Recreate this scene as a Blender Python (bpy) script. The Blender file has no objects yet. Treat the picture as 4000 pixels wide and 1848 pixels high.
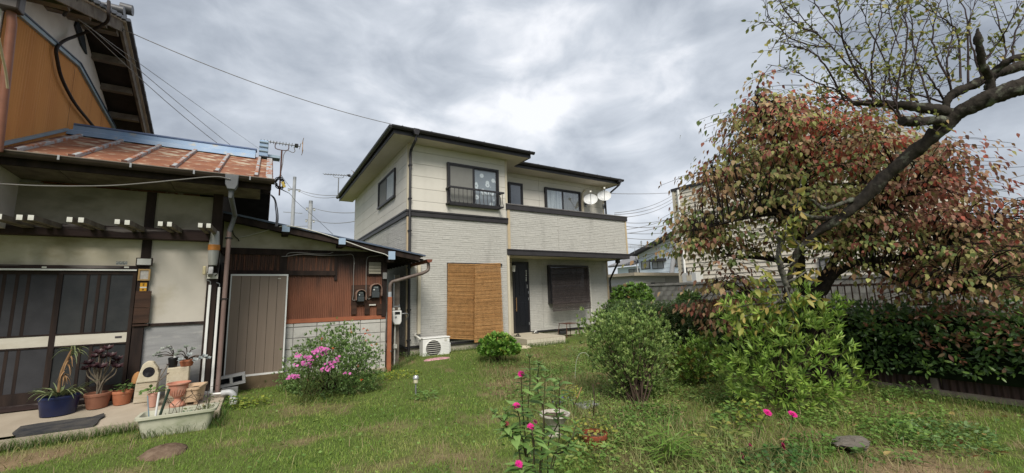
import bpy, math, random
import numpy as np
from mathutils import Vector, Matrix
random.seed(7); RNG = np.random.default_rng(7)
SC = bpy.context.scene
COL = SC.collection
# ---------------------------------------------------------------- camera, sky, sun, exposure
FPX, YAW, PITCH, ROLL, CAMH = 1578.6, 58.096, 8.15, 1.527, 1.5
def cam_axes():
    a = math.radians(YAW); p = math.radians(PITCH); q = math.radians(ROLL)
    f = np.array([math.cos(a), math.sin(a), 0.]); r = np.array([math.sin(a), -math.cos(a), 0.]); u = np.array([0, 0, 1.])
    f2 = f*math.cos(p)+u*math.sin(p); u2 = u*math.cos(p)-f*math.sin(p)
    return r*math.cos(q)-u2*math.sin(q), u2*math.cos(q)+r*math.sin(q), f2
CR, CU, CF = cam_axes()
CAM = np.array([0, 0, CAMH])
cd = bpy.data.cameras.new('camera'); cam = bpy.data.objects.new('camera', cd); COL.objects.link(cam)
cd.sensor_width = 36; cd.lens = FPX/4000*36; cd.clip_start = .05; cd.clip_end = 3000
cam.matrix_world = Matrix(((CR[0], CU[0], -CF[0], 0), (CR[1], CU[1], -CF[1], 0), (CR[2], CU[2], -CF[2], CAMH), (0, 0, 0, 1)))
SC.camera = cam
def pt(px, py, X=None, Y=None, Z=None, D=None):
    """a measurement in the photograph -> the point of a known plane (or at a known depth)"""
    d = CF+CR*(px-2000)/FPX-CU*(py-924)/FPX
    t = Y/d[1] if Y is not None else X/d[0] if X is not None else (Z-CAMH)/d[2] if Z is not None else D
    return CAM+d*t
def proj(P):
    d = np.asarray(P, float)-CAM; z = d@CF
    return np.stack([2000+FPX*(d@CR)/z, 924-FPX*(d@CU)/z], -1)

SUN_EL, SUN_AZ = 47, 206      # azimuth of the light from +Y clockwise; the sun stands behind the camera, veiled by cloud
W = bpy.data.worlds.new('World'); SC.world = W; W.use_nodes = True
nt = W.node_tree; nt.nodes.clear()
def N(t, **k):
    n = nt.nodes.new(t)
    for a, b in k.items(): setattr(n, a, b)
    return n
L = lambda a, b: nt.links.new(a, b)
out = N('ShaderNodeOutputWorld'); bg = N('ShaderNodeBackground'); bg.inputs[1].default_value = .1
sky = N('ShaderNodeTexSky', sky_type='NISHITA', sun_disc=False, sun_elevation=math.radians(SUN_EL), sun_rotation=math.radians(SUN_AZ))
tc = N('ShaderNodeTexCoord'); sep = N('ShaderNodeSeparateXYZ'); L(tc.outputs['Generated'], sep.inputs[0])
def math_(op, a, b=None, clamp=False):
    m = N('ShaderNodeMath', operation=op, use_clamp=clamp)
    for i, v in enumerate((a, b)):
        if v is None: continue
        if isinstance(v, (int, float)): m.inputs[i].default_value = v
        else: L(v, m.inputs[i])
    return m.outputs[0]
cmb = N('ShaderNodeVectorMath', operation='MULTIPLY'); L(tc.outputs['Generated'], cmb.inputs[0]); cmb.inputs[1].default_value = (1, 1, 1.9)
def wnoise(scale, detail, rough, dist, off):
    mp = N('ShaderNodeMapping'); mp.inputs['Location'].default_value = off; L(cmb.outputs[0], mp.inputs[0])
    n = N('ShaderNodeTexNoise'); n.inputs['Scale'].default_value = scale; n.inputs['Detail'].default_value = detail
    n.inputs['Roughness'].default_value = rough; n.inputs['Distortion'].default_value = dist
    L(mp.outputs[0], n.inputs['Vector']); return n.outputs[0]
n1 = wnoise(1.9, 4, .5, .25, (3.3, 1.2, 0)); n2 = wnoise(5.2, 8, .55, .35, (7.1, 4.4, 2))
mixn = math_('ADD', math_('MULTIPLY', n1, .62), math_('MULTIPLY', n2, .38))
ramp = N('ShaderNodeValToRGB'); e = ramp.color_ramp.elements
e[0].position = .40; e[0].color = (.185, .207, .242, 1)
e[1].position = .655; e[1].color = (.58, .59, .615, 1)
m1 = ramp.color_ramp.elements.new(.485); m1.color = (.275, .302, .342, 1)
m2 = ramp.color_ramp.elements.new(.565); m2.color = (.385, .412, .452, 1)
L(mixn, ramp.inputs[0])
# brighter cloud base towards the horizon
hz = math_('MULTIPLY', math_('POWER', math_('SUBTRACT', 1, math_('MAXIMUM', sep.outputs[2], 0), True), 6), .5)
hm = N('ShaderNodeMix', data_type='RGBA'); L(hz, hm.inputs[0]); L(ramp.outputs[0], hm.inputs[6]); hm.inputs[7].default_value = (.50, .51, .53, 1)
sc10 = N('ShaderNodeVectorMath', operation='SCALE'); L(hm.outputs[2], sc10.inputs[0]); sc10.inputs['Scale'].default_value = 6.4
mx = N('ShaderNodeMix', data_type='RGBA'); mx.inputs[0].default_value = .965
L(sky.outputs[0], mx.inputs[6]); L(sc10.outputs[0], mx.inputs[7]); L(mx.outputs[2], bg.inputs[0]); L(bg.outputs[0], out.inputs[0])
sl = bpy.data.lights.new('sun', 'SUN'); sl.energy = 1.5; sl.angle = math.radians(28); sl.color = (1, .945, .84)
so = bpy.data.objects.new('sun', sl); COL.objects.link(so); so.location = (-5, -10, 20)
az = math.radians(SUN_AZ); el = math.radians(SUN_EL)
sdir = Vector((math.sin(az)*math.cos(el), math.cos(az)*math.cos(el), math.sin(el)))
so.rotation_euler = sdir.to_track_quat('Z', 'Y').to_euler()
vs = SC.view_settings; vs.view_transform = 'Standard'; vs.look = 'None'; vs.gamma = 1; vs.use_curve_mapping = False
vs.exposure = 1.42

# ---------------------------------------------------------------- helpers
WL = {}
def tag(o, label, cat, group=None):
    o['label'] = label; o['category'] = cat
    if group: o['group'] = group
    return o
def thing(name, label, cat, loc, group=None):
    o = bpy.data.objects.new(name, None); COL.objects.link(o); o.location = loc; o.empty_display_size = .2
    WL[o.name] = Vector(loc); return tag(o, label, cat, group)
def place(o, parent, wl):
    COL.objects.link(o); wl = Vector(wl)
    if parent is not None: o.parent = parent; o.location = wl-WL[parent.name]
    else: o.location = wl
    WL[o.name] = wl; return o
def inst(name, me, M, parent):
    o = bpy.data.objects.new(name, me); COL.objects.link(o); o.parent = parent
    o.matrix_basis = Matrix.Translation(-WL[parent.name]) @ M
    WL[o.name] = M.translation.copy(); return o
class MB:
    def __init__(s): s.v = []; s.f = []
    def add(s, v, f):
        k = len(s.v); s.v += [tuple(p) for p in v]; s.f += [tuple(i+k for i in q) for q in f]; return s
    def box(s, x0, x1, y0, y1, z0, z1):
        if x0 > x1: x0, x1 = x1, x0
        if y0 > y1: y0, y1 = y1, y0
        if z0 > z1: z0, z1 = z1, z0
        return s.add([(x0,y0,z0),(x1,y0,z0),(x1,y1,z0),(x0,y1,z0),(x0,y0,z1),(x1,y0,z1),(x1,y1,z1),(x0,y1,z1)],
                     [(0,3,2,1),(4,5,6,7),(0,1,5,4),(1,2,6,5),(2,3,7,6),(3,0,4,7)])
    def obox(s, c, ax, ay, az, sx, sy, sz):
        c = Vector(c); ax = Vector(ax).normalized()*sx/2; ay = Vector(ay).normalized()*sy/2; az = Vector(az).normalized()*sz/2
        v = [c+ax*i+ay*j+az*k for k in (-1, 1) for (i, j) in ((-1,-1),(1,-1),(1,1),(-1,1))]
        return s.add(v, [(0,3,2,1),(4,5,6,7),(0,1,5,4),(1,2,6,5),(2,3,7,6),(3,0,4,7)])
    def bar(s, p0, p1, w, h, up=(0, 0, 1)):
        p0 = Vector(p0); p1 = Vector(p1); d = p1-p0; b = Vector(up).cross(d)
        if b.length < 1e-6: b = Vector((1, 0, 0))
        return s.obox((p0+p1)/2, d, b, d.cross(b), d.length, w, h)
    def tube(s, pts, r, n=8, caps=True):
        pts = [Vector(p) for p in pts]; m = len(pts)
        rr = [r]*m if isinstance(r, (int, float)) else list(r)
        t = (pts[1]-pts[0]).normalized(); a = t.orthogonal().normalized(); k = len(s.v)
        for i, p in enumerate(pts):
            t2 = (pts[min(i+1, m-1)]-pts[max(i-1, 0)])
            if t2.length > 1e-9: t2.normalize(); a = (a-t2*a.dot(t2)); a = a.normalized() if a.length > 1e-6 else t2.orthogonal().normalized(); t = t2
            b = t.cross(a)
            for j in range(n):
                w = 2*math.pi*j/n; s.v.append(tuple(p+(a*math.cos(w)+b*math.sin(w))*rr[i]))
        for i in range(m-1):
            for j in range(n):
                q = (j+1) % n; s.f.append((k+i*n+j, k+i*n+q, k+(i+1)*n+q, k+(i+1)*n+j))
        if caps: s.f.append(tuple(k+j for j in range(n-1, -1, -1))); s.f.append(tuple(k+(m-1)*n+j for j in range(n)))
        return s
    def lathe(s, prof, c, n=24, sx=1, sy=1, rot=0):
        k = len(s.v); m = len(prof); cr, sr = math.cos(rot), math.sin(rot)
        for (r, z) in prof:
            for j in range(n):
                w = 2*math.pi*j/n; x = r*math.cos(w)*sx; y = r*math.sin(w)*sy
                s.v.append((c[0]+x*cr-y*sr, c[1]+x*sr+y*cr, c[2]+z))
        for i in range(m-1):
            for j in range(n):
                q = (j+1) % n; s.f.append((k+i*n+j, k+i*n+q, k+(i+1)*n+q, k+(i+1)*n+j))
        s.f.append(tuple(k+j for j in range(n-1, -1, -1))); s.f.append(tuple(k+(m-1)*n+j for j in range(n)))
        return s
    def prism(s, poly, axis, a, b):
        n = len(poly); F = {'x': lambda p, t: (t, p[0], p[1]), 'y': lambda p, t: (p[0], t, p[1]), 'z': lambda p, t: (p[0], p[1], t)}[axis]
        v = [F(p, a) for p in poly]+[F(p, b) for p in poly]
        return s.add(v, [tuple(range(n-1, -1, -1)), tuple(range(n, 2*n))]+[(i, (i+1) % n, n+(i+1) % n, n+i) for i in range(n)])
    def sweep(s, prof, p0, p1, side, up=(0, 0, 1)):
        """profile (across, up) swept from p0 to p1"""
        p0 = Vector(p0); p1 = Vector(p1); a = Vector(side); u = Vector(up); n = len(prof)
        v = [p0+a*x+u*y for x, y in prof]+[p1+a*x+u*y for x, y in prof]
        return s.add(v, [tuple(range(n-1, -1, -1)), tuple(range(n, 2*n))]+[(i, (i+1) % n, n+(i+1) % n, n+i) for i in range(n)])
    def build(s, name, m, parent=None, smooth=False, kind=None, origin=None, bevel=0):
        me = bpy.data.meshes.new(name); v = np.array(s.v, float)
        o0 = np.array(origin, float) if origin is not None else np.array([(v[:, 0].min()+v[:, 0].max())/2, (v[:, 1].min()+v[:, 1].max())/2, v[:, 2].min() if parent is None else (v[:, 2].min()+v[:, 2].max())/2])
        me.from_pydata([tuple(p) for p in (v-o0)], [], s.f); me.materials.append(m)
        if smooth: me.shade_smooth(); 
        me.update(); o = bpy.data.objects.new(name, me); place(o, parent, o0)
        # outward normals
        import bmesh
        bm = bmesh.new(); bm.from_mesh(me); bmesh.ops.recalc_face_normals(bm, faces=bm.faces); bm.to_mesh(me); bm.free()
        if smooth:
            try: me.set_sharp_from_angle(angle=math.radians(40))
            except Exception: pass
        if bevel:
            b = o.modifiers.new('bevel', 'BEVEL'); b.width = bevel; b.segments = 2; b.limit_method = 'ANGLE'
        if kind: o['kind'] = kind
        return o
def srgb(r, g, b): return tuple(((c/255+.055)/1.055)**2.4 if c > 10 else c/255/12.92 for c in (r, g, b))
def mat(name, c, rough=.75, spec=.3, c2=None, var=.18, vs=6., lo=.35, hi=.65, detail=6, stretch=(1, 1, 1), bump=0., bs=80., bstretch=(1, 1, 1), metal=0., c3=None, vs3=2., lo3=.5, hi3=.62, stretch3=(1, 1, 1), transl=0., rnd=0., soot=None):
    m = bpy.data.materials.new(name); m.use_nodes = True; t = m.node_tree; nn = t.nodes; ll = t.links
    p = nn['Principled BSDF']; p.inputs['Roughness'].default_value = rough; p.inputs['Specular IOR Level'].default_value = spec; p.inputs['Metallic'].default_value = metal
    co = nn.new('ShaderNodeTexCoord')
    def noise(scale, st, det):
        mp = nn.new('ShaderNodeMapping'); mp.inputs['Scale'].default_value = st; ll.new(co.outputs['Object'], mp.inputs[0])
        n = nn.new('ShaderNodeTexNoise'); n.inputs['Scale'].default_value = scale; n.inputs['Detail'].default_value = det; n.inputs['Roughness'].default_value = .6
        ll.new(mp.outputs[0], n.inputs['Vector']); return n.outputs[0]
    def rng(v, a, b):
        r = nn.new('ShaderNodeMapRange'); r.inputs[1].default_value = a; r.inputs[2].default_value = b; ll.new(v, r.inputs[0]); return r.outputs[0]
    def mixc(f, a, b):
        x = nn.new('ShaderNodeMix'); x.data_type = 'RGBA'; ll.new(f, x.inputs[0])
        for i, v in ((6, a), (7, b)):
            if isinstance(v, tuple): x.inputs[i].default_value = v+(1,) if len(v) == 3 else v
            else: ll.new(v, x.inputs[i])
        return x.outputs[2]
    if c2 is None: c2 = tuple(x*(1-var) for x in c)
    cc = mixc(rng(noise(vs, stretch, detail), lo, hi), tuple(c), tuple(c2))
    if c3 is not None: cc = mixc(rng(noise(vs3, stretch3, 8), lo3, hi3), cc, tuple(c3))
    if soot is not None:        # old stain running down from the top edge, in streaks
        ge = nn.new('ShaderNodeNewGeometry'); sx = nn.new('ShaderNodeSeparateXYZ'); ll.new(ge.outputs['Position'], sx.inputs[0])
        ad = nn.new('ShaderNodeMath'); ad.operation = 'MULTIPLY_ADD'; ll.new(noise(3.2, (3.5, 1, .25), 6), ad.inputs[0]); ad.inputs[1].default_value = soot[2]; ll.new(sx.outputs[2], ad.inputs[2])
        cc = mixc(rng(ad.outputs[0], soot[0], soot[1]), cc, tuple(soot[3]))
    if rnd:
        oi = nn.new('ShaderNodeObjectInfo'); r = nn.new('ShaderNodeMapRange'); r.inputs[3].default_value = 1-rnd; r.inputs[4].default_value = 1+rnd; ll.new(oi.outputs['Random'], r.inputs[0])
        h = nn.new('ShaderNodeHueSaturation'); ll.new(r.outputs[0], h.inputs['Value']); ll.new(cc, h.inputs['Color']); cc = h.outputs[0]
    ll.new(cc, p.inputs['Base Color'])
    if bump:
        b = nn.new('ShaderNodeBump'); b.inputs['Strength'].default_value = bump; b.inputs['Distance'].default_value = .01
        ll.new(noise(bs, bstretch, 4), b.inputs['Height']); ll.new(b.outputs[0], p.inputs['Normal'])
    return m
def leafmat(name, rough=.5, spec=.35, transl=.3, rnd=0.):
    m = bpy.data.materials.new(name); m.use_nodes = True; t = m.node_tree; nn = t.nodes; ll = t.links
    p = nn['Principled BSDF']; p.inputs['Roughness'].default_value = rough; p.inputs['Specular IOR Level'].default_value = spec
    a = nn.new('ShaderNodeAttribute'); a.attribute_name = 'Col'; c = a.outputs['Color']
    if rnd:
        oi = nn.new('ShaderNodeObjectInfo'); r = nn.new('ShaderNodeMapRange'); r.inputs[3].default_value = 1-rnd; r.inputs[4].default_value = 1+rnd; ll.new(oi.outputs['Random'], r.inputs[0])
        h = nn.new('ShaderNodeHueSaturation'); ll.new(r.outputs[0], h.inputs['Value']); ll.new(c, h.inputs['Color']); c = h.outputs[0]
    ll.new(c, p.inputs['Base Color'])
    if transl:
        tr = nn.new('ShaderNodeBsdfTranslucent'); ll.new(c, tr.inputs[0]); mx = nn.new('ShaderNodeMixShader'); mx.inputs[0].default_value = transl
        ll.new(p.outputs[0], mx.inputs[1]); ll.new(tr.outputs[0], mx.inputs[2]); ll.new(mx.outputs[0], nn['Material Output'].inputs[0])
    return m
def glassmat(name, tint=(.9, .93, .95), refl=.25, rough=.03):
    m = bpy.data.materials.new(name); m.use_nodes = True; t = m.node_tree; nn = t.nodes; ll = t.links; nn.remove(nn['Principled BSDF'])
    g = nn.new('ShaderNodeBsdfGlossy'); g.inputs['Roughness'].default_value = rough; tr = nn.new('ShaderNodeBsdfTransparent'); tr.inputs[0].default_value = tint+(1,)
    lw = nn.new('ShaderNodeLayerWeight'); lw.inputs[0].default_value = .35; mr = nn.new('ShaderNodeMapRange'); mr.inputs[3].default_value = refl*.5; mr.inputs[4].default_value = min(1, refl*3)
    ll.new(lw.outputs['Fresnel'], mr.inputs[0]); mx = nn.new('ShaderNodeMixShader'); ll.new(mr.outputs[0], mx.inputs[0]); ll.new(tr.outputs[0], mx.inputs[1]); ll.new(g.outputs[0], mx.inputs[2]); ll.new(mx.outputs[0], nn['Material Output'].inputs[0])
    return m
def vnoise(x, y, s, seed=0):
    x = np.asarray(x)*s+seed*17.3; y = np.asarray(y)*s+seed*9.7
    xi = np.floor(x).astype(np.int64); yi = np.floor(y).astype(np.int64); fx = x-xi; fy = y-yi
    fx = fx*fx*(3-2*fx); fy = fy*fy*(3-2*fy)
    def h(a, b):
        n = (a*374761393+b*668265263+seed*1274126177) & 0x7fffffff; n = ((n ^ (n >> 13))*1274126177) & 0x7fffffff
        return ((n ^ (n >> 16)) & 0xffff)/65535.
    return (h(xi, yi)*(1-fx)+h(xi+1, yi)*fx)*(1-fy)+(h(xi, yi+1)*(1-fx)+h(xi+1, yi+1)*fx)*fy
def sstep(a, b, x): t = np.clip((np.asarray(x, float)-a)/(b-a), 0, 1); return t*t*(3-2*t)
def gz(x, y):
    """height of the ground"""
    return .15*sstep(6.8, 9.3, y)*sstep(2.0, 3.4, x)+.025*(vnoise(x, y, .9, 3)-.5)*sstep(1, 2, y)*(1-sstep(9, 12, y))
def bezier(pts, n=8):
    """smooth polyline through pts (Catmull-Rom)"""
    P = [np.array(p, float) for p in pts]; P = [2*P[0]-P[1]]+P+[2*P[-1]-P[-2]]; o = []
    for i in range(1, len(P)-2):
        for k in range(n):
            t = k/n; a, b, c, d = P[i-1:i+3]
            o.append(.5*((2*b)+(c-a)*t+(2*a-5*b+4*c-d)*t*t+(3*b-a-3*c+d)*t**3))
    o.append(P[-2]); return o
# ---- leaves
def tmpl_leaf(w=.5, fold=.12, droop=.18, pt_=.62):
    v = np.array([(0,0,0),(.28,.40*w,fold*w-.03*droop),(.28,-.40*w,fold*w-.03*droop),(.5,0,-.2*droop),(pt_,.42*w,fold*w-.4*droop),(pt_,-.42*w,fold*w-.4*droop),(1,0,-droop)])
    f = [(0,3,1),(0,2,3),(1,3,4),(2,5,3),(4,3,6),(3,5,6)]
    return v, f
def tmpl_small(w=.5, fold=.1):
    return np.array([(0,0,0),(.5,.5*w,fold),(1,0,-.05),(.5,-.5*w,fold)]), [(0,2,1),(0,3,2)]
def tmpl_blade(w=.06):
    return np.array([(0,.5*w,0),(0,-.5*w,0),(.45,.42*w,.03),(.45,-.42*w,.03),(.8,.22*w,-.03),(.8,-.22*w,-.03),(1,0,-.14)]), [(0,1,3,2),(2,3,5,4),(4,5,6)]
def nrm(a): return a/np.maximum(np.linalg.norm(a, axis=-1, keepdims=True), 1e-9)
def frames(D, Nn):
    D = nrm(D); B = np.cross(Nn, D); bad = np.linalg.norm(B, axis=1) < 1e-4; B[bad] = np.cross(np.array([.31, .77, .55]), D[bad]); B = nrm(B)
    return D, B, np.cross(D, B)
def leaf_mesh(name, P, D, Nn, S, C, tm, m, jitter=0.08):
    V0, F0 = tm; n = len(P); k = len(V0); D, B, Nn = frames(np.asarray(D, float), np.asarray(Nn, float)); S = np.asarray(S, float)
    V = P[:, None, :]+S[:, None, None]*(V0[None, :, 0:1]*D[:, None, :]+V0[None, :, 1:2]*B[:, None, :]+V0[None, :, 2:3]*Nn[:, None, :])
    V = V.reshape(-1, 3)
    me = bpy.data.meshes.new(name); me.vertices.add(n*k); me.vertices.foreach_set('co', V.astype(np.float32).ravel())
    loops = np.concatenate([np.array(f) for f in F0]); ls = np.array([len(f) for f in F0]); nl = len(loops)
    LI = (np.arange(n)[:, None]*k+loops[None, :]).ravel(); st = np.concatenate([[0], np.cumsum(ls)[:-1]])
    ST = (np.arange(n)[:, None]*nl+st[None, :]).ravel()
    me.loops.add(len(LI)); me.loops.foreach_set('vertex_index', LI.astype(np.int32)); me.polygons.add(len(ST))
    me.polygons.foreach_set('loop_start', ST.astype(np.int32)); me.polygons.foreach_set('loop_total', np.tile(ls, n).astype(np.int32))
    ca = me.attributes.new('Col', 'FLOAT_COLOR', 'POINT'); CC = np.ones((n, k, 4), np.float32)
    C = np.asarray(C, float); CC[:, :, :3] = C[:, None, :]*(1+jitter*(V0[None, :, 0:1]-.5)*2)
    ca.data.foreach_set('color', np.clip(CC, 0, 1).ravel()); me.materials.append(m); me.update(calc_edges=True); me.validate()
    return me
def leaf_obj(name, P, D, Nn, S, C, tm, m, parent=None, kind=None, origin=None):
    o0 = np.array(WL[parent.name] if parent is not None else origin if origin is not None else (0, 0, 0), float)
    me = leaf_mesh(name, np.asarray(P)-o0, D, Nn, S, C, tm, m); o = bpy.data.objects.new(name, me); place(o, parent, o0)
    if kind: o['kind'] = kind
    return o
def leaf_parts(name, P, D, Nn, S, C, tm, m, parent, nmax=290, stuff='foliage', nvar=8):
    """the nearest leaves as objects of their own, the rest joined"""
    P = np.asarray(P, float); S = np.asarray(S, float); C = np.asarray(C, float); d = np.linalg.norm(P-CAM, axis=1)/S
    pr = proj(P); inside = (pr[:, 0] > -30) & (pr[:, 0] < 4030) & (pr[:, 1] > -30) & (pr[:, 1] < 1880)
    order = np.argsort(np.where(inside, d, d+1e6)); A = order[:nmax]; Bq = order[nmax:]
    if len(Bq): leaf_obj(stuff, P[Bq], D[Bq], Nn[Bq], S[Bq], C[Bq], tm, m, parent, 'stuff')
    if not len(A): return
    lum = C[A] @ np.array([1., .35, .2]); q = A[np.argsort(lum)]; Df, Bf, Nf = frames(np.asarray(D, float)[q], np.asarray(Nn, float)[q])
    for g in np.array_split(np.arange(len(q)), min(nvar, len(q))):
        c = np.median(C[q[g]], axis=0)
        me = leaf_mesh(name, np.zeros((1, 3)), np.array([[1., 0, 0]]), np.array([[0, 0, 1.]]), np.array([1.]), c[None], tm, m)
        for i in g:
            s = S[q[i]]; M = Matrix(((Df[i][0]*s, Bf[i][0]*s, Nf[i][0]*s, P[q[i]][0]), (Df[i][1]*s, Bf[i][1]*s, Nf[i][1]*s, P[q[i]][1]), (Df[i][2]*s, Bf[i][2]*s, Nf[i][2]*s, P[q[i]][2]), (0, 0, 0, 1)))
            inst(name, me, M, parent)
def inpoly(q, poly):
    x, y = q[:, 0], q[:, 1]; r = np.zeros(len(q), bool); n = len(poly)
    for i in range(n):
        x1, y1 = poly[i]; x2, y2 = poly[(i+1) % n]
        c = ((y1 > y) != (y2 > y)) & (x < (x2-x1)*(y-y1)/((y2-y1) or 1e-9)+x1); r ^= c
    return r
def roughen(o, amp, scale):
    from mathutils import noise
    me = o.data; nv = [v.normal.copy() for v in me.vertices]
    for v, n_ in zip(me.vertices, nv): v.co += n_*amp*(noise.noise(v.co*scale)+.5*noise.noise(v.co*scale*2.7))
    me.update(); return o
def rdir(n, rng=RNG): return nrm(rng.normal(size=(n, 3)))
def pick(cols, n, w=None, rng=RNG, j=.15):
    cols = np.array(cols); i = rng.choice(len(cols), n, p=None if w is None else np.array(w)/np.sum(w))
    return np.clip(cols[i]*(1+rng.uniform(-j, j, (n, 1)))*(1+rng.uniform(-j*.4, j*.4, (n, 3))), .004, .9)
# ---------------------------------------------------------------- ground
PATCH = []   # bare patches: x, y, radius along X, radius along Y, strength
for px, py, rx, ry, s in [(2085,1398,.45,.25,.8),(2040,1440,.45,.3,.9),(1985,1492,.40,.3,1.),(1935,1530,.35,.25,.9),(1545,1665,.5,.16,.45),(1330,1690,.75,.10,.8),(1060,1655,.3,.12,.8),(1735,1785,.3,.16,.8),(1830,1770,.22,.12,.5),
        (890,1730,.2,.1,.6),(620,1690,.6,.15,.55),(60,1790,.75,.35,1.2),(250,1770,.4,.1,.8),(3560,1825,.75,.28,1.2),(3380,1800,.4,.16,.9),(2760,1420,.5,.5,.6),(2450,1590,.35,.2,.6),(2960,1600,.5,.25,.6),(3150,1700,.45,.15,.7),(1230,1530,.25,.12,.6),(1640,1560,.3,.1,.35),(1740,1560,.2,.1,.4),(3320,1560,.5,.2,.5),(2300,1360,.6,.15,.8)]:
    q = pt(px, py, Z=.02); PATCH.append((q[0], q[1], rx, ry, s))
def bare(x, y):
    x = np.asarray(x, float); y = np.asarray(y, float); b = np.zeros_like(x)
    wob = .7*(vnoise(x, y, 3.1, 5)-.5)+.6*(vnoise(x, y, 9., 6)-.5)
    for cx, cy, rx, ry, s in PATCH: b = np.maximum(b, s*(1.15-np.hypot((x-cx)/rx, (y-cy)/ry)*.75+wob))
    b = np.maximum(b, .55*sstep(.62, .8, vnoise(x, y, 1.6, 8)*.6+vnoise(x, y, 5., 9)*.4))
    under = sstep(2.3, 2.5, x)*sstep(8.7, 8.9, y)*(1-sstep(2.9, 3., x))
    return np.clip(np.maximum(b, under), 0, 1)
def weedy(x, y):
    """1 in the wild, dry part of the garden on the right"""
    x = np.asarray(x, float); y = np.asarray(y, float)
    w = .5*(vnoise(x, y, 1.1, 12)-.5)
    return sstep(2.3, 3.3, x+w-.22*(y-3))*sstep(1.0, 1.6, y)*(1-sstep(7.2, 8.6, y-(x-3)*.2))
def wild(x, y):
    """1 where the bed has run to long grass and straw; further right the cover is low and leafy"""
    x = np.asarray(x, float); y = np.asarray(y, float); return weedy(x, y)*(1-.9*sstep(3.7, 4.7, x+.6*(vnoise(x, y, 1.3, 14)-.5)-.25*(y-3)))
xs = np.concatenate([[-600,-200,-80,-30,-14,-8], np.arange(-4.5, 10.01, .07), [11,12,13,14,16,20,30,60,160,600]])
ys = np.concatenate([[-300,-100,-30,-10,-3,0], np.arange(.5, 12.01, .07), [13,15,18,24,40,80,200,900]])
GX, GY = np.meshgrid(xs, ys); GZ = gz(GX, GY)-.012*bare(GX, GY)
nx, ny = len(xs), len(ys); V = np.stack([GX, GY, GZ], -1).reshape(-1, 3)
I = np.arange(nx*ny).reshape(ny, nx); Fq = np.stack([I[:-1, :-1], I[:-1, 1:], I[1:, 1:], I[1:, :-1]], -1).reshape(-1, 4)
me = bpy.data.meshes.new('ground'); me.from_pydata(V.tolist(), [], Fq.tolist())
bb = bare(GX, GY).ravel()[:, None]; nz = vnoise(GX, GY, 7, 20).ravel()[:, None]; nz2 = vnoise(GX, GY, 1.2, 21).ravel()[:, None]; wd = weedy(GX, GY).ravel()[:, None]
gc = np.array([.075, .115, .026])*(1-nz2)+np.array([.12, .14, .045])*nz2
gc = gc*(1-.45*wd)+np.array([.16, .125, .06])*.45*wd
dc = np.array([.23, .165, .10])*(.75+.5*nz)
cc = np.ones((len(V), 4), np.float32); cc[:, :3] = gc*(1-bb)+dc*bb
a = me.attributes.new('Col', 'FLOAT_COLOR', 'POINT'); a.data.foreach_set('color', cc.ravel())
gm = leafmat('soil', rough=.95, spec=.1, transl=0)
nn = gm.node_tree.nodes; bmp = nn.new('ShaderNodeBump'); bmp.inputs['Strength'].default_value = .7; bmp.inputs['Distance'].default_value = .03
nz_ = nn.new('ShaderNodeTexNoise'); nz_.inputs['Scale'].default_value = 28; nz_.inputs['Detail'].default_value = 8; co_ = nn.new('ShaderNodeTexCoord')
gm.node_tree.links.new(co_.outputs['Object'], nz_.inputs['Vector']); gm.node_tree.links.new(nz_.outputs[0], bmp.inputs['Height']); gm.node_tree.links.new(bmp.outputs[0], nn['Principled BSDF'].inputs['Normal'])
me.materials.append(gm); me.shade_smooth(); me.update(); o = bpy.data.objects.new('ground', me); COL.objects.link(o); o['kind'] = 'structure'

# ---------------------------------------------------------------- shared materials
M_ = {}
M_['char'] = mat('charcoal_metal', (.030,.028,.031), .45, .4, var=.25, vs=5, bump=.05)
M_['charmid'] = mat('charcoal_trim', (.040,.037,.040), .5, .35, var=.3, vs=3, bump=.05)
M_['cream'] = mat('cream_board', (.66,.63,.57), .7, .25, var=.05, vs=3, c3=(.55,.52,.46), vs3=1.2, lo3=.52, hi3=.8, stretch3=(1,1,.35), bump=.08, bs=150, rnd=.018)
M_['trim'] = mat('cream_trim', (.60,.54,.42), .6, .3, var=.06)
M_['tan'] = mat('tan_trim', (.52,.42,.28), .6, .3, var=.08)
M_['siding'] = mat('stone_siding', (.52,.508,.475), .8, .2, c2=(.455,.445,.415), vs=14, stretch=(1,1,2.2), c3=(.37,.36,.335), vs3=1.3, lo3=.54, hi3=.78, stretch3=(1.6,1.6,.45), bump=.3, bs=120)
M_['sidingback'] = mat('siding_joint', (.42,.41,.385), .9, .1, var=.1)
M_['soffit'] = mat('soffit_board', (.62,.56,.46), .8, .2, var=.05, bump=.05)
M_['concrete'] = mat('concrete_base', (.47,.43,.35), .85, .2, c2=(.36,.33,.27), vs=5, bump=.25, bs=60)
M_['glass'] = glassmat('window_glass', (.93,.95,.96), .10)
M_['screen'] = mat('insect_screen', (.20,.20,.19), .7, .2, var=.08, bump=.05)
M_['curtain'] = mat('white_curtain', (.74,.76,.77), .85, .1, c2=(.42,.45,.47), vs=16, stretch=(1,1,.04), lo=.4, hi=.6, bump=.2, bs=16, bstretch=(1,1,.04))
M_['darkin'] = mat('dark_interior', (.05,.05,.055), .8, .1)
M_['white'] = mat('white_paint', (.75,.75,.73), .5, .4, var=.06, bump=.03)
M_['whitedirty'] = mat('weathered_white', (.66,.65,.6), .6, .3, c2=(.5,.49,.44), vs=9)
M_['black'] = mat('black_plastic', (.012,.012,.013), .4, .4)
M_['door'] = mat('black_door', (.011,.012,.016), .38, .4, var=.2)
M_['brass'] = mat('bronze_handle', (.42,.25,.12), .35, .5, metal=.6)
M_['tile'] = mat('cream_tile', (.62,.57,.46), .4, .4, var=.08, vs=10, rnd=.05)
M_['grout'] = mat('grout', (.24,.20,.17), .9, .1)
M_['dish'] = mat('dish_white', (.74,.75,.76), .45, .4, var=.05, c3=(.55,.54,.5), vs3=5, lo3=.6, hi3=.75)
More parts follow.
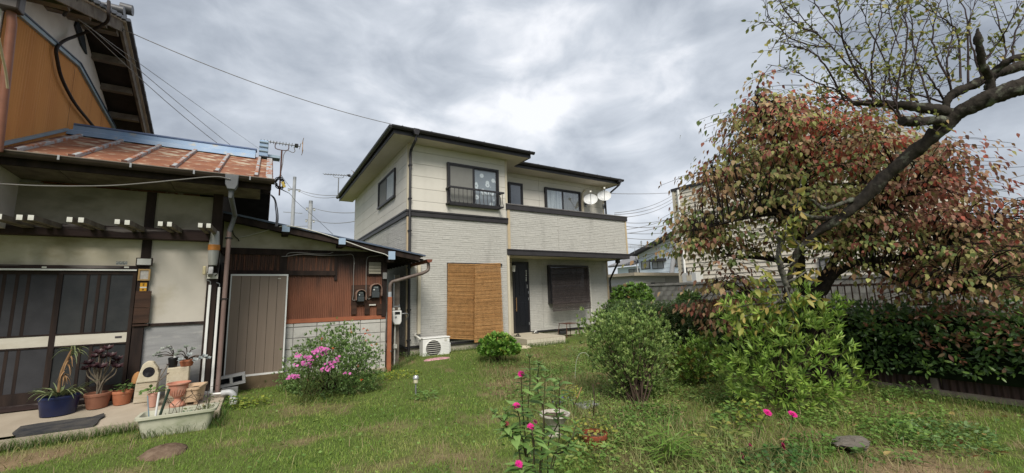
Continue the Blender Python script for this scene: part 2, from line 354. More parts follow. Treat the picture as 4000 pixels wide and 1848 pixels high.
M_['greymetal'] = mat('grey_metal', (.30,.31,.32), .45, .4, metal=.5, var=.2)
M_['rustmetal'] = mat('rusty_steel', (.13,.06,.04), .8, .2, c2=(.07,.035,.028), vs=30)

# ---------------------------------------------------------------- modern house
HX, HY, ZS, ZBT, ZBB, ZB, X1, Y1, EV, X2, RY = 2.983, 9.605, 5.335, 3.632, 3.474, .355, 5.843, 16.34, .49, 10.604, 10.60
ZCAP, ZFT, ZFB = 4.057, 2.759, 2.591
G0 = .10
H = thing('modern_house', 'two storey cream and grey sided house with charcoal roof edges and a long balcony', 'house', ((HX+X2)/2, HY+1, .13))
P = lambda name, mb, m, **k: mb.build(name, M_[m] if isinstance(m, str) else m, H, **k)
P('wall', MB().box(HX, X1, HY, Y1, ZB, ZS), 'sidingback')
P('wall', MB().box(X1+.002, X2, RY, Y1-1, ZB, ZS), 'sidingback')
P('foundation', MB().box(HX+.02, X1+.001, HY+.02, Y1, -.1, ZB-.03).box(X1+.003, X2-.02, RY+.02, Y1-1, -.1, ZB-.031), 'concrete')
P('base_trim', MB().box(HX-.03, X1-.0, HY-.03, HY-.001, ZB-.05, ZB+.0).box(HX-.03, HX-.001, HY, Y1, ZB-.05, ZB), 'char')
P('base_trim', MB().box(7.2, X2+.03, RY-.03, RY-.001, ZB-.05, ZB).box(X2+.001, X2+.03, RY, Y1-1, ZB-.05, ZB), 'char')
# upper cream boards, one object each
zl = [ZBT]+[float(pt(1608, y, Y=HY)[2]) for y in (783, 733.7, 684.8, 637.3, 589.7)]+[ZS]
g = .004
for i in range(len(zl)-1):
    a, b = zl[i]+g, zl[i+1]-g
    P('siding_board', MB().box(HX+.05, X1-.06, HY-.016, HY-.001, a, b), 'cream')
    yj = [HY+.05]+[float(pt(px, py, X=HX)[1]) for px, py in ((1547, 780), (1452, 850))]; yj += [yj[-1]+(yj[-1]-yj[-2]), Y1]
    for y0, y1 in zip(yj[:-1], yj[1:]):
        if y1-y0 > .1: P('siding_board', MB().box(HX-.016, HX-.001, y0+g, y1-g, a, b), 'cream')
zr = [3.2]+[float(pt(2106, y, Y=RY)[2]) for y in (784, 747, 708)]+[ZS]
xr = [X1+.01, float(pt(2104, 740, Y=RY)[0]), X2-.05]
for i in range(len(zr)-1):
    for x0, x1 in zip(xr[:-1], xr[1:]): P('siding_board', MB().box(x0+g, x1-g, RY-.016, RY-.001, zr[i]+g, zr[i+1]-g), 'cream')
# lower stone-pattern siding: courses of small proud blocks
def courses(name, x0, x1, z0, z1, plane, axis, seed, sgn=-1, h=.0535):
    r = random.Random(seed); mb = MB(); n = max(1, round((z1-z0)/h)); hh = (z1-z0)/n
    for i in range(n):
        a = z0+i*hh; x = x0-r.uniform(0, .3)
        while x < x1:
            w = r.uniform(.10, .42); xa, xb = max(x, x0), min(x+w, x1); x += w
            if xb-xa < .008: continue
            d = r.uniform(.003, .009); lo = a+.002+r.uniform(0, .0025); hi = a+hh-.0015-r.uniform(0, .0025)
            f = plane+sgn*d; bk = plane+sgn*.0005; m = (xa+xb)/2+r.uniform(-.2, .2)*(xb-xa); zm = r.uniform(-.004, .004)
            q = [(xa, lo), (m, lo+zm), (xb-.002, lo), (xb-.002, hi), (m, hi+zm), (xa, hi)]
            T = (lambda u, t, z: (u, t, z)) if axis == 'x' else (lambda u, t, z: (t, u, z))
            ff = [T(u, f+sgn*r.uniform(-.002, .002), z) for u, z in q]; bb_ = [T(u, bk, z) for u, z in q]
            mb.add(ff+bb_, [tuple(range(6))]+[(k, (k+1) % 6, 6+(k+1) % 6, 6+k) for k in range(6)])
    return P(name, mb, 'siding', kind='stuff')
courses('siding_courses', HX+.05, X1-.06, ZB+.002, ZBB-.002, HY, 'x', 1)
courses('siding_courses', HY+.05, Y1, ZB+.002, ZBB-.002, HX, 'y', 2)
courses('siding_courses', 7.15, X2-.05, ZB+.002, ZFB+.1, RY, 'x', 3)
courses('siding_courses', X1+.075, X2-.045, ZFT+.002, ZCAP-.17, HY-.0, 'x', 4)
P('joint_strip', MB().box(*(lambda x: (x-.006, x+.006))(float(pt(2180, 900, Y=HY)[0])), HY-.012, HY-.0009, ZFT, ZCAP-.17), 'sidingback')
P('joint_strip', MB().box(*(lambda x: (x-.007, x+.007))(float(pt(2118, 1120, Y=RY)[0])), RY-.014, RY-.0009, ZB, ZFB), 'sidingback')
# bands and corner trims
P('band_trim', MB().box(HX-.045, X1-.0, HY-.045, HY-.0005, ZBB, ZBT-.05).box(HX-.06, X1-.0, HY-.06, HY-.0005, ZBT-.049, ZBT), 'charmid', bevel=.006)
P('band_trim', MB().box(HX-.045, HX-.0005, HY, Y1+.04, ZBB, ZBT-.05).box(HX-.06, HX-.0005, HY, Y1+.05, ZBT-.049, ZBT), 'charmid', bevel=.006)
P('corner_trim', MB().box(HX-.022, HX+.049, HY-.022, HY+.049, ZBT+.002, ZS-.002), 'trim')
P('corner_trim', MB().box(HX-.022, HX+.049, HY-.022, HY+.049, ZB+.002, ZBB-.002), 'tan')
P('corner_trim', MB().box(X1-.058, X1+.004, HY-.022, HY+.05, ZCAP+.01, ZS-.002), 'trim')
P('corner_trim', MB().box(X1-.01, X1+.072, HY-.026, HY-.0006, ZFT+.002, ZCAP-.172), 'tan')
P('corner_trim', MB().box(X1-.05, X1+.02, HY-.022, HY+.05, G0+.2, ZFB-.002), 'trim')
P('corner_trim', MB().box(X2-.049, X2+.018, RY-.02, RY+.05, ZB+.002, ZFB), 'tan')
P('corner_trim', MB().box(X2-.044, X2+.02, HY-.02, HY+.04, ZFT+.002, ZCAP-.172), 'tan')
P('corner_trim', MB().box(X2-.049, X2+.018, RY-.02, RY+.05, ZCAP-.4, ZS-.002), 'trim')
# balcony
P('balcony_parapet', MB().box(X1+.003, X2, HY+.0002, HY+.12, ZFB+.05, ZCAP-.1).box(X2-.12, X2, HY+.1202, RY-.002, ZFB+.05, ZCAP-.1).box(X1+.003, X2-.121, HY+.1202, RY-.002, ZFB+.05, ZFB+.2), 'sidingback')
P('balcony_cap', MB().box(X1-.045, X2+.05, HY-.05, HY+.15, ZCAP-.17, ZCAP-.035).box(X2-.15, X2+.05, HY+.1502, RY-.003, ZCAP-.17, ZCAP-.035), 'charmid', bevel=.006)
P('balcony_cap', MB().box(X1-.05, X2+.065, HY-.065, HY+.165, ZCAP-.034, ZCAP).box(X2-.165, X2+.065, HY+.1652, RY-.003, ZCAP-.034, ZCAP), mat('cap_top', (.16,.15,.15), .4, .4, var=.2), bevel=.006)
P('balcony_band', MB().box(X1-.04, X2+.05, HY-.05, HY+.10, ZFB, ZFT-.04).box(X1-.045, X2+.065, HY-.065, HY+.09, ZFT-.039, ZFT).box(X2-.1, X2+.05, HY+.1002, RY-.003, ZFB, ZFT-.04), 'charmid', bevel=.006)
P('balcony_soffit', MB().box(X1+.02, X2-.02, HY+.101, RY-.004, ZFB+.012, ZFB+.045), 'soffit')
# eaves
def gutter(x0, x1, y, z, axis='x', r=.06, sgn=-1):
    pr = [(r*math.cos(w)*1.0, r*math.sin(w)) for w in np.linspace(math.pi, 2*math.pi, 9)]+[(r, .012), (-r, .012)]
    return (MB().sweep(pr, (x0, y+sgn*r, z), (x1, y+sgn*r, z), (0, 1, 0)) if axis == 'x' else MB().sweep(pr, (y+sgn*r, x0, z), (y+sgn*r, x1, z), (1, 0, 0)))
XR = X1+EV; E0 = HY-EV; EL = HX-EV
def soffit_panels(x0, x1, y0, y1, along, n):
    for i in range(n):
        if along == 'y': a, b = y0+(y1-y0)*i/n, y0+(y1-y0)*(i+1)/n; P('soffit_panel', MB().box(x0, x1, a+.003, b-.003, ZS, ZS+.03), 'soffit')
        else: a, b = x0+(x1-x0)*i/n, x0+(x1-x0)*(i+1)/n; P('soffit_panel', MB().box(a+.003, b-.003, y0, y1, ZS, ZS+.03), 'soffit')
soffit_panels(EL, HX-.001, E0, Y1+EV, 'y', 9)
soffit_panels(HX+.001, XR, E0, HY-.001, 'x', 3)
P('soffit_panel', MB().box(X1+.001, XR, HY+.001, RY-.0, ZS, ZS+.03), 'soffit')
E2 = 9.97; XR2 = X2+.24
soffit_panels(XR+.004, XR2, E2, RY-.001, 'x', 3)
P('soffit_panel', MB().box(X2+.001, XR2, RY, Y1-1, ZS, ZS+.03), 'soffit')
FH = .17
P('fascia', MB().box(EL-.025, XR+.025, E0-.025, E0-.0005, ZS-.012, ZS+FH), 'char')
P('fascia', MB().box(EL-.025, EL-.0005, E0, Y1+EV, ZS-.012, ZS+FH), 'char')
P('fascia', MB().box(XR+.0005, XR+.025, E0, E2-.03, ZS-.012, ZS+FH), 'char')
P('fascia', MB().box(XR+.03, XR2+.025, E2-.025, E2-.0005, ZS-.012, ZS+FH), 'char')
P('fascia', MB().box(XR2+.0005, XR2+.025, E2, Y1-1, ZS-.012, ZS+FH), 'char')
zg = ZS+FH-.035
P('gutter', gutter(EL-.09, XR+.10, E0-.026, zg), 'char', smooth=True)
P('gutter', gutter(E0-.09, Y1+EV, EL-.026, zg, 'y'), 'char', smooth=True)
P('gutter', gutter(XR+.0, XR2+.09, E2-.026, zg), 'char', smooth=True)
for x in np.arange(EL+.15, XR, .72): P('gutter_bracket', MB().box(x-.008, x+.008, E0-.155, E0-.026, zg+.01, zg+.026), 'greymetal')
for x in np.arange(XR+.2, XR2, .62): P('gutter_bracket', MB().box(x-.008, x+.008, E2-.155, E2-.026, zg+.01, zg+.026), 'greymetal')
zr0 = ZS+FH+.01; xa, xb, ya, yb = EL-.03, XR+.03, E0-.03, Y1+EV; xm = (xa+xb)/2; ym0 = ya+(xb-xa)/2; hR = .24*(xb-xa)/2
P('roof', MB().add([(xa,ya,zr0),(xb,ya,zr0),(xb,yb,zr0),(xa,yb,zr0),(xm,ym0,zr0+hR),(xm,yb-(xb-xa)/2,zr0+hR)], [(0,1,4),(1,2,5,4),(2,3,5),(3,0,4,5),(3,2,1,0)]), mat('slate_roof', (.05,.048,.05), .6, .3, var=.3, bump=.2))
P('roof', MB().add([(XR+.031,E2-.03,zr0),(XR2+.03,E2-.03,zr0),(XR2+.03,Y1-1,zr0),(XR+.031,Y1-1,zr0),(XR2-2.2,12.8,zr0+.5),(XR+.031,12.8,zr0+.5)], [(0,1,4,5),(1,2,4),(2,3,5,4),(3,2,1,0),(0,5,3)]), bpy.data.materials['slate_roof'])
# downpipes
q = pt(1625, 520, Y=E0-.09); c = pt(1603, 590, Y=HY-.06)
d = P('downpipe', MB().tube([(q[0],E0-.085,zg-.13),(q[0],E0-.085,zg-.24),(c[0]+.02,HY-.07,c[2]+.05),(c[0],HY-.065,c[2]-.05),(c[0],HY-.065,.12)], .033, 10), 'char', smooth=True)
P('rain_hopper', MB().prism([(q[0]-.075,zg+.02),(q[0]+.075,zg+.02),(q[0]+.075,zg-.06),(q[0]+.045,zg-.14),(q[0]-.045,zg-.14),(q[0]-.075,zg-.06)], 'y', E0-.155, E0-.03), 'char', bevel=.008)
for z in (4.75, 3.9, 3.1, 2.2, 1.2, .5): P('pipe_clip', MB().box(c[0]-.042, c[0]+.042, HY-.105, HY-.02, z-.015, z+.015), 'char')
xh = X2-.18
P('downpipe', MB().tube([(xh,HY+.3,ZFB+.02),(xh,HY+.3,ZFB-.12),(xh+.0,HY+.36,ZFB-.2),(X2+.04,RY-.09,ZFB-.62),(X2+.04,RY-.06,ZFB-.72),(X2+.04,RY-.06,.2)], .034, 10), 'char', smooth=True)
P('rain_hopper', MB().box(xh-.06, xh+.06, HY+.24, HY+.36, ZFB-.12, ZFB-.001), 'char', bevel=.008)
xq = X2+.04
P('downpipe', MB().tube([(XR2-.12,E2-.085,zg-.05),(XR2-.12,E2-.085,zg-.2),(X2+.07,RY-.1,ZS-.35),(X2+.05,RY-.06,ZS-.5),(X2+.05,RY-.06,3.9)], .032, 10), 'char', smooth=True)
P('rain_hopper', MB().box(XR2-.19, XR2-.05, E2-.15, E2-.03, zg-.12, zg+.02), 'char', bevel=.008)
# windows: frame, panes, curtain
def window(x0, x1, z0, z1, y, split=None, dep=.075, fw=.045, left=None, right=None, axis='x', name='window'):
    T = (lambda a, b, c0, c1, e, f: MB().box(a, b, c0, c1, e, f)) if axis == 'x' else (lambda a, b, c0, c1, e, f: MB().box(c0, c1, a, b, e, f))
    fr = MB()
    def add(a, b, c0, c1, e, f):
        (fr.box(a, b, c0, c1, e, f) if axis == 'x' else fr.box(c0, c1, a, b, e, f))
    add(x0, x1, y-dep, y-.0003, z1-fw, z1); add(x0-.01, x1+.01, y-dep-.02, y-.0003, z0, z0+fw)
    add(x0, x0+fw, y-dep, y-.0003, z0+fw+.0004, z1-fw-.0004); add(x1-fw, x1, y-dep, y-.0003, z0+fw+.0004, z1-fw-.0004)
    w = P(name, fr, 'char'); xs_ = [x0+fw, split, x1-fw] if split else [x0+fw, x1-fw]; mats = [left, right]
    for i in range(len(xs_)-1):
        a, b = xs_[i], xs_[i+1]; yo = y-dep+.012+(.018 if i == 1 else 0)
        sh = MB()
        def add2(a_, b_, e, f, s=.02): (sh.box(a_, b_, yo, yo+s, e, f) if axis == 'x' else sh.box(yo, yo+s, a_, b_, e, f))
        add2(a+.001, b-.001, z0+fw+.001, z0+fw+.04); add2(a+.001, b-.001, z1-fw-.036, z1-fw-.001)
        add2(a+.001, a+.036, z0+fw+.0404, z1-fw-.0364); add2(b-.036, b-.001, z0+fw+.0404, z1-fw-.0364)
        s = sh.build('sash', M_['char'], w)
        T(a+.0364, b-.0364, yo+.008, yo+.011, z0+fw+.0404, z1-fw-.0364).build('pane', M_[mats[i][0]], w)
        if mats[i][1]: T(a+.0005, b-.0005, y-.03+.012*i, y-.022+.012*i, z0+fw+.001, z1-fw-.001).build('curtain', M_[mats[i][1]] if isinstance(mats[i][1], str) else mats[i][1], w)
    return w
# circle-print curtain
cm = mat('ring_print_curtain', (.55,.57,.6), .85, .1); t = cm.node_tree; nn = t.nodes
vo = nn.new('ShaderNodeTexVoronoi'); vo.inputs['Scale'].default_value = 6.2; vo.inputs['Randomness'].default_value = .75; co = nn.new('ShaderNodeTexCoord'); mp = nn.new('ShaderNodeMapping'); mp.inputs['Scale'].default_value = (1, 0, 1)
t.links.new(co.outputs['Object'], mp.inputs[0]); t.links.new(mp.outputs[0], vo.inputs['Vector'])
cr = nn.new('ShaderNodeValToRGB'); el_ = cr.color_ramp.elements; el_[0].position = 0; el_[0].color = (.5,.52,.55,1); el_[1].position = 1; el_[1].color = (.34,.36,.39,1)
for p_, c_ in ((.14,(.5,.52,.55)),(.2,(.88,.89,.9)),(.38,(.88,.89,.9)),(.45,(.36,.38,.41))): x_ = cr.color_ramp.elements.new(p_); x_.color = c_+(1,)
t.links.new(vo.outputs['Distance'], cr.inputs[0]); t.links.new(cr.outputs[0], nn['Principled BSDF'].inputs['Base Color'])
def rect(px0, py0, px1, py1, Y):
    a = pt(px0, py0, Y=Y); b = pt(px1, py1, Y=Y); return float(a[0]), float(b[0]), float(b[2]), float(a[2])
wx0, wx1, wz0, wz1 = rect(1746, 634, 1948.5, 812, HY-.05)
wz0 = float(pt(1746, 800, Y=HY-.05)[2])
window(wx0, wx1, wz0, wz1, HY-.016, split=float(pt(1850, 760, Y=HY-.05)[0]), left=('screen', None), right=('glass', cm))
a0 = pt(1481, 716, X=HX-.03); a1 = pt(1545, 655, X=HX-.03); zb_ = float(pt(1543, 770.5, X=HX-.03)[2])
window(float(a1[1]), float(a0[1]), zb_, float(a1[2]), HX-.016, split=float(pt(1512, 720, X=HX-.03)[1]), left=('glass', 'curtain'), right=('screen', None), axis='y', dep=.05)
x0, x1, z0, z1 = rect(1984, 711, 2042, 800, RY-.05); window(x0+.0, x1, z0-.1, z1, RY-.016, left=('glass', mat('grey_blind', (.17,.175,.2), .8, .1, var=.1)))
x0, x1, z0, z1 = rect(2126.6, 731, 2269, 823, RY-.05); window(x0, x1, z0-.35, z1, RY-.016, split=float(pt(2197, 770, Y=RY-.05)[0]), left=('glass', 'curtain'), right=('glass', mat('beige_curtain', (.33,.31,.27), .85, .1, c2=(.24,.225,.2), vs=14, stretch=(1,1,.04), bump=.2, bs=16, bstretch=(1,1,.04))))
# pipe cover beside the balcony window
b0 = pt(2276, 826, Y=RY-.05); b1 = pt(2274, 758, Y=RY-.05); b2 = pt(2287, 742, Y=RY-.05)
P('pipe_cover', MB().bar((b0[0],RY-.05,3.5), (b1[0],RY-.05,b1[2]), .06, .075, (0,1,0)).bar((b1[0],RY-.05,b1[2]), (b2[0],RY-.05,b2[2]), .0585, .075, (0,1,0)), 'trim', bevel=.006)
# window railing
ry0 = HY-.26; rx0 = wx0-.03; rx1 = float(pt(1966, 752, Y=ry0)[0]); rzt = float(pt(1745, 727, Y=ry0)[2]); rzb = wz0+.0
R_ = thing  # (keeps the name free)
rl = MB().box(rx0-.02, rx1+.02, ry0-.025, ry0+.02, rzt-.022, rzt+.022).box(rx0, rx1, ry0-.012, ry0+.01, rzb+.01, rzb+.05)
for x in (rx0, rx1-.05): rl.box(x, x+.05, ry0+.021, HY-.017, rzt-.02, rzt+.02).box(x, x+.05, ry0+.011, HY-.017, rzb+.012, rzb+.045)
rail = P('window_railing', rl, 'char')
for i in range(14):
    x = rx0+.03+(rx1-rx0-.06)*i/13
    MB().tube(bezier([(x,ry0,rzt-.02),(x,ry0,rzb+.16),(x,ry0-.035,rzb+.07),(x,ry0,rzb+.02)], 3), .0075, 6).build('baluster', M_['char'], rail, smooth=True)
MB().tube(bezier([(rx1-.02,HY-.03,rzt-.02),(rx1-.02,HY-.12,rzt-.1),(rx1-.02,HY-.1,rzb+.1),(rx1-.02,HY-.03,rzb+.03)], 4), .009, 6).build('baluster', M_['char'], rail, smooth=True)
# front door
dx0, dx1 = float(pt(1996, 1180, Y=RY)[0])+.06, 7.15; dz0, dz1 = .335, 2.5
P('wall_panel', MB().box(X1+.005, dx0-.001, RY-.02, RY-.001, G0+.1, ZFB), 'trim')
dr = P('front_door', MB().box(dx0, dx0+.05, RY-.06, RY-.001, dz0, dz1).box(dx1-.05, dx1, RY-.06, RY-.001, dz0, dz1).box(dx0+.0504, dx1-.0504, RY-.06, RY-.001, dz1-.05, dz1), 'char')
MB().box(dx0+.051, dx1-.051, RY-.045, RY-.002, dz0, dz1-.051).build('door_leaf', M_['door'], dr, bevel=.004)
dw = dx1-dx0
for i, (u0, u1, v0, v1) in enumerate(((.14,.30,.10,.42),(.38,.62,.10,.42),(.70,.86,.10,.42),(.38,.60,.52,.90),(.14,.30,.50,.90),(.70,.86,.50,.72))):
    MB().box(dx0+dw*u0, dx0+dw*u1, RY-.056, RY-.0455, dz0+(dz1-dz0)*v0, dz0+(dz1-dz0)*v1).build('door_panel', M_['door'], dr, bevel=.006)
hx = float(pt(2000, 1190, Y=RY)[0])+.10; hz0 = float(pt(2000, 1217, Y=RY)[2]); hz1 = float(pt(1998, 1163, Y=RY)[2])
MB().tube([(hx,RY-.1,hz0),(hx,RY-.1,hz1)], .014, 10).box(hx-.012, hx+.012, RY-.1, RY-.044, hz0+.04, hz0+.06).box(hx-.012, hx+.012, RY-.1, RY-.044, hz1-.06, hz1-.04).build('door_handle', M_['brass'], dr)
for py, w, h in ((1057,.035,.03),(1062.5,.035,.025),(1068,.03,.025),(1076,.035,.055),(1085,.04,.03),(1091,.04,.03),(1097,.04,.03),(1113,.03,.04),(1118,.05,.035),(1124,.06,.03)):
    q = pt(2055.5 if py < 1105 else 2057.5, py, Y=RY-.046)
    MB().box(q[0]-w/2, q[0]+w/2, RY-.0475, RY-.0452, q[2]-h/2, q[2]+h/2).build('sticker', M_['white'], dr)
for z in (1.35, 1.55, .6): MB().box(dx1-.06, dx1-.03, RY-.068, RY-.0605, z-.04, z+.04).build('hinge', M_['greymetal'], dr)
# lantern
q = pt(2003, 1048, Y=10.05); lx, ly, lz = float(q[0])+.03, 10.05, float(q[2])
lan = P('porch_lamp', MB().lathe([(.02,.20),(.06,.15),(.07,.135),(.065,.13)], (lx,ly,lz-.05), 6).lathe([(.045,-.14),(.05,-.13)], (lx,ly,lz+.02), 6).tube(bezier([(X1+.006,ly,lz+.1),(X1+.06,ly,lz+.22),(lx,ly,lz+.15)], 4), .008, 6), 'black')
MB().lathe([(.045,-.12),(.062,.06),(.055,.08)], (lx,ly,lz+.02), 6).build('lamp_glass', mat('frosted_glass', (.62,.6,.52), .25, .5, var=.05), lan)
# dark window behind the reed blind
bx0, bx1, bz0, bz1 = rect(2140, 1036, 2300, 1200, RY-.08)
bz0 = float(pt(2144, 1187, Y=RY-.1)[2])
wf = MB().box(bx0, bx1, RY-.16, RY-.02, bz1-.05, bz1).box(bx0, bx1, RY-.16, RY-.02, bz0, bz0+.06).box(bx0, bx0+.05, RY-.16, RY-.02, bz0+.0604, bz1-.0504).box(bx1-.05, bx1, RY-.16, RY-.02, bz0+.0604, bz1-.0504)
wo = P('window', wf, 'char'); MB().box(bx0+.0504, bx1-.0504, RY-.06, RY-.05, bz0+.061, bz1-.051).build('pane', mat('dark_pane', (.05,.055,.06), .08, .5), wo)
for k in range(1, 4): MB().box(bx0+.0504, bx1-.0504, RY-.12, RY-.1, bz0+(bz1-bz0)*k/4-.012, bz0+(bz1-bz0)*k/4+.012).build('window_bar', M_['char'], wo)
# vertical duct covers
x = float(pt(1635, 1200, Y=HY-.03)[0]); P('pipe_cover', MB().box(x-.04, x+.04, HY-.085, HY-.017, .62, float(pt(1635, 1030, Y=HY-.05)[2])), 'trim', bevel=.012)
x = float(pt(2303, 1150, Y=RY-.05)[0]); P('pipe_cover', MB().tube([(x-.3,RY-.1,2.36),(x-.06,RY-.1,2.36),(x,RY-.09,2.3),(x+.02,RY-.07,.45)], .036, 10), 'whitedirty', smooth=True)
# under-floor vent
x0, x1, z0, z1 = rect(2184, 1288, 2213, 1303, RY)
vt = P('floor_vent', MB().box(x0, x1, RY-.004, RY+.0195, z0, z1), 'black')
for k in range(5): MB().box(x0+.02, x1-.02, RY-.009, RY-.0045, z0+.015+k*(z1-z0-.03)/5, z0+.022+k*(z1-z0-.03)/5).build('slat', M_['greymetal'], vt)
# porch step with tiled front
sx0, sx1, sy0, sz1 = 5.95, 7.22, 8.97, .335
st = MB().box(sx0, sx1, sy0, RY-.07, -.05, sz1).build('porch_step', mat('terrazzo_top', (.50,.45,.35), .7, .3, c2=(.42,.37,.29), vs=40, bump=.1), None, origin=((sx0+sx1)/2, 9.7, -.05)); st['kind'] = 'structure'
MB().box(sx0+.002, sx1-.002, sy0-.004, sy0-.0002, .0, sz1-.012).build('grout_bed', M_['grout'], st)
tm = None
for i in range(12):
    for k in range(3):
        a = sx0+i*(sx1-sx0)/12; z = sz1-.012-(k+1)*.1
        if tm is None:
            o = MB().box(-.0495, .0495, -.012, 0, -.0465, .0465).build('tile', M_['tile'], st, origin=(0, 0, 0)); tm = o.data; bpy.data.objects.remove(o)
        inst('tile', tm, Matrix.Translation((a+(sx1-sx0)/24, sy0-.0042, z+.05)), st)
# ------------- things on and by the house
def dish(px, py, r, label, az_, post, ydep=RY-.35):
    c = pt(px, py, Y=ydep); t_ = thing('satellite_dish', label, 'satellite dish', (c[0], ydep, c[2]-.3), 'satellite dishes on the balcony wall')
    aim = Vector((math.sin(az_)*.8, -math.cos(az_)*.8, .5)).normalized(); M = aim.to_track_quat('Z', 'Y').to_matrix()
    mb = MB().lathe([(.02,-.05)]+[(r*k/8, -.05+.075*(k/8)**2) for k in range(1, 9)]+[(r,.028),(r*.97,.03)]+[(r*k/8, -.043+.073*(k/8)**2) for k in range(7, 0, -1)], (0,0,0), 36, sy=1.06)
    mb.v = [tuple(Vector(c)+M @ Vector(v)) for v in mb.v]; mb.build('dish', M_['dish'], t_, smooth=True)
    f = Vector(c)+M @ Vector((0, -r*.1, .38)); b = Vector(c)+M @ Vector((0, -r*.98, .02))
    MB().tube([b, f], .009, 8).build('feed_arm', M_['greymetal'], t_); MB().obox(f, M @ Vector((1,0,0)), M @ Vector((0,1,0)), aim, .06, .08, .09).build('receiver', M_['whitedirty'], t_, bevel=.01)
    k = Vector(c)-aim*.06; MB().tube(bezier([k, k-aim*.1+Vector((0,0,-.05)), Vector((post[0], post[1]-.08, post[2]+.02)), Vector(post)], 4), .02, 8).build('mount', M_['char'], t_, smooth=True)
    MB().box(post[0]-.05, post[0]+.05, post[1]-.012, post[1], post[2]-.08, post[2]+.08).build('wall_plate', M_['greymetal'], t_)
dish(2307, 780, .24, 'white satellite dish fixed to the wall right beside the balcony window', -.72, (float(pt(2287,800,Y=RY-.03)[0]), RY-.017, float(pt(2287,800,Y=RY-.03)[2])))
dish(2360, 766, .24, 'white satellite dish mounted at the far corner under the eave', -.72, (X2-.02, RY-.021, float(pt(2347,806,Y=RY)[2])), RY-.45)
# outdoor air-conditioning unit
ax0 = float(pt(1652, 1400, Y=HY-.45)[0]); ay0 = HY-.45; az0 = .10; aw, ah, ad = .66, .46, .26
ac = thing('air_conditioner', 'white outdoor air conditioner unit standing before the grey house wall', 'air conditioner', (ax0+aw/2, ay0+ad/2, .13))
MB().box(ax0, ax0+aw, ay0, ay0+ad, az0, az0+ah-.03).build('casing', M_['white'], ac, bevel=.02); MB().box(ax0-.01, ax0+aw+.01, ay0-.012, ay0+ad+.01, az0+ah-.029, az0+ah).build('top_panel', M_['white'], ac, bevel=.012)
fx, fz = ax0+.25, az0+.215
MB().lathe([(.235,0),(.235,.006)], (0,0,0), 40).build('tmp', M_['black'], ac)
o = [o for o in bpy.data.objects if o.name == 'tmp'][0]; bpy.data.objects.remove(o)
def disc_y(cx, y, cz, r, n=40, dep=.004, r_in=0):
    mb = MB(); prof = [(cx+r*math.cos(w), cz+r*math.sin(w)) for w in np.linspace(0, 2*math.pi, n, endpoint=False)]
    return mb.prism(prof, 'y', y-dep, y)
disc_y(fx, ay0-.0005, fz, .185).build('fan_opening', mat('fan_dark', (.035,.033,.036), .6, .2), ac)
ring = MB(); 
for rr in (.188,): ring.tube([(fx+rr*math.cos(w), ay0-.008, fz+rr*math.sin(w)) for w in np.linspace(0, 2*math.pi, 49)], .008, 6, False)
ring.build('fan_ring', M_['white'], ac, smooth=True)
for k in range(8):
    z = fz-.16+k*.0457; hw = math.sqrt(max(0, .185**2-(z-fz)**2)); MB().box(fx-hw, fx+hw, ay0-.016, ay0-.006, z-.005, z+.005).build('grille_bar', M_['whitedirty'], ac)
for k in range(9): MB().box(ax0+.465, ax0+.64, ay0-.006, ay0-.0005, az0+.05+k*.036, az0+.062+k*.036).build('louver', M_['white'], ac)
disc_y(ax0+.55, ay0-.0065, az0+.39, .035, 24, .004).build('badge', M_['whitedirty'], ac)
for x in (ax0+.1, ax0+aw-.2): MB().box(x, x+.1, ay0-.01, ay0+ad+.02, .03, az0-.0005).build('foot', M_['greymetal'], ac)
MB().box(ax0+aw, ax0+aw+.05, ay0+.06, ay0+.2, az0+.08, az0+.3).build('valve_cover', M_['white'], ac, bevel=.015)
MB().tube(bezier([(ax0,ay0+.15,az0+.42),(ax0-.06,ay0+.2,az0+.48),(ax0-.06,HY-.06,az0+.5),(ax0-.02,HY-.05,az0+.55)], 4), .025, 8).build('hose', M_['whitedirty'], ac, smooth=True)
# reed blinds
def blind(label, corners, colr, rows, name='reed_blind', thick=.006, alpha=1., strings=4, group=None, tilt=0):
    """corners: TL, TR, BR, BL world points"""
    TL, TR, BR, BL = [Vector(c) for c in corners]; t_ = thing(name, label, 'blind', (TL+TR)/2, group)
    r = random.Random(len(label)); mm = [mat('reed', c, .7, .2, var=.3, vs=9, stretch=(1,1,1), rnd=.04) for c in colr]
    reeds = [MB() for _ in mm]
    for i in range(rows):
        u = (i+.5)/rows; a = TL.lerp(BL, u); b = TR.lerp(BR, u); d = b-a; hgt = (BL-TL).length/rows; nrm_ = d.cross(BL-TL).normalized()
        wv = nrm_*(.006*math.sin(i*.7)+r.uniform(-.003, .003)); a = a+wv+d*r.uniform(-.006, .004); b = b+wv+d*r.uniform(-.004, .006)
        m = a.lerp(b, r.uniform(.3, .7))+Vector((0,0,r.uniform(-.003,.003)))
        k = r.choices(range(len(mm)), weights=[6]+[2]*(len(mm)-1))[0]
        reeds[k].tube([a, m, b], hgt*r.uniform(.36, .5)*alpha, 5, False)
    for k, mb in enumerate(reeds): mb.build('reeds', mm[k], t_, kind='stuff', smooth=True)
    for i in range(strings):
        u = .02+.96*i/(strings-1); a = TL.lerp(TR, u); b = BL.lerp(BR, u); n_ = (TR-TL).cross(BL-TL).normalized(); n_ = n_ if n_.y < 0 else -n_
        MB().tube([a+n_*.010, b+n_*.010], .002, 4).build('string', mm[0], t_)
    MB().tube([TL, TR], .012, 8).build('top_rod', mm[0], t_, smooth=True); MB().tube([BL, BR], .012, 8).build('bottom_rod', mm[0], t_, smooth=True)
    return t_
yb1 = HY-.07; yb2 = HY-.19
f_ = lambda px, py, y: tuple(pt(px, py, Y=y))
reedc = [(.50,.275,.110), (.53,.305,.13), (.46,.245,.095)]
wl_ = rect(1747, 1026, 1858, 1340, HY-.03)
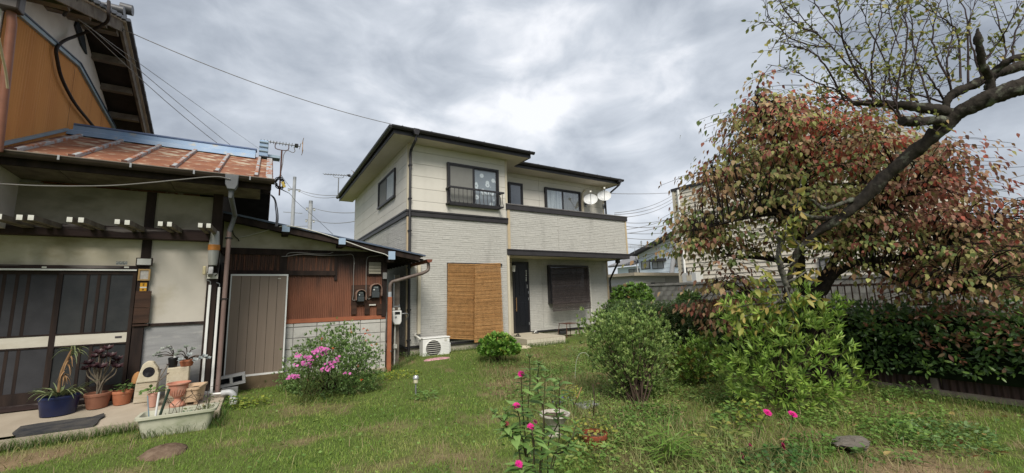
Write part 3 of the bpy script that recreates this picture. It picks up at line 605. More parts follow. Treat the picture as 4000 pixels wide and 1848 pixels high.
P('window', MB().box(wl_[0], float(pt(1960,1030,Y=HY-.03)[0]), HY-.055, HY-.0003, wl_[3]-.05, wl_[3]).box(wl_[0], wl_[0]+.05, HY-.05, HY-.0004, ZB, wl_[3]-.0504), 'char')
P('shutter', MB().box(wl_[0]+.0504, float(pt(1955,1030,Y=HY-.03)[0]), HY-.03, HY-.018, ZB+.04, wl_[3]-.0504), 'darkin')
blind('tan reed blind hanging on the house wall, the left and shorter one', [f_(1749,1032,yb1), f_(1856,1034,yb1), f_(1854,1326,yb1-.02), f_(1745,1321,yb1-.02)], reedc, 170, group='tan reed blinds over the ground floor window')
blind('tan reed blind hanging on the house wall, the right one reaching lower', [f_(1855,1034,yb2), f_(1955,1029,yb2), f_(1968,1326,yb2-.12), f_(1853,1337,yb2-.12)], reedc, 180, group='tan reed blinds over the ground floor window')
blind('dark weathered reed blind hanging crooked beside the front door', [f_(2153,1049,RY-.22), f_(2299,1044,RY-.22), f_(2310,1203,RY-.42), f_(2160,1216,RY-.42)], [(.075,.06,.058), (.11,.09,.085), (.05,.042,.042)], 105, alpha=.8)
# metal stool
c = pt(2222, 1316, Z=.15); sx, sy = float(c[0]), float(c[1]); stl = thing('metal_stool', 'rusty brown metal stool with thin legs on the grass by the step', 'stool', (sx, sy, .14))
MB().box(sx-.23, sx+.23, sy-.2, sy+.2, .555, .57).build('seat', M_['rustmetal'], stl)
for i, (a, b) in enumerate(((-1,-1),(1,-1),(1,1),(-1,1))): MB().tube([(sx+a*.21,sy+b*.18,.556),(sx+a*.26,sy+b*.22,.13)], .011, 7).build('leg', M_['rustmetal'], stl)
# slippers, stone, mat
for px, py, lab, cc_ in ((2021,1314,'black slipper at the left end of the porch step','black'),(2091,1302,'black slipper with a white strap beside the door','black')):
    q = pt(px, py, Z=.34); s_ = thing('slipper', lab, 'slipper', (q[0], q[1], .336), 'slippers on the porch step')
    MB().lathe([(.045,0),(.05,.012),(.047,.022)], (q[0], q[1], .337), 16, sx=1, sy=2.3, rot=.5).build('sole', M_[cc_], s_, smooth=True)
    MB().tube(bezier([(q[0]-.045,q[1]-.02,.355),(q[0]-.02,q[1]-.03,.4),(q[0]+.03,q[1]-.02,.4),(q[0]+.05,q[1]+.0,.355)], 4), .014, 6).build('strap', M_['white' if px > 2050 else 'black'], s_, smooth=True)
def blob(c, sx, sy, sz, seed, n=14, rough=.2):
    r = np.random.default_rng(seed); mb = MB(); m = 7; k = 0
    for i in range(m):
        th = math.pi*.5*i/(m-1)
        for j in range(n):
            w = 2*math.pi*j/n; f = 1+rough*(r.random()-.5)
            mb.v.append((c[0]+sx*math.cos(th)*math.cos(w)*f, c[1]+sy*math.cos(th)*math.sin(w)*f, c[2]+sz*math.sin(th)*(1+rough*.5*(r.random()-.5))-.0))
    for i in range(m-1):
        for j in range(n): q_ = (j+1) % n; mb.f.append((i*n+j, i*n+q_, (i+1)*n+q_, (i+1)*n+j))
    mb.f.append(tuple(range(n-1, -1, -1))); return mb
q = pt(2048, 1359, Z=.14); tag(blob((q[0],q[1],.12), .2, .13, .08, 3).build('stone', mat('pale_stone', (.55,.48,.36), .85, .2, var=.2, bump=.3), smooth=True), 'pale flat stone lying on the grass before the porch step', 'stone')
q0 = pt(1712, 1402, Z=.13); tag(blob((q0[0],q0[1],.12), .34, .16, .035, 9, 20, .12).build('rubber_mat', mat('pink_mat', (.62,.33,.38), .8, .2, var=.15), smooth=True), 'faded pink mat on the ground before the air conditioner', 'mat')
# ---------------------------------------------------------------- old house
M_['wood'] = mat('dark_wood', (.040,.027,.022), .8, .15, c2=(.018,.013,.012), vs=7, stretch=(1,1,.15), bump=.25, bs=40, bstretch=(1,1,.12))
M_['woodx'] = mat('dark_timber', (.050,.032,.030), .8, .15, c2=(.020,.014,.014), vs=7, stretch=(.12,1,1), c3=(.16,.14,.135), vs3=9, lo3=.58, hi3=.66, stretch3=(.1,1,1), bump=.5, bs=40, bstretch=(.1,1,1))
M_['plank'] = mat('stained_plank', (.065,.034,.022), .7, .2, c2=(.028,.016,.012), vs=9, stretch=(.15,1,1), bump=.25, bs=50, bstretch=(.1,1,1), rnd=.2)
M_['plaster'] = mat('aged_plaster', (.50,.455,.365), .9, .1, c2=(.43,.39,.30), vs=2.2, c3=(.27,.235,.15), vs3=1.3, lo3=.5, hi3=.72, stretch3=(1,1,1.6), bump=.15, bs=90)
M_['plasterhi'] = mat('dark_plaster', (.34,.31,.245), .9, .1, c2=(.25,.225,.17), vs=1.8, c3=(.17,.155,.11), vs3=1.2, lo3=.5, hi3=.7, stretch3=(1,1,2), bump=.15, bs=90)  # darker tone for the upper plaster panels
M_['plasterwh'] = mat('white_plaster', (.66,.62,.58), .9, .1, c2=(.57,.53,.50), vs=2.2, bump=.12, bs=90)
M_['cement'] = mat('grey_cement', (.33,.33,.33), .9, .1, c2=(.24,.24,.245), vs=4, stretch=(.35,1,2.2), c3=(.43,.42,.40), vs3=3, lo3=.55, hi3=.7, stretch3=(.5,1,2), bump=.3, bs=50)
M_['slab'] = mat('concrete_slab', (.42,.36,.285), .9, .1, c2=(.35,.295,.23), vs=2.5, bump=.2, bs=70, c3=(.28,.25,.19), vs3=1.4, lo3=.55, hi3=.75)
M_['rust'] = mat('rusted_sheet', (.285,.125,.068), .75, .2, c2=(.20,.082,.050), vs=5, stretch=(1,.45,1), lo=.4, hi=.6, c3=(.47,.40,.30), vs3=6, lo3=.52, hi3=.66, stretch3=(.8,1.1,1), bump=.2, bs=60)
M_['rustbat'] = mat('flaking_batten', (.42,.43,.43), .6, .3, c2=(.30,.30,.31), vs=9, c3=(.33,.12,.05), vs3=6, lo3=.50, hi3=.58, stretch3=(1.5,.5,1), bump=.2)
M_['blue'] = mat('blue_flashing', (.20,.32,.50), .5, .35, c2=(.30,.40,.54), vs=2.5, c3=(.40,.40,.38), vs3=5, lo3=.6, hi3=.68, bump=.06)
M_['bluegrey'] = mat('blue_grey_metal', (.24,.32,.38), .5, .35, var=.2)
M_['orange'] = mat('ochre_corrugated', (.56,.26,.08), .65, .25, c2=(.49,.215,.065), vs=1.6, stretch=(1,1,.3), c3=(.38,.16,.055), vs3=4, lo3=.6, hi3=.8, stretch3=(1,4,.12))
M_['brown'] = mat('brown_enamel', (.10,.055,.042), .4, .4, c2=(.06,.034,.028), vs=3)
M_['gutterbr'] = mat('dark_brown_gutter', (.045,.030,.024), .45, .4, var=.3)
M_['pipebr'] = mat('mauve_brown_pipe', (.215,.15,.135), .45, .4, c2=(.16,.105,.09), vs=4, stretch=(1,1,.3))
M_['ricegrey'] = mat('weathered_grey_wood', (.21,.18,.15), .85, .1, c2=(.12,.10,.085), vs=5, bump=.2)
M_['underside'] = mat('dark_roof_boards', (.045,.038,.034), .9, .1, var=.4, vs=4)
M_['tileroof'] = mat('grey_roof_tile', (.075,.075,.085), .45, .4, var=.3, vs=9, rnd=.25)
M_['dglass'] = mat('dark_door_glass', (.026,.028,.031), .22, .22, c2=(.045,.046,.048), vs=2.5)
M_['aged_white'] = mat('aged_white_panel', (.60,.565,.49), .6, .3, c2=(.50,.46,.38), vs=2.5, stretch=(1,1,2))
M_['terracotta'] = mat('terracotta', (.42,.16,.085), .8, .2, c2=(.31,.115,.06), vs=7, c3=(.5,.33,.24), vs3=6, lo3=.62, hi3=.75, bump=.1)
OY = 7.85
O = thing('old_house', 'old wooden house with a rusty metal roof, dark timber posts and ochre corrugated gable', 'house', (-2, 8.5, 0))
Q = lambda name, mb, m, par=None, **k: mb.build(name, M_[m] if isinstance(m, str) else m, par or O, **k)
XL = -5.6
pc0, pc1 = float(pt(831, 830, Y=OY)[0]), float(pt(870, 830, Y=OY)[0])          # corner post
SL = .10                                                                      # slab level
def slabz(x, y): return SL+.11*min(1, max(0, (y-6.78)/1.0))*min(1, max(.1, (-.55-x)/.6))
mb = MB(); gx_ = [XL-3, -4, -3, -2.4, -1.9, -1.5, -1.2, -1, -.85, -.7, -.55, -.37]; gy_ = [6.78, 7.0, 7.3, 7.6, 7.9, OY+.4]; n = len(gx_)
for y in gy_: mb.v += [(x, y, slabz(x, y)) for x in gx_]
mb.f += [(j*n+i, j*n+i+1, (j+1)*n+i+1, (j+1)*n+i) for j in range(len(gy_)-1) for i in range(n-1)]
k = len(mb.v); mb.v += [(x, 6.78, -.1) for x in gx_]; mb.f += [(k+i, k+i+1, i+1, i) for i in range(n-1)]
k = len(mb.v); mb.v += [(-.37, y, -.1) for y in gy_]; mb.f += [(j*n+n-1, k+j, k+j+1, (j+1)*n+n-1) for j in range(len(gy_)-1)]
slab = mb.build('porch_slab', M_['slab'], None, origin=(-3, 7.3, 0)); slab['kind'] = 'structure'
ws = rect(0, 720, 835, 905, OY)
zt = 3.16                                      # top of the wall below the eave
zb_t, zb_b = 2.60, 2.435                       # rough beam
zl_t, zl_b = float(pt(300, 1037, Y=OY)[2]), float(pt(300, 1051, Y=OY)[2])
xm0, xm1 = float(pt(569, 830, Y=OY)[0]), float(pt(606, 830, Y=OY)[0])
Q('wall', MB().box(XL, pc0-.002, OY+.03, OY+.12, SL, zt), 'darkin')
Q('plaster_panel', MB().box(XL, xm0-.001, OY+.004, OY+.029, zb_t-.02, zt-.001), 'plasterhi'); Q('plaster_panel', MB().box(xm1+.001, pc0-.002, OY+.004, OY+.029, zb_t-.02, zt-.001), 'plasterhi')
Q('plaster_panel', MB().box(XL, xm0-.001, OY+.004, OY+.029, zl_t-.02, zb_b+.02), 'plaster')
zr_ = float(pt(700, 1262, Y=OY)[2])
xs0 = float(pt(575, 1150, Y=OY)[0])
Q('plaster_panel', MB().box(xm1+.001, pc0-.002, OY+.004, OY+.029, zr_, zb_b+.02), mat('cream_plaster', (.545,.505,.445), .9, .1, c2=(.49,.455,.40), vs=1.8, c3=(.37,.32,.22), vs3=1.1, lo3=.56, hi3=.8, stretch3=(1,1,1.6), bump=.12, bs=90))
Q('cement_panel', MB().box(xm1-.06, pc0-.002, OY+.0, OY+.0285, SL, zr_-.03), 'cement')
Q('rail', MB().box(xm1-.06, pc0-.001, OY-.02, OY+.03, zr_-.0295, zr_+.012), 'wood')
Q('post', MB().box(xm0, xm1, OY-.025, OY+.03, zl_t+.0, zt), 'wood')
Q('post', MB().box(pc0, pc1, OY-.06, OY+.10, SL+.1, zt+.15), 'wood', bevel=.006)
Q('post_base', blob((pc0+.06, OY+.01, SL-.02), .14, .12, .13, 5, 10, .15), 'cement')
q0 = pt(0, 945, Y=OY-.10)
Q('eave_beam', MB().box(XL, pc0+.0, OY-.16, OY-.002, zb_b, zb_t), 'woodx', bevel=.01)
# paired bracket timbers with white painted ends
BL_ = .9
for px, py in ((-32,846),(-5,846),(76,849),(120.7,850),(271.7,857.6),(316.7,859.4),(458,866),(497,869),(626.4,874),(662,875.7),(782.4,880),(814.7,881.5)):
    q = pt(px, py, Y=OY-BL_); d0 = Vector((q[0], OY-BL_, q[2])); d1 = Vector((q[0]+.02, OY-.002, q[2]+.02))
    b = Q('bracket_timber', MB().bar(d0, d1, .05, .062), 'ricegrey'); MB().bar(d0+Vector((0,-.004,0)), d0+Vector((0,-.0002,0)), .048, .06).build('painted_end', M_['whitedirty'], b)
# eave: soffit, gutter, roof
YE, ZE, YR, ZR, XRK = 7.07, 3.335, 9.29, 4.36, .085
sl_ = (ZR-ZE)/(YR-YE)
for i in range(5):
    a = XL+(pc1+.5-XL)*i/5; b = XL+(pc1+.5-XL)*(i+1)/5; Q('soffit_board', MB().add([(a+.004,YE+.1,3.245),(b-.004,YE+.1,3.245),(b-.004,OY+.05,3.20),(a+.004,OY+.05,3.20),(a+.004,YE+.1,3.265),(b-.004,YE+.1,3.265),(b-.004,OY+.05,3.22),(a+.004,OY+.05,3.22)], [(0,3,2,1),(4,5,6,7),(0,1,5,4),(1,2,6,5),(2,3,7,6),(3,0,4,7)]), 'ricegrey')
Q('fascia', MB().box(XL, XRK-.02, YE+.06, YE+.099, 3.20, 3.33), 'wood')
Q('gutter', gutter(XL, XRK+.02, YE+.04, 3.335, r=.065), 'gutterbr', smooth=True)
Q('gutter_lip', MB().tube([(XL,YE-.092,3.338),(XRK+.02,YE-.092,3.338)], .008, 6), mat('gutter_edge', (.20,.165,.14), .45, .4))
for x in np.arange(XRK-.3, XL, -.66): Q('gutter_bracket', MB().box(x-.01, x+.01, YE-.102, YE-.08, 3.285, 3.345), 'greymetal')
def roofpt(x, u, dz=0): return (x, YE+(YR-YE)*u, ZE+(ZR-ZE)*u+dz)
bx = [float(pt(px, py, Y=YE+.06)[0]) for px, py in ((1000,690),(845,672),(677,654),(483,637),(283,621),(55,603))]
sp = (bx[0]-bx[-1])/5; bx = [bx[0]-sp*k for k in range(0, 9)]
edges = [XRK]+bx+[bx[-1]-sp]
for i in range(len(edges)-1):
    x1, x0 = edges[i]-.002, edges[i+1]+.002
    Q('roof_panel', MB().add([roofpt(x0,0),roofpt(x1,0),roofpt(x1,1),roofpt(x0,1),roofpt(x0,0,-.02),roofpt(x1,0,-.02),roofpt(x1,1,-.02),roofpt(x0,1,-.02)], [(0,1,2,3),(4,7,6,5),(0,4,5,1),(1,5,6,2),(2,6,7,3),(3,7,4,0)]), 'rust')
for x in bx:
    b = Q('roof_batten', MB().bar(roofpt(x,.012,.024), roofpt(x,.955,.024), .048, .05), 'rustbat', bevel=.008)
    e_ = roofpt(x, .012, .012); MB().box(x-.03, x+.03, e_[1]-.012, e_[1]-.0, e_[2]-.03, e_[2]+.045).build('batten_cap', M_['rustmetal'], b)
Q('rake_edge', MB().bar(roofpt(XRK-.06,0,.02), roofpt(XRK-.06,1,.02), .09, .03), 'rustbat', bevel=.006)
Q('roof_panel', MB().add([(XL,YR+.002,ZR),(XRK,YR+.002,ZR),(XRK,YR+2.2,ZR-1.0),(XL,YR+2.2,ZR-1.0),(XL,YR+.002,ZR-.02),(XRK,YR+.002,ZR-.02),(XRK,YR+2.2,ZR-1.02),(XL,YR+2.2,ZR-1.02)], [(0,1,2,3),(4,7,6,5),(0,4,5,1),(1,5,6,2),(2,6,7,3),(3,7,4,0)]), 'rust')
for sgn in (0, 1):
    ya_, yb_, z0_ = (YE+.12, YR-.02, ZE+.02) if sgn == 0 else (YR+2.18, YR+.02, ZR-1.05)
    zA_, zB_ = (z0_, ZR-.06) if sgn == 0 else (ZR-1.06, ZR-.06); mbd = MB(); xa_, xb_ = pc1-.6, XRK-.015
    mbd.add([(xa_,ya_,zA_-.04),(xb_,ya_,zA_-.04),(xb_,yb_,zB_-.04),(xa_,yb_,zB_-.04),(xa_,ya_,zA_-.005),(xb_,ya_,zA_-.005),(xb_,yb_,zB_-.005),(xa_,yb_,zB_-.005)], [(0,3,2,1),(4,5,6,7),(0,1,5,4),(1,2,6,5),(2,3,7,6),(3,0,4,7)]); Q('roof_deck', mbd, 'underside')
Q('ridge_flashing', MB().prism([(YR-.30,ZR-.115),(YR-.27,ZR-.03),(YR-.1,ZR+.03),(YR-.08,ZR+.115),(YR+.08,ZR+.115),(YR+.1,ZR+.03),(YR+.2,ZR-.06)], 'x', -2.79, -.22), 'blue')
Q('ridge_cap', MB().box(-2.79, -.2, YR-.095, YR+.095, ZR+.116, ZR+.15), mat('ridge_cap_blue', (.15,.20,.33), .5, .3, var=.2), bevel=.01)
q = pt(1029, 608, Y=YR-.05); xq_ = float(q[0])
Q('ridge_end', MB().prism([(YR-.20,ZR-.02),(YR-.20,ZR+.30),(YR-.1,ZR+.34),(YR+.1,ZR+.34),(YR+.2,ZR+.30),(YR+.2,ZR-.02)], 'x', xq_-.075, xq_+.075), 'blue', bevel=.012)
for k in range(3): Q('ridge_end_rib', MB().tube([(xq_-.078,YR-.205,ZR+.08+.09*k),(xq_+.078,YR-.205,ZR+.08+.09*k)], .016, 8), 'bluegrey', smooth=True)
Q('ridge_tip', MB().prism([(YR-.12,ZR+.0),(YR-.08,ZR+.07),(YR+.08,ZR+.07),(YR+.12,ZR+.0)], 'x', xq_+.08, XRK+.12), 'bluegrey', bevel=.01)
Q('flashing', MB().bar((-2.79,YE+.1,ZE+.11), (-2.79,YR-.35,ZR-.06), .10, .035, (0,0,1)), 'bluegrey')
# gable end of the wing above the shed
Q('gable_wall', MB().prism([(OY+.12,SL),(OY+.12,3.45),(YR,ZR-.12),(10.9,3.45),(10.9,SL)], 'x', pc1-.14, pc1-.06), 'plasterwh')
Q('gable_boards', MB().prism([(OY+.45,2.4),(OY+.45,3.58),(YR,ZR-.14),(10.9,3.5),(10.9,2.4)], 'x', pc1-.059, pc1-.03), 'wood')
for k, (yy, zz) in enumerate(((OY+.05, 3.36), (8.6, 3.84))): Q('purlin', MB().box(pc1-.03, XRK-.02, yy-.05, yy+.05, zz-.05, zz+.05), 'wood')
Q('rake_board', MB().bar((XRK-.035,YE+.1,ZE-.05), (XRK-.035,YR,ZR-.07), .03, .12), 'wood')
# hopper and downpipe at the corner
q = pt(905, 735, Y=YE); hx_ = float(q[0])
Q('rain_hopper', MB().prism([(hx_-.085,3.34),(hx_+.085,3.34),(hx_+.075,3.19),(hx_+.045,3.12),(hx_-.045,3.12),(hx_-.075,3.19)], 'y', YE-.10, YE+.03), mat('grey_hopper', (.13,.135,.145), .5, .4, var=.2), bevel=.01)
p0 = pt(880, 850, Y=OY-.16); p1 = pt(866, 1300, Y=OY-.16)
dpx = float(p1[0])
Q('downpipe', MB().tube([(hx_,YE-.03,3.12),(hx_,YE-.03,3.03),(dpx+.06,OY-.2,2.86),(dpx+.03,OY-.14,2.72),(dpx+.0,OY-.13,2.6)], .034, 10), bpy.data.materials['grey_hopper'], smooth=True)
Q('downpipe', MB().tube([(dpx,OY-.13,2.62),(dpx,OY-.13,.16)], .032, 12), 'pipebr', smooth=True)
for z in (2.5, 1.55): Q('pipe_clip', MB().box(dpx-.05, dpx+.045, OY-.17, OY-.05, z-.008, z+.008), 'black')
# sliding entrance doors
Q('lintel', MB().box(XL, xm1, OY-.055, OY+.02, zl_b, zl_t), 'woodx')
Q('head_rail', MB().box(XL, xm0-.02, OY-.05, OY+.0, zl_b-.022, zl_b-.001), 'white')
zk = [float(pt(360, y, Y=OY-.02)[2]) for y in (1066, 1298, 1304, 1344, 1350, 1512)]
def sliding(px0, px1, y, square):
    x0 = float(pt(px0, 1300, Y=y)[0]); x1 = float(pt(px1, 1300, Y=y)[0]); fw = .04; zb0, zt0 = .28, zl_b-.023
    d_ = Q('sliding_door', MB().box(x0, x0+fw, y-.02, y+.01, zb0, zt0).box(x1-fw, x1, y-.02, y+.01, zb0, zt0).box(x0+fw+.0003, x1-fw-.0003, y-.02, y+.01, zt0-.05, zt0).box(x0+fw+.0003, x1-fw-.0003, y-.02, y+.01, zb0, zb0+.14).box(x0+fw+.0003, x1-fw-.0003, y-.02, y+.01, zk[2], zk[1]).box(x0+fw+.0003, x1-fw-.0003, y-.02, y+.01, zk[4], zk[3]), 'wood')
    MB().box(x0+fw, x1-fw, y-.004, y-.001, zk[1], zt0-.0505).build('pane', M_['dglass'], d_); MB().box(x0+fw, x1-fw, y-.004, y-.001, zb0+.1405, zk[4]).build('pane', M_['dglass'], d_)
    MB().box(x0+fw+.0005, x1-fw-.0005, y-.016, y-.0, zk[3]+.0003, zk[2]-.0003).build('kick_panel', M_['aged_white'], d_)
    w = x1-x0
    for u in (.36, .50, .63): MB().box(x0+w*u-.014, x0+w*u+.014, y+.012, y+.03, zk[1], zt0-.05).build('mullion', M_['wood'], d_)
    for u in (.36, .50, .63):
        for a, b in ((zk[1]+.001, zt0-.051), (zb0+.141, zk[4]-.001)): MB().box(x0+w*u-.016, x0+w*u+.016, y-.0135, y-.0045, a, b).build('mullion', M_['wood'], d_)
    if square: MB().box(x1-fw-.12, x1-fw-.05, y-.02, y-.0165, zk[3]+.06, zk[2]-.05).build('finger_pull', mat('pull_dark', (.06,.05,.055), .5, .3), d_)
sliding(203, 512, OY-.005, True); sliding(-150, 212, OY+.04, False); sliding(-520, -140, OY-.005, True)
Q('door_sill', MB().box(XL, xm0-.02, OY-.06, OY+.1, .22, .2795), 'woodx'); Q('base_board', MB().box(XL, xm0-.05, OY-.03, OY+.02, SL, .2195), mat('brown_base', (.075,.055,.042), .8, .1, var=.3)); Q('plinth', MB().box(XL, xm0+.02, OY-.12, OY-.0305, SL-.01, .135), 'slab')
jx0 = float(pt(511, 1300, Y=OY)[0])+.02; jx1 = float(pt(562, 1300, Y=OY)[0])
Q('jamb_post', MB().box(jx0, jx1, OY-.05, OY+.029, SL, zl_b), 'wood')
pl = rect(527, 1137, 590, 1200, OY-.07)
xa_, xb_ = float(pt(524, 1200, Y=OY-.07)[0]), float(pt(586, 1200, Y=OY-.07)[0])
for (y0, y1) in ((1137,1201),(1202,1262),(1267,1274)):
    z1_, z0_ = float(pt(555, y0, Y=OY-.07)[2]), float(pt(555, y1, Y=OY-.07)[2]); Q('plank', MB().box(xa_, xb_, OY-.075, OY-.0505, z0_, z1_), 'plank', bevel=.003)
# small fittings on the wall
r_ = rect(536, 1008, 596, 1039, OY-.05)
nb = thing('nameplate_box', 'small blank white box sign above the framed note on the post', 'sign', (r_[0], OY-.05, r_[2]))
MB().box(r_[0], r_[1], OY-.10, OY-.056, r_[2], r_[3]).build('frame', M_['wood'], nb); MB().box(r_[0]+.012, r_[1]-.012, OY-.104, OY-.1005, r_[2]+.012, r_[3]-.012).build('panel', mat('sign_white', (.48,.48,.46), .6, .3, var=.06), nb)
r_ = rect(542, 1051, 585, 1096, OY-.06)
fn = thing('framed_note', 'faded paper note in a tan frame on the door post', 'notice', (r_[0], OY-.06, r_[2])); w_ = .02
MB().box(r_[0], r_[1], OY-.072, OY-.0505, r_[2], r_[2]+w_).box(r_[0], r_[1], OY-.072, OY-.0505, r_[3]-w_, r_[3]).box(r_[0], r_[0]+w_, OY-.072, OY-.0505, r_[2]+w_+.0003, r_[3]-w_-.0003).box(r_[1]-w_, r_[1], OY-.072, OY-.0505, r_[2]+w_+.0003, r_[3]-w_-.0003).build('frame', mat('tan_frame', (.40,.26,.11), .6, .3), fn)
MB().box(r_[0]+w_, r_[1]-w_, OY-.06, OY-.051, r_[2]+w_, r_[3]-w_).build('paper', mat('old_paper', (.50,.48,.45), .8, .1, c2=(.36,.34,.33), vs=22), fn)
r_ = rect(548, 1105, 571, 1138, OY-.055)
ys_ = thing('yellow_sticker', 'small yellow sticker with black characters on the door post', 'sticker', (r_[0], OY-.055, r_[2])); zc_ = (r_[2]+r_[3])/2
MB().box(r_[0], r_[1], OY-.053, OY-.0503, zc_+.005, r_[3]).box(r_[0], r_[1], OY-.053, OY-.0503, r_[2], zc_-.014).build('plate', mat('sticker_yellow', (.62,.31,.02), .5, .3), ys_)
MB().box(r_[0], r_[1], OY-.0532, OY-.0504, zc_-.0135, zc_+.0045).build('band', M_['whitedirty'], ys_)
cx_ = (r_[0]+r_[1])/2
for k, (dz, w__) in enumerate(((.052,.022),(.040,.014),(.030,.024),(.020,.012),(-.026,.018),(-.036,.024),(-.046,.014))): MB().box(cx_-w__/2, cx_+w__/2, OY-.0545, OY-.0533, zc_+dz-.003, zc_+dz+.003).build('glyph', M_['black'], ys_)
for k, px in enumerate((461, 476, 490)):
    r_ = rect(px-7, 1021, px+7, 1034, OY); MB().box(r_[0], r_[1], OY+.001, OY+.0035, r_[2], r_[3]).build('paper_charm', mat('charm_grey', (.40,.41,.38), .8, .1, c2=(.16,.17,.17), vs=60, lo=.45, hi=.55), O)
for px in (172, 494): r_ = rect(px-9, 1041, px+9, 1047, OY-.06); Q('lintel_patch', MB().box(r_[0], r_[1], OY-.057, OY-.0555, r_[2], r_[3]), 'whitedirty')
# clear canister on the post
cz0, cz1 = float(pt(836, 1037, Y=OY-.14)[2]), float(pt(838, 903, Y=OY-.14)[2]); cxx = float(pt(836, 968, Y=OY-.14)[0]); czm = float(pt(836, 968, Y=OY-.14)[2])
cn = thing('canister', 'tall clear plastic canister with an orange ribbed ring on the corner post', 'canister', (cxx, OY-.14, cz0))
pm = mat('clear_plastic', (.42,.42,.41), .22, .5, c2=(.30,.30,.29), vs=9, stretch=(1,1,.2))
MB().lathe([(.05,cz0-czm),(.058,cz0-czm+.02),(.072,-.04)], (cxx,OY-.14,czm), 20).build('lower_cup', pm, cn, smooth=True); MB().lathe([(.072,.04),(.055,cz1-czm-.01),(.05,cz1-czm)], (cxx,OY-.14,czm), 20).build('upper_cup', pm, cn, smooth=True)
MB().lathe([(.075,-.042)]+[(.075+.005*(k % 2), -.04+.01*k) for k in range(9)]+[(.075,.044)], (cxx,OY-.14,czm), 20).build('ring', mat('orange_plastic', (.60,.24,.05), .45, .4), cn, smooth=True)
# sensor lamp
sx_ = float(pt(830, 1078, Y=OY-.09)[0]); sz_ = float(pt(830, 1078, Y=OY-.09)[2])
sn = thing('sensor_lamp', 'white sensor lamp with a grey box head on the corner post', 'lamp', (sx_, OY-.09, sz_))
MB().box(sx_-.07, sx_+.07, OY-.08, OY-.0605, sz_-.045, sz_+.045).build('base_plate', M_['whitedirty'], sn, bevel=.004)
MB().obox((sx_-.02,OY-.15,sz_+.06), (1,0,.1), (0,1,-.5), (0,.5,1), .06, .1, .13).build('head', mat('grey_box', (.45,.46,.46), .5, .3, c2=(.2,.2,.2), vs=4), sn, bevel=.006)
MB().box(sx_-.125, sx_-.085, OY-.13, OY-.07, sz_+.02, sz_+.15).build('side_lamp', mat('ivory_plastic', (.62,.54,.33), .5, .3), sn, bevel=.01)
MB().tube(bezier([(sx_+.06,OY-.09,sz_+.12),(sx_+.07,OY-.1,sz_+.05),(sx_+.03,OY-.09,sz_)], 4), .006, 6).build('lead', M_['black'], sn)
# white conduits
for (ax_, ay_, bx_, by_, g_) in ((819,1113,786,1548,.02),(851,1122,824,1546,.02)):
    a = pt(ax_, ay_, Y=OY-.085); b = pt(bx_, by_, Y=OY-.085); Q('conduit', MB().box(b[0]-.017, b[0]+.017, OY-.085, OY-.0605, b[2], a[2]), 'white', bevel=.004)
    MB().tube(bezier([(b[0],OY-.07,a[2]-.01),(b[0],OY-.075,a[2]+.05),(b[0]-.04,OY-.075,a[2]+.07)], 4), .006, 6).build('cable_end', M_['greymetal'], O)
# ---- upper storey seen from its gable side
XG = -2.8; YM = 9.06
q = lambda px, py, X=XG: pt(px, py, X=X)
Q('upper_wall', MB().prism([(6.9,2.5),(6.9,5.3),(YM,6.26),(11.12,5.2),(11.12,2.5)], 'x', XG-.15, XG), 'plasterwh')
Q('house_body', MB().box(-9, XG-.151, 6.95, 11.1, 2.5, 5.0), 'plasterwh')
# corrugated ochre cladding, as four sheets with lapped edges
def corr(name, y0, y1, zt_fn, zb, x, pitch=.06, amp=.009, m='orange'):
    n = max(8, int((y1-y0)/pitch*6)); yy = np.linspace(y0, y1, n); mb = MB(); k = len(mb.v)
    for y in yy: xx = x+amp*math.sin(2*math.pi*y/pitch); mb.v += [(xx, y, zb), (xx, y, zt_fn(y))]
    mb.f += [(2*i, 2*i+2, 2*i+3, 2*i+1) for i in range(n-1)]
    return Q(name, mb, m, smooth=True)
fl = lambda y: 5.12+.16*(y-6.93) if y < 9.03 else 5.46-.16*(y-9.03)
ce = [6.93, 7.55, 8.28, 9.0, 9.7, 10.4, 11.02]
for i in range(6): corr('cladding_sheet', ce[i], ce[i+1], lambda y: fl(y)-.02, 3.3, XG+.014+(.003 if i % 2 else 0))
for (ya_, yb_) in ((6.9, 9.03), (9.03, 11.12)):
    Q('flashing', MB().bar((XG+.03,ya_,fl(ya_)+.0), (XG+.03,yb_,fl(yb_)+.0), .06, .055), 'bluegrey'); Q('flashing_edge', MB().bar((XG+.05,ya_,fl(ya_)+.038), (XG+.05,yb_,fl(yb_)+.038), .05, .018), mat('flashing_dark', (.06,.08,.13), .5, .3) if ya_ < 7 else bpy.data.materials['flashing_dark'])
XV = -2.33; ZA = 6.36
rz = lambda y: ZA-(.435 if y < YM else .50)*abs(y-YM)
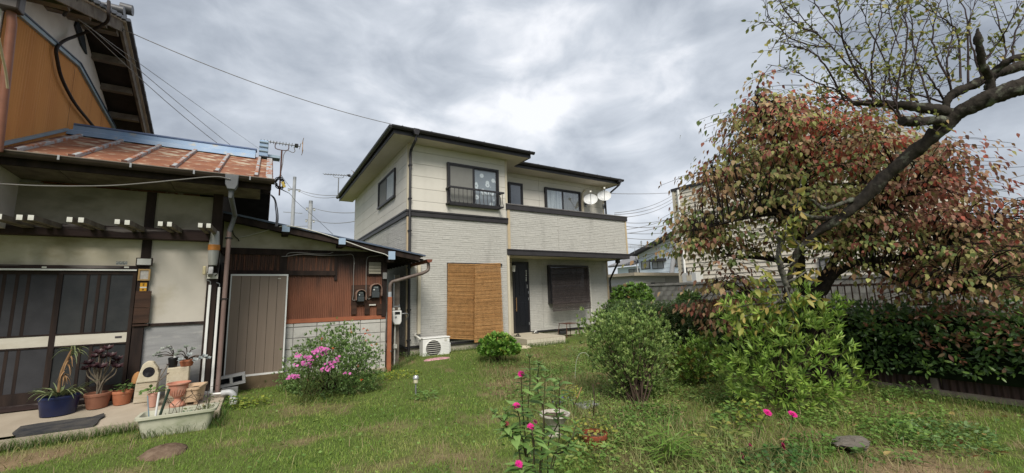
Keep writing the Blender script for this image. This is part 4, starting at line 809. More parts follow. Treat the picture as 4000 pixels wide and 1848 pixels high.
for sgn in (-1, 1):
    ye = YM+sgn*2.55
    pts = [(XG-6,YM,ZA),(XV,YM,ZA),(XV,ye,rz(ye)),(XG-6,ye,rz(ye))]
    Q('roof_deck', MB().add(pts+[(p[0],p[1],p[2]+.05) for p in pts], [(0,1,2,3),(4,7,6,5),(0,4,5,1),(1,5,6,2),(2,6,7,3),(3,7,4,0)]), 'underside')
    Q('bargeboard', MB().bar((XV+.02,YM,ZA-.03), (XV+.02,ye,rz(ye)-.03), .04, .17), 'ricegrey')
    Q('verge_strip', MB().bar((XV+.05,YM,ZA+.075), (XV+.05,ye,rz(ye)+.075), .05, .03), mat('pale_strip', (.45,.38,.31), .8, .1) if sgn < 0 else bpy.data.materials['pale_strip'])
    n = 11
    for k in range(n):
        u0, u1 = k/n, (k+1.15)/n; y0_, y1_ = YM+(ye-YM)*u0, YM+(ye-YM)*u1
        Q('verge_tile', MB().bar((XV+.03,y0_,rz(y0_)+.125), (XV+.03,y1_,rz(y1_)+.10), .2, .055), 'tileroof', bevel=.012)
    for c_ in range(5):
        x_ = XV-.2-c_*.28
        for k in range(n):
            u0, u1 = k/n, (k+1.12)/n; y0_, y1_ = YM+(ye-YM)*u0, YM+(ye-YM)*u1
            Q('roof_tile', MB().bar((x_,y0_,rz(y0_)+.10), (x_,y1_,rz(y1_)+.08), .27, .035), 'tileroof')
for dy in (-1.9, -1.2, -.55, .62, 1.22, 1.85): Q('purlin', MB().box(XG+.0, XV-.02, YM+dy-.055, YM+dy+.055, rz(YM+dy)-.15, rz(YM+dy)-.035), 'ricegrey')
Q('purlin', MB().box(XG, XV-.02, YM-.07, YM+.07, ZA-.2, ZA-.03), 'ricegrey')
Q('wall_plate', MB().bar((XG+.02,6.7,rz(6.7)-.06), (XG+.02,YM-.4,rz(YM-.4)-.09), .06, .08), mat('reddish_timber', (.10,.055,.042), .8, .1))
Q('ridge_tile', MB().box(-8, XV+.05, YM-.13, YM+.13, ZA+.12, ZA+.28), 'tileroof', bevel=.03)
Q('ridge_end_tile', MB().tube([(XV-.02,YM,ZA+.32),(XV+.14,YM,ZA+.32)], .09, 14), 'tileroof', smooth=True)
Q('ridge_end_tile', MB().tube([(XV-.1,YM-.35,rz(YM-.35)+.22),(XV+.12,YM-.35,rz(YM-.35)+.22)], .075, 14), 'tileroof', smooth=True)
Q('eave_tile_end', MB().bar((XV-.3,YM+2.62,rz(YM+2.62)+.06), (XV+.13,YM+2.62,rz(YM+2.62)+.06), .1, .08), 'tileroof')
q_ = pt(315, 142, X=XG+.01)
Q('gable_vent', MB().prism([(q_[1]-.28,q_[2]+.02),(q_[1]-.24,q_[2]+.16),(q_[1]+.1,q_[2]+.06),(q_[1]+.3,q_[2]-.16),(q_[1]+.05,q_[2]-.14)], 'x', XG+.001, XG+.03), mat('slate_patch', (.03,.036,.045), .6, .3))
a = pt(50, 60, X=XG+.14); b = pt(10, 560, X=XG+.14)
Q('downpipe', MB().tube([(XG+.10,6.80,5.05),(XG+.12,6.83,4.85),(XG+.12,float(b[1])-.02,3.3)], .042, 12), mat('copper_brown_pipe', (.24,.095,.055), .5, .4, var=.25), smooth=True)
Q('rain_hopper', MB().box(XG+.02, XG+.2, 6.70, 6.86, 4.98, 5.2), 'gutterbr', bevel=.02)
Q('waste_pipe', MB().tube(bezier([(XG+.1,11.1,5.0),(XG+.25,11.25,4.86),(XG+.42,11.35,4.72)], 4), .05, 10), mat('grey_pipe', (.38,.37,.37), .5, .3), smooth=True)
Q('waste_pipe', MB().tube([(XG+.03,11.1,4.95),(XG+.03,11.1,4.5)], .04, 10), M_['brown'], smooth=True)
# ---------------------------------------------------------------- lean-to shed
SY, SX1 = 8.74, 2.277
S = thing('shed', 'brown corrugated lean-to shed on a concrete block base beside the old house', 'shed', (1, 9.5, 0))
T = lambda name, mb, m, par=None, **k: mb.build(name, M_[m] if isinstance(m, str) else m, par or S, **k)
M_['rbrown'] = mat('red_brown_sheet', (.235,.10,.060), .7, .2, c2=(.18,.075,.046), vs=2.2, stretch=(1,1,.5), c3=(.10,.05,.035), vs3=3, lo3=.58, hi3=.78, stretch3=(5,1,.35), soot=(1.95,2.55,.75,(.045,.030,.026)))
M_['dbrown'] = mat('sooty_brown_sheet', (.105,.058,.042), .75, .15, c2=(.045,.032,.028), vs=4, stretch=(4,1,.4), c3=(.20,.085,.05), vs3=3, lo3=.5, hi3=.7, stretch3=(6,1,.5))
M_['redpaint'] = mat('red_brown_paint', (.36,.125,.06), .6, .3, c2=(.28,.095,.05), vs=4)
M_['block'] = mat('concrete_block', (.54,.525,.49), .9, .1, c2=(.46,.45,.42), vs=7, c3=(.30,.29,.27), vs3=2.5, lo3=.55, hi3=.75, bump=.35, bs=120, rnd=.09)
M_['mortar'] = mat('mortar', (.25,.24,.225), .95, .1)
SX0 = pc1-.03
T('wall', MB().box(SX0, SX1-.002, SY+.03, 11.6, 0, 2.2), 'darkin'); T('wall', MB().box(SX1-.0018, SX1+.01, SY+.12, 11.6, 0, 2.28), 'wood')
T('footing', MB().box(SX0, SX1, SY-.03, SY+.029, -.1, .08), 'slab')
T('footing', MB().box(SX0-.02, .42, SY-.10, SY-.031, -.1, .22), mat('brown_earth_concrete', (.17,.125,.08), .9, .1, c2=(.11,.08,.05), vs=4))
zt_ = 1.069
T('mortar_bed', MB().box(.40, SX1-.004, SY+.012, SY+.0295, .02, zt_), 'mortar')
# blocks
rb = random.Random(4); zc_ = zt_
hs = [.075]+[.2]*5
for k, h in enumerate(hs):
    z1_ = zc_-.006; z0_ = max(zc_-h+.006, .03); zc_ -= h; x = .446+.12-.4; 
    while x < SX1:
        a, b = max(x+.006, .42), min(x+.4-.006, SX1-.006); x += .4
        if b-a > .02: d = rb.uniform(-.003, .003); T('block', MB().box(a, b, SY+d, SY+.02, z0_, z1_), 'block', bevel=.004)
# rails, corrugated panels, frame timbers
zA = float(pt(1300, 1240, Y=SY)[2]); zT = float(pt(1200, 1000, Y=SY)[2]); zT2 = float(pt(1200, 977, Y=SY)[2])
T('bottom_rail', MB().box(.40, SX1-.02, SY-.012, SY+.02, zt_, zA-.0), 'redpaint')
def corrx(name, x0, x1, z0, z1, m, y=SY, pitch=.033, amp=.006):
    n = max(8, int((x1-x0)/pitch*6)); mb = MB()
    for x in np.linspace(x0, x1, n): yy = y+amp*math.sin(2*math.pi*x/pitch); mb.v += [(x, yy, z0), (x, yy, z1)]
    mb.f += [(2*i, 2*i+2, 2*i+3, 2*i+1) for i in range(n-1)]
    return T(name, mb, m, smooth=True)
xA = float(pt(1312, 1040, Y=SY)[0]); zM0, zM1 = float(pt(1220, 1076, Y=SY)[2]), float(pt(1220, 1058, Y=SY)[2]); xB = float(pt(1122, 1030, Y=SY)[0]); xC = float(pt(1092, 1030, Y=SY)[0])
corrx('corrugated_sheet', .40, xA, zA-.01, zM0, 'rbrown'); corrx('corrugated_sheet', xA+.002, 1.62, zA-.01, zT+.02, 'rbrown', SY+.004); corrx('corrugated_sheet', 1.622, SX1-.1, zA-.01, zT+.02, 'rbrown', SY+.001)
corrx('corrugated_sheet', SX0+.05, xC, zM1, zT+.02, 'dbrown'); corrx('corrugated_sheet', xB, xA-.03, zM1-.0, zT+.02, 'dbrown', SY+.002)
T('top_beam', MB().box(SX0, SX1, SY-.03, SY+.028, zT, zT2), 'wood'); T('mid_rail', MB().box(SX0, xA-.01, SY-.035, SY+.01, zM0, zM1), 'wood'); T('stud', MB().box(xC, xB, SY-.02, SY+.02, zM1, zT), 'wood'); T('stud', MB().box(xA-.028, xA+.03, SY-.018, SY+.02, zM0-.1, zT-.0005), 'wood')
T('stud', MB().box(SX0, SX0+.16, SY-.02, SY+.025, .2, zM0), 'wood')
px_ = float(pt(1491, 1130, Y=SY)[0]); T('post', MB().box(px_, SX1-.003, SY-.035, SY+.1, zt_+.05, zT-.001), 'wood')
# gable plaster and roof
def zroof(x): return 3.0-.182*(x+.45)
T('gable_plaster', MB().prism([(SX0,zT2),(SX1+.05,zT2),(SX1+.05,zroof(SX1+.05)-.1),(SX0,zroof(SX0)-.1)], 'y', SY-.003, SY+.027), 'plaster')
YV, YB, XE = SY-.36, 11.6, 3.0
mb = MB(); n = 150
for y in np.linspace(YV, YB, n): dz = .016*math.sin(2*math.pi*y/.13); mb.v += [(SX0-.02,y,zroof(SX0-.02)+dz),(XE,y,zroof(XE)+dz)]
mb.f += [(2*i,2*i+1,2*i+3,2*i+2) for i in range(n-1)]
T('corrugated_roof', mb, mat('dark_corrugated', (.06,.065,.08), .4, .4, c2=(.10,.11,.14), vs=3), smooth=True)
T('verge_board', MB().bar((SX0,YV+.02,zroof(SX0)-.075), (XE-.12,YV+.02,zroof(XE-.12)-.075), .03, .11), 'wood')
T('verge_trim', MB().bar((SX0,YV-.012,zroof(SX0)+.002), (XE,YV-.012,zroof(XE)+.002), .03, .03), mat('verge_blue', (.10,.13,.19), .45, .4, var=.4, vs=4))
T('roof_deck', MB().add([(SX0,YV+.04,zroof(SX0)-.06),(XE-.1,YV+.04,zroof(XE-.1)-.06),(XE-.1,YB,zroof(XE-.1)-.06),(SX0,YB,zroof(SX0)-.06),(SX0,YV+.04,zroof(SX0)-.04),(XE-.1,YV+.04,zroof(XE-.1)-.04),(XE-.1,YB,zroof(XE-.1)-.04),(SX0,YB,zroof(SX0)-.04)], [(0,3,2,1),(4,5,6,7),(0,1,5,4),(1,2,6,5),(2,3,7,6),(3,0,4,7)]), 'underside')
M_['cap'] = mat('pale_blue_cap', (.36,.47,.62), .5, .3, var=.1)
for px, py in ((1117,893),(1337,943),(1531,998)):
    c = pt(px, py, Y=SY-.4); w = .062 if px < 1500 else .068; h = .06 if px < 1500 else .085
    b = T('purlin', MB().box(c[0]-w+.008, c[0]+w-.008, SY-.36, SY+.02, c[2]-h-.04, c[2]+h-.02), 'wood'); MB().box(c[0]-w, c[0]+w, SY-.405, SY-.3605, c[2]-h, c[2]+h).build('end_cap', M_['cap'], b, bevel=.004)
for k in range(12): y = YV+.1+k*.27; T('rafter_tail', MB().bar((2.35,y,zroof(2.35)-.09), (XE-.02,y,zroof(XE-.02)-.09), .04, .05), 'wood')
gxx = XE+.03; T('gutter', gutter(YV-.05, YB, gxx+.11, 2.285, 'y', .06), mat('rusty_gutter', (.11,.05,.035), .7, .3, c2=(.24,.075,.045), vs=8), smooth=True)
gy = YV+.05; g_ = pt(1640, 1035, Y=gy)
T('downpipe', MB().tube(bezier([(gxx+.05,gy,2.25),(gxx+.05,gy,2.08),(gxx-.08,gy-.02,2.0)], 4)+[np.array((2.36,SY-.14,1.83))]+bezier([(2.33,SY-.14,1.80),(2.31,SY-.14,1.74),(2.31,SY-.14,1.6)], 3), .036, 10), mat('brown_grey_pipe', (.17,.14,.12), .5, .3, c2=(.10,.07,.06), vs=8), smooth=True)
zc1 = float(pt(1517, 1160, Y=SY-.14)[2])
T('downpipe', MB().tube([(2.31,SY-.14,1.62),(2.31,SY-.14,zc1)], .038, 12), mat('pale_grey_pipe', (.40,.43,.47), .5, .3), smooth=True)
T('downpipe', MB().box(2.27, 2.35, SY-.18, SY-.10, -.05, zc1), 'redpaint', bevel=.012)
# louvred window
r_ = rect(1441, 1024, 1487, 1070, SY-.03); lv = T('louvre_window', MB().box(r_[0]-.03, r_[1]+.03, SY-.03, SY+.0, r_[2]-.03, r_[3]+.03), 'wood')
for k in range(4): h = (r_[3]-r_[2])/4; MB().obox(((r_[0]+r_[1])/2,SY-.04,r_[2]+h*(k+.5)), (1,0,0), (0,1,-.35), (0,.35,1), r_[1]-r_[0], .006, h*1.02).build('slat', mat('louvre_glass', (.27,.25,.19), .4, .4) if k == 0 else bpy.data.materials['louvre_glass'], lv)
# meter board and meters
r_ = rect(1373, 1114, 1492, 1190, SY-.02); T('meter_board', MB().box(r_[0], 2.13, SY-.035, SY-.012, r_[2], r_[3]), 'plank')
for k, (a_, b_) in enumerate(((1373,1392),(1424,1443),(1472,1490))): q0 = rect(a_, 1190, b_, 1228, SY-.02); T('plank', MB().box(q0[0], q0[1], SY-.034, SY-.0121, q0[2], q0[3]+.01), 'plank')
def meter(px, py, s, lab):
    c = pt(px, py, Y=SY-.09); x, z = float(c[0]), float(c[2]); m_ = thing('electric_meter', lab, 'electric meter', (x, SY-.09, z-.12*s), 'electric meters on the shed wall')
    MB().box(x-.075*s, x+.075*s, SY-.11, SY-.0355, z-.02*s, z+.12*s).build('meter_body', mat('meter_dark', (.055,.065,.07), .4, .4) if 'meter_dark' not in bpy.data.materials else bpy.data.materials['meter_dark'], m_, bevel=.008)
    MB().box(x-.08*s, x+.08*s, SY-.115, SY-.0355, z-.13*s, z-.021*s).build('terminal_cover', bpy.data.materials['meter_dark'], m_, bevel=.006)
    MB().box(x-.045*s, x+.045*s, SY-.1125, SY-.1105, z+.07*s, z+.1*s).build('display', mat('lcd', (.30,.33,.33), .2, .5) if 'lcd' not in bpy.data.materials else bpy.data.materials['lcd'], m_)
    disc_y(x-.035*s, SY-.1108, z+.035*s, .014*s, 14, .003).build('dial', M_['white'], m_)
    arc = [(x+.12*s*math.cos(w), z+.05*s+.115*s*math.sin(w)) for w in np.linspace(math.pi*1.0, 0, 13)]
    arc = [(x-.12*s, z-.1*s)]+arc+[(x+.12*s, z-.1*s)]; inn = [(x+(u-x)*.9, z+(v-z)*.92) for u, v in arc]
    mb = MB(); n = len(arc); V_ = [(u, SY-.17, v) for u, v in arc]+[(u, SY-.036, v) for u, v in arc]+[(u, SY-.17, v) for u, v in inn]+[(u, SY-.036, v) for u, v in inn]
    F_ = []
    for i in range(n-1): F_ += [(i, i+1, n+i+1, n+i), (2*n+i, 3*n+i, 3*n+i+1, 2*n+i+1), (i, 2*n+i, 2*n+i+1, i+1), (n+i, n+i+1, 3*n+i+1, 3*n+i)]
    F_ += [(0, n, 3*n, 2*n), (n-1, 3*n-1, 4*n-1, 2*n-1)]
    mb.add(V_, F_); mb.build('rain_hood', mat('hood_brown', (.30,.20,.155), .6, .3, c2=(.18,.11,.085), vs=9) if 'hood_brown' not in bpy.data.materials else bpy.data.materials['hood_brown'], m_)
meter(1409, 1157, .82, 'smaller dark electric meter under a brown hood, left one on the shed'); meter(1467, 1138, .98, 'larger dark electric meter under a hood, right one near the shed corner')
r_ = rect(1495, 1065, 1510, 1090, SY-.04); MB().box(r_[0], r_[1], SY-.075, SY-.0355, r_[2], r_[3]).build('junction_box', mat('grey_plastic', (.24,.24,.235), .6, .3), S, bevel=.005)
tb = rect(1442, 1189, 1468, 1193, SY-.04); T('label_strip', MB().box(tb[0], tb[1], SY-.04, SY-.0351, tb[2], tb[3]), 'whitedirty')
# gas meter with pipes
c = pt(1548, 1237, Y=8.95); gx_, gz_ = float(c[0]), float(c[2])
gm_ = thing('gas_meter', 'white gas meter on pipes at the corner between shed and house', 'gas meter', (gx_, 8.95, gz_-.2))
MB().prism([(gx_-.1,gz_+.13),(gx_+.1,gz_+.13),(gx_+.1,gz_-.1),(gx_+.07,gz_-.17),(gx_-.05,gz_-.17),(gx_-.08,gz_-.1)], 'y', 8.88, 9.02).build('meter_body', M_['white'], gm_, bevel=.018)
MB().box(gx_-.05, gx_+.06, 8.872, 8.8795, gz_+.05, gz_+.105).build('display', M_['black'], gm_); MB().box(gx_-.05, gx_-.01, 8.874, 8.8795, gz_-.03, gz_+.01).build('button', M_['greymetal'], gm_)
MB().tube([(gx_-.06,8.95,gz_+.13),(gx_-.06,8.95,gz_+.9)], .016, 8).tube([(gx_+.06,8.95,gz_+.13),(gx_+.06,8.95,gz_+.26)], .016, 8).tube([(gx_-.06,8.95,gz_+.22),(gx_+.06,8.95,gz_+.22)], .012, 8).tube(bezier([(gx_+.1,8.95,gz_+.05),(gx_+.2,8.95,gz_+.06),(gx_+.28,9.0,gz_+.02),(gx_+.26,9.1,gz_-.1)], 4), .012, 8).build('pipe', M_['greymetal'], gm_, smooth=True)
for dx in (-.06, .06): MB().lathe([(.025,0),(.03,.02),(.025,.05)], (gx_+dx,8.95,gz_+.14), 8).build('union_nut', M_['whitedirty'], gm_)
MB().tube([(gx_-.02,8.97,gz_-.17),(gx_-.02,8.97,.05)], .014, 8).box(gx_-.05, gx_+.02, 8.93, 8.99, .42, .5).build('pipe', M_['whitedirty'], gm_)
T('side_post', MB().box(gx_-.02, gx_+.1, 9.06, 9.14, -.02, 2.0), 'ricegrey')
# framed brown panel leaning over the shed doorway
YD = SY-.12
tl, tr, br, bl_ = pt(899,1071,Y=YD), pt(1121,1072,Y=YD), pt(1112,1455,Y=YD), pt(876,1480,Y=YD)
dx0_, dx1_, dz0_, dz1_ = float((tl[0]+bl_[0])/2), float((tr[0]+br[0])/2), float(pt(1000,1466,Y=YD)[2]), float(tl[2])
D_ = thing('storage_door', 'brown board door in a white metal frame leaning on the shed', 'door', ((dx0_+dx1_)/2, YD, dz0_))
fw = .03
MB().box(dx0_, dx1_, YD-.022, YD+.022, dz1_-fw, dz1_).box(dx0_, dx1_, YD-.022, YD+.022, dz0_, dz0_+fw).box(dx1_-fw*.8, dx1_, YD-.022, YD+.022, dz0_+fw+.0003, dz1_-fw-.0003).box(dx0_, dx0_+fw*.6, YD-.022, YD+.022, dz0_+fw+.0003, dz1_-fw-.0003).build('frame', M_['white'], D_)
bm_ = mat('brown_board', (.25,.195,.155), .6, .25, c2=(.21,.165,.13), vs=3, stretch=(4,1,.2), rnd=.03)
xa_, xb_ = dx0_+fw*.6+.001, dx1_-fw*.8-.001
for k in range(6): a = xa_+(xb_-xa_)*k/6; b = xa_+(xb_-xa_)*(k+1)/6; MB().box(a+.003, b-.003, YD-.012, YD+.01, dz0_+fw+.001, dz1_-fw-.001).build('board', bm_, D_)
MB().box(xa_, xb_, YD-.006, YD+.009, dz0_+fw+.0015, dz1_-fw-.0015).build('backing', M_['wood'], D_)
MB().box(xb_-.14, xb_-.09, YD-.0135, YD-.0121, dz1_-.085, dz1_-.07).build('label_plate', M_['whitedirty'], D_)
T('door_sill', MB().box(dx0_-.05, dx1_+.02, SY-.2, SY-.101, -.05, dz0_-.002), bpy.data.materials['brown_earth_concrete'])
# ---------------------------------------------------------------- pots and other things on the porch slab
LM = leafmat('leaf'); LMG = leafmat('glossy_leaf', rough=.32, spec=.5); SUCC = leafmat('succulent', rough=.45, spec=.4, transl=.1); PETAL = leafmat('petal', rough=.6, spec=.2, transl=.25)
SOIL = mat('pot_soil', (.06,.045,.032), .95, .05, c2=(.13,.10,.07), vs=40, bump=.5)
def onslab(px, py, Y):
    q = pt(px, py, Y=Y); return float(q[0]), Y, slabz(float(q[0]), Y)
def pot(label, c, r, h, m, sx=1, sy=1, taper=.72, lip=.1, rot=0, cat='plant pot', name='plant_pot', group=None):
    t_ = thing(name, label, cat, c, group)
    lp = h*lip*2
    MB().lathe([(r*taper*.98,0),(r*taper,.004),(r*(taper+(1-taper)*.8),h-lp),(r*.99,h-lp),(r,h-lp+.004),(r*1.0,h-.004),(r*.97,h),(r*.9,h),(r*.88,h-.02),(r*.86,h-.035),(r*.1,h-.036)], c, 28, sx, sy, rot).build('pot', m, t_, smooth=True)
    MB().lathe([(r*.855,0),(r*.4,.012),(.01,.014)], (c[0],c[1],c[2]+h-.034), 20, sx, sy, rot).build('soil', SOIL, t_, smooth=True)
    return t_
def arch(p, d, L_, droop, n=7, w=.02, rise=.6):
    """a strap leaf as a bent tapering ribbon: points and widths"""
    d = Vector(d); d.z = 0; d.normalize(); P_ = []
    for i in range(n+1):
        u = i/n; P_.append(Vector(p)+d*L_*u*(1-.15*u)+Vector((0,0,L_*(rise*u-droop*u*u))))
    return P_
def strap_leaf(t_, p, d, L_, droop, w, m, rise=.6, name='leaf', col=None):
    P_ = arch(p, d, L_, droop, 8, w, rise); mb = MB(); k = 0; dd = Vector(d); dd.z = 0; s_ = dd.cross(Vector((0,0,1))).normalized(); n = len(P_)
    for i, q in enumerate(P_):
        u = i/(n-1); ww = w*(1-u**1.6)*.5+.0015; up = Vector((0,0,1))
        mb.v += [tuple(q+s_*ww+up*ww*.5), tuple(q-up*ww*.35), tuple(q-s_*ww+up*ww*.5)]
    for i in range(n-1): a = 3*i; mb.f += [(a,a+1,a+4,a+3),(a+1,a+2,a+5,a+4)]
    return mb.build(name, m, t_, smooth=True)
GL = mat('aloe_green', (.125,.175,.085), .55, .3, c2=(.19,.20,.09), vs=14, rnd=.25); DRY = mat('dry_leaf', (.33,.20,.10), .8, .1, c2=(.22,.13,.07), vs=14, rnd=.25)
r = random.Random(11)
c = onslab(228, 1600, 7.46); bp = pot('large dark blue oval pot holding a sprawling aloe', c, .188, .225, mat('blue_glaze', (.010,.018,.070), .35, .5, c2=(.008,.012,.045), vs=5), 1.0, .72, .82, .07, .1)
al = thing('aloe', 'tall aloe with curling green leaves and a dry orange stem in the blue pot', 'aloe', (c[0],c[1],c[2]+.24))
st0 = Vector((c[0]-.02,c[1],c[2]+.24)); top = Vector((c[0]+.06,c[1]-.02,c[2]+.78))
MB().tube(bezier([st0, st0.lerp(top,.5)+Vector((-.03,0,0)), top], 5), [.015]*10+[.011], 8).build('stem', DRY, al, smooth=True)
for i in range(46):
    a = r.uniform(0, 6.28); p = (c[0]+.13*math.cos(a)*r.random(), c[1]+.09*math.sin(a)*r.random(), c[2]+.23); strap_leaf(al, p, (math.cos(a), .8*math.sin(a)-.15, 0), r.uniform(.14,.29), r.uniform(.4,1.0), r.uniform(.016,.026), GL, r.uniform(.7,1.15))
for i in range(15):
    a = r.uniform(0, 6.28); strap_leaf(al, tuple(top+Vector((0,0,-.08+.008*i))), (math.cos(a), math.sin(a), 0), r.uniform(.15,.25), r.uniform(.7,1.2), .02, GL, r.uniform(.55,.95))
for i in range(18):
    a = r.uniform(0, 6.28); u = r.uniform(.35,.85); strap_leaf(al, tuple(st0.lerp(top,u)), (math.cos(a), math.sin(a), 0), r.uniform(.06,.13), r.uniform(1.0,1.6), .014, DRY, .1, name='dry_leaf')
def rosette(p, r_, n, col, parent, tm=tmpl_leaf(.62,.1,-.1), m=None, tilt=.5, axis=None, name='rosette'):
    ax = Vector(axis or (0,0,1)).normalized(); b1 = ax.orthogonal().normalized(); b2 = ax.cross(b1); P_=[];D_=[];N_=[];S_=[];C_=[]
    for i in range(n):
        a = i*2.399; k = .35+.65*((i+1)/n); d = b1*math.cos(a)+b2*math.sin(a); up = tilt+(1-k)*1.4
        P_.append(Vector(p)+d*.004); D_.append(d+ax*up); N_.append(ax-d*up); S_.append(r_*k); C_.append(np.array(col)*RNG.uniform(.75,1.25))
    return leaf_obj(name, np.array(P_), np.array(D_), np.array(N_), S_, C_, tm, m or SUCC, parent)
c = onslab(380, 1577, 7.55); pot('brown terracotta pot with a dark purple aeonium', c, .138, .19, mat('brown_terracotta', (.30,.135,.085), .8, .2, c2=(.22,.095,.06), vs=6, bump=.1))
ae = thing('aeonium', 'tall aeonium with dark purple rosettes on bare stems in the terracotta pot', 'succulent', (c[0],c[1],c[2]+.18))
stm = mat('pale_stem', (.20,.165,.125), .85, .1, var=.3, vs=20)
for i, (dx, dy, dz) in enumerate(((-.16,-.02,.52),(-.10,.03,.60),(-.03,-.05,.66),(.05,.02,.70),(.12,-.03,.60),(.19,.02,.54),(-.2,.03,.44),(.03,-.08,.46),(.15,.04,.48),(-.08,-.07,.48),(.22,-.03,.44),(.0,.05,.58))):
    b0 = Vector((c[0]+.02*math.cos(i*2.1), c[1]+.02*math.sin(i*2.1), c[2]+.17)); dx *= .72; dz *= .92; e_ = Vector((c[0]+dx, c[1]+dy, c[2]+.08+dz))
    MB().tube(bezier([b0, b0+Vector((dx*.35,dy*.3,dz*.35)), b0.lerp(e_,.75)+Vector((dx*.15,0,0)), e_], 4), [.009]*8+[.006]*5, 7).build('stem', stm, ae, smooth=True)
    rosette(e_, .092, 24, (.05,.02,.024), ae, axis=(dx*.9,dy-.25,.7))
c = onslab(476, 1566, 7.58); tp = pot('small orange terracotta pot with low green leaves by the door', c, .112, .175, M_['terracotta'], taper=.74)
hb = thing('herb', 'low green herb with round leaves in the small terracotta pot', 'plant', (c[0],c[1],c[2]+.17))
def tuft(par, c, rx, ry, h, n, size, cols, tm=tmpl_leaf(.75), m=None, name='leaf', up=.5, parts=40, stuff='foliage', rng=RNG, stems=8, stemcol=None, stem_r=.003):
    a = rng.uniform(0, 6.28, n); k = np.sqrt(rng.random(n)); z = rng.random(n)**.7
    P_ = np.stack([c[0]+rx*k*np.cos(a), c[1]+ry*k*np.sin(a), c[2]+h*z*(1.05-.55*k**2)], -1)
    D_ = np.stack([np.cos(a)*k+.5*rng.normal(size=n), np.sin(a)*k+.5*rng.normal(size=n), rng.uniform(-.3, 1, n)*up], -1); N_ = np.stack([rng.normal(size=n)*.4, rng.normal(size=n)*.4-.2, np.ones(n)], -1)
    S_ = size*rng.uniform(.6, 1.25, n); C_ = pick(cols, n)
    if parts: leaf_parts(name, P_, D_, N_, S_, C_, tm, m or LM, par, parts, stuff)
    else: leaf_obj(stuff, P_, D_, N_, S_, C_, tm, m or LM, par, 'stuff')
    mb = MB()
    for i in range(stems): j = rng.integers(n); mb.tube([(c[0]+.15*rx*math.cos(a[j]), c[1]+.15*ry*math.sin(a[j]), c[2]-.005), tuple(P_[j]*.5+np.array([c[0],c[1],c[2]])*.5+np.array([0,0,.12*h])), tuple(P_[j])], stem_r, 5)
    if stems: mb.build('stems', stemcol or STEM, par, kind='stuff')
STEM = mat('green_stem', (.09,.11,.035), .7, .2, var=.3, vs=20); TWIG = mat('brown_twig', (.085,.06,.045), .85, .1, var=.4, vs=20)
tuft(hb, (c[0]+.03,c[1],c[2]+.18), .14, .12, .10, 46, .05, [(.09,.15,.045),(.12,.19,.06),(.06,.11,.035)])
# carved tuff blocks
M_['oya'] = mat('tuff_stone', (.56,.50,.385), .95, .05, c2=(.46,.40,.29), vs=9, c3=(.27,.20,.13), vs3=14, lo3=.63, hi3=.70, bump=.6, bs=45)
c = onslab(572, 1556, 7.56); bx_, by_, bz_ = c
bl1 = thing('carved_stone', 'arched carved tuff stone with a dark round hole, ridged below', 'stone', c)
w0 = .125; MB().prism([(bx_-w0,bz_+.0),(bx_+w0*.9,bz_+.0),(bx_+w0*.86,bz_+.26),(bx_-w0*.94,bz_+.26)], 'y', by_-.06, by_+.04).build('base_block', mat('ridged_tuff', (.50,.445,.35), .95, .05, c2=(.40,.33,.23), vs=40, stretch=(.1,1,1.6), bump=.8, bs=60, bstretch=(.1,1,1)), bl1, bevel=.008)
arc_ = [(bx_-w0*.92,bz_+.262),(bx_+w0*.92,bz_+.262),(bx_+w0*.95,bz_+.36),(bx_+w0*.8,bz_+.44),(bx_+w0*.35,bz_+.53),(bx_-w0*.15,bz_+.54),(bx_-w0*.5,bz_+.50),(bx_-w0*.75,bz_+.38)]
hol = [(bx_+.01+.064*math.cos(w), bz_+.395+.068*math.sin(w)) for w in np.linspace(0, 2*math.pi, 24, endpoint=False)]
MB().prism(arc_, 'y', by_-.075, by_+.035).build('arch_block', M_['oya'], bl1, bevel=.012)
MB().prism(hol, 'y', by_-.077, by_-.0755).build('hole', mat('hole_dark', (.018,.017,.020), .9, .05, c2=(.07,.07,.075), vs=18, lo=.5, hi=.75), bl1)
Q2 = blob((bx_-w0-.0, by_+.05, bz_+.25), .06, .04, .15, 2, 8, .1); tag(Q2.build('terracotta_shard', mat('shard', (.40,.20,.085), .8, .1)), 'orange terracotta shard tucked behind the arched stone', 'shard')
c = onslab(693, 1550, 7.58); bx_, by_, bz_ = c
bl2 = tag(MB().box(bx_-.135, bx_+.11, by_-.04, by_+.09, bz_, bz_+.45).build('tuff_block', M_['oya'], None, bevel=.012), 'square pitted tuff block with two pots standing on top', 'stone block')
zt2 = bz_+.45
c = (bx_-.085, by_+.03, zt2+.001); pb = pot('black plastic pot on the tuff block with grey green sprigs', c, .06, .135, M_['black'], taper=.8); MB().box(c[0]+.0, c[0]+.045, c[1]-.01, c[1]+.0, c[2]+.12, c[2]+.155).build('plant_tag', M_['white'], pb)
ca = [(.20,.22,.19),(.14,.165,.13),(.27,.29,.26)]
su = thing('succulent', 'grey green succulent sprigs spilling left from the black pot', 'succulent', (c[0],c[1],c[2]+.15)); r = random.Random(5)
for k, (dx, dz) in enumerate(((-.20,.02),(-.16,.05),(-.12,.10),(-.06,.12),(-.14,.0),(-.02,.08))):
    e_ = Vector((c[0]+dx, c[1]-.05, c[2]+.16+dz)); MB().tube(bezier([Vector((c[0],c[1],c[2]+.15)), Vector((c[0]+dx*.5,c[1]-.02,c[2]+.17+dz)), e_], 4), .005, 6).build('stem', TWIG, su, smooth=True); rosette(e_, .045, 12, ca[k % 3], su, axis=(dx,-.3,.5), tilt=.3)
c = (bx_+.07, by_+.03, zt2+.001); pot('shallow orange terracotta bowl on the tuff block', c, .09, .085, M_['terracotta'], taper=.75, lip=.12)
su = thing('succulent', 'silvery succulent rosettes hanging over the terracotta bowl', 'succulent', (c[0],c[1],c[2]+.09))
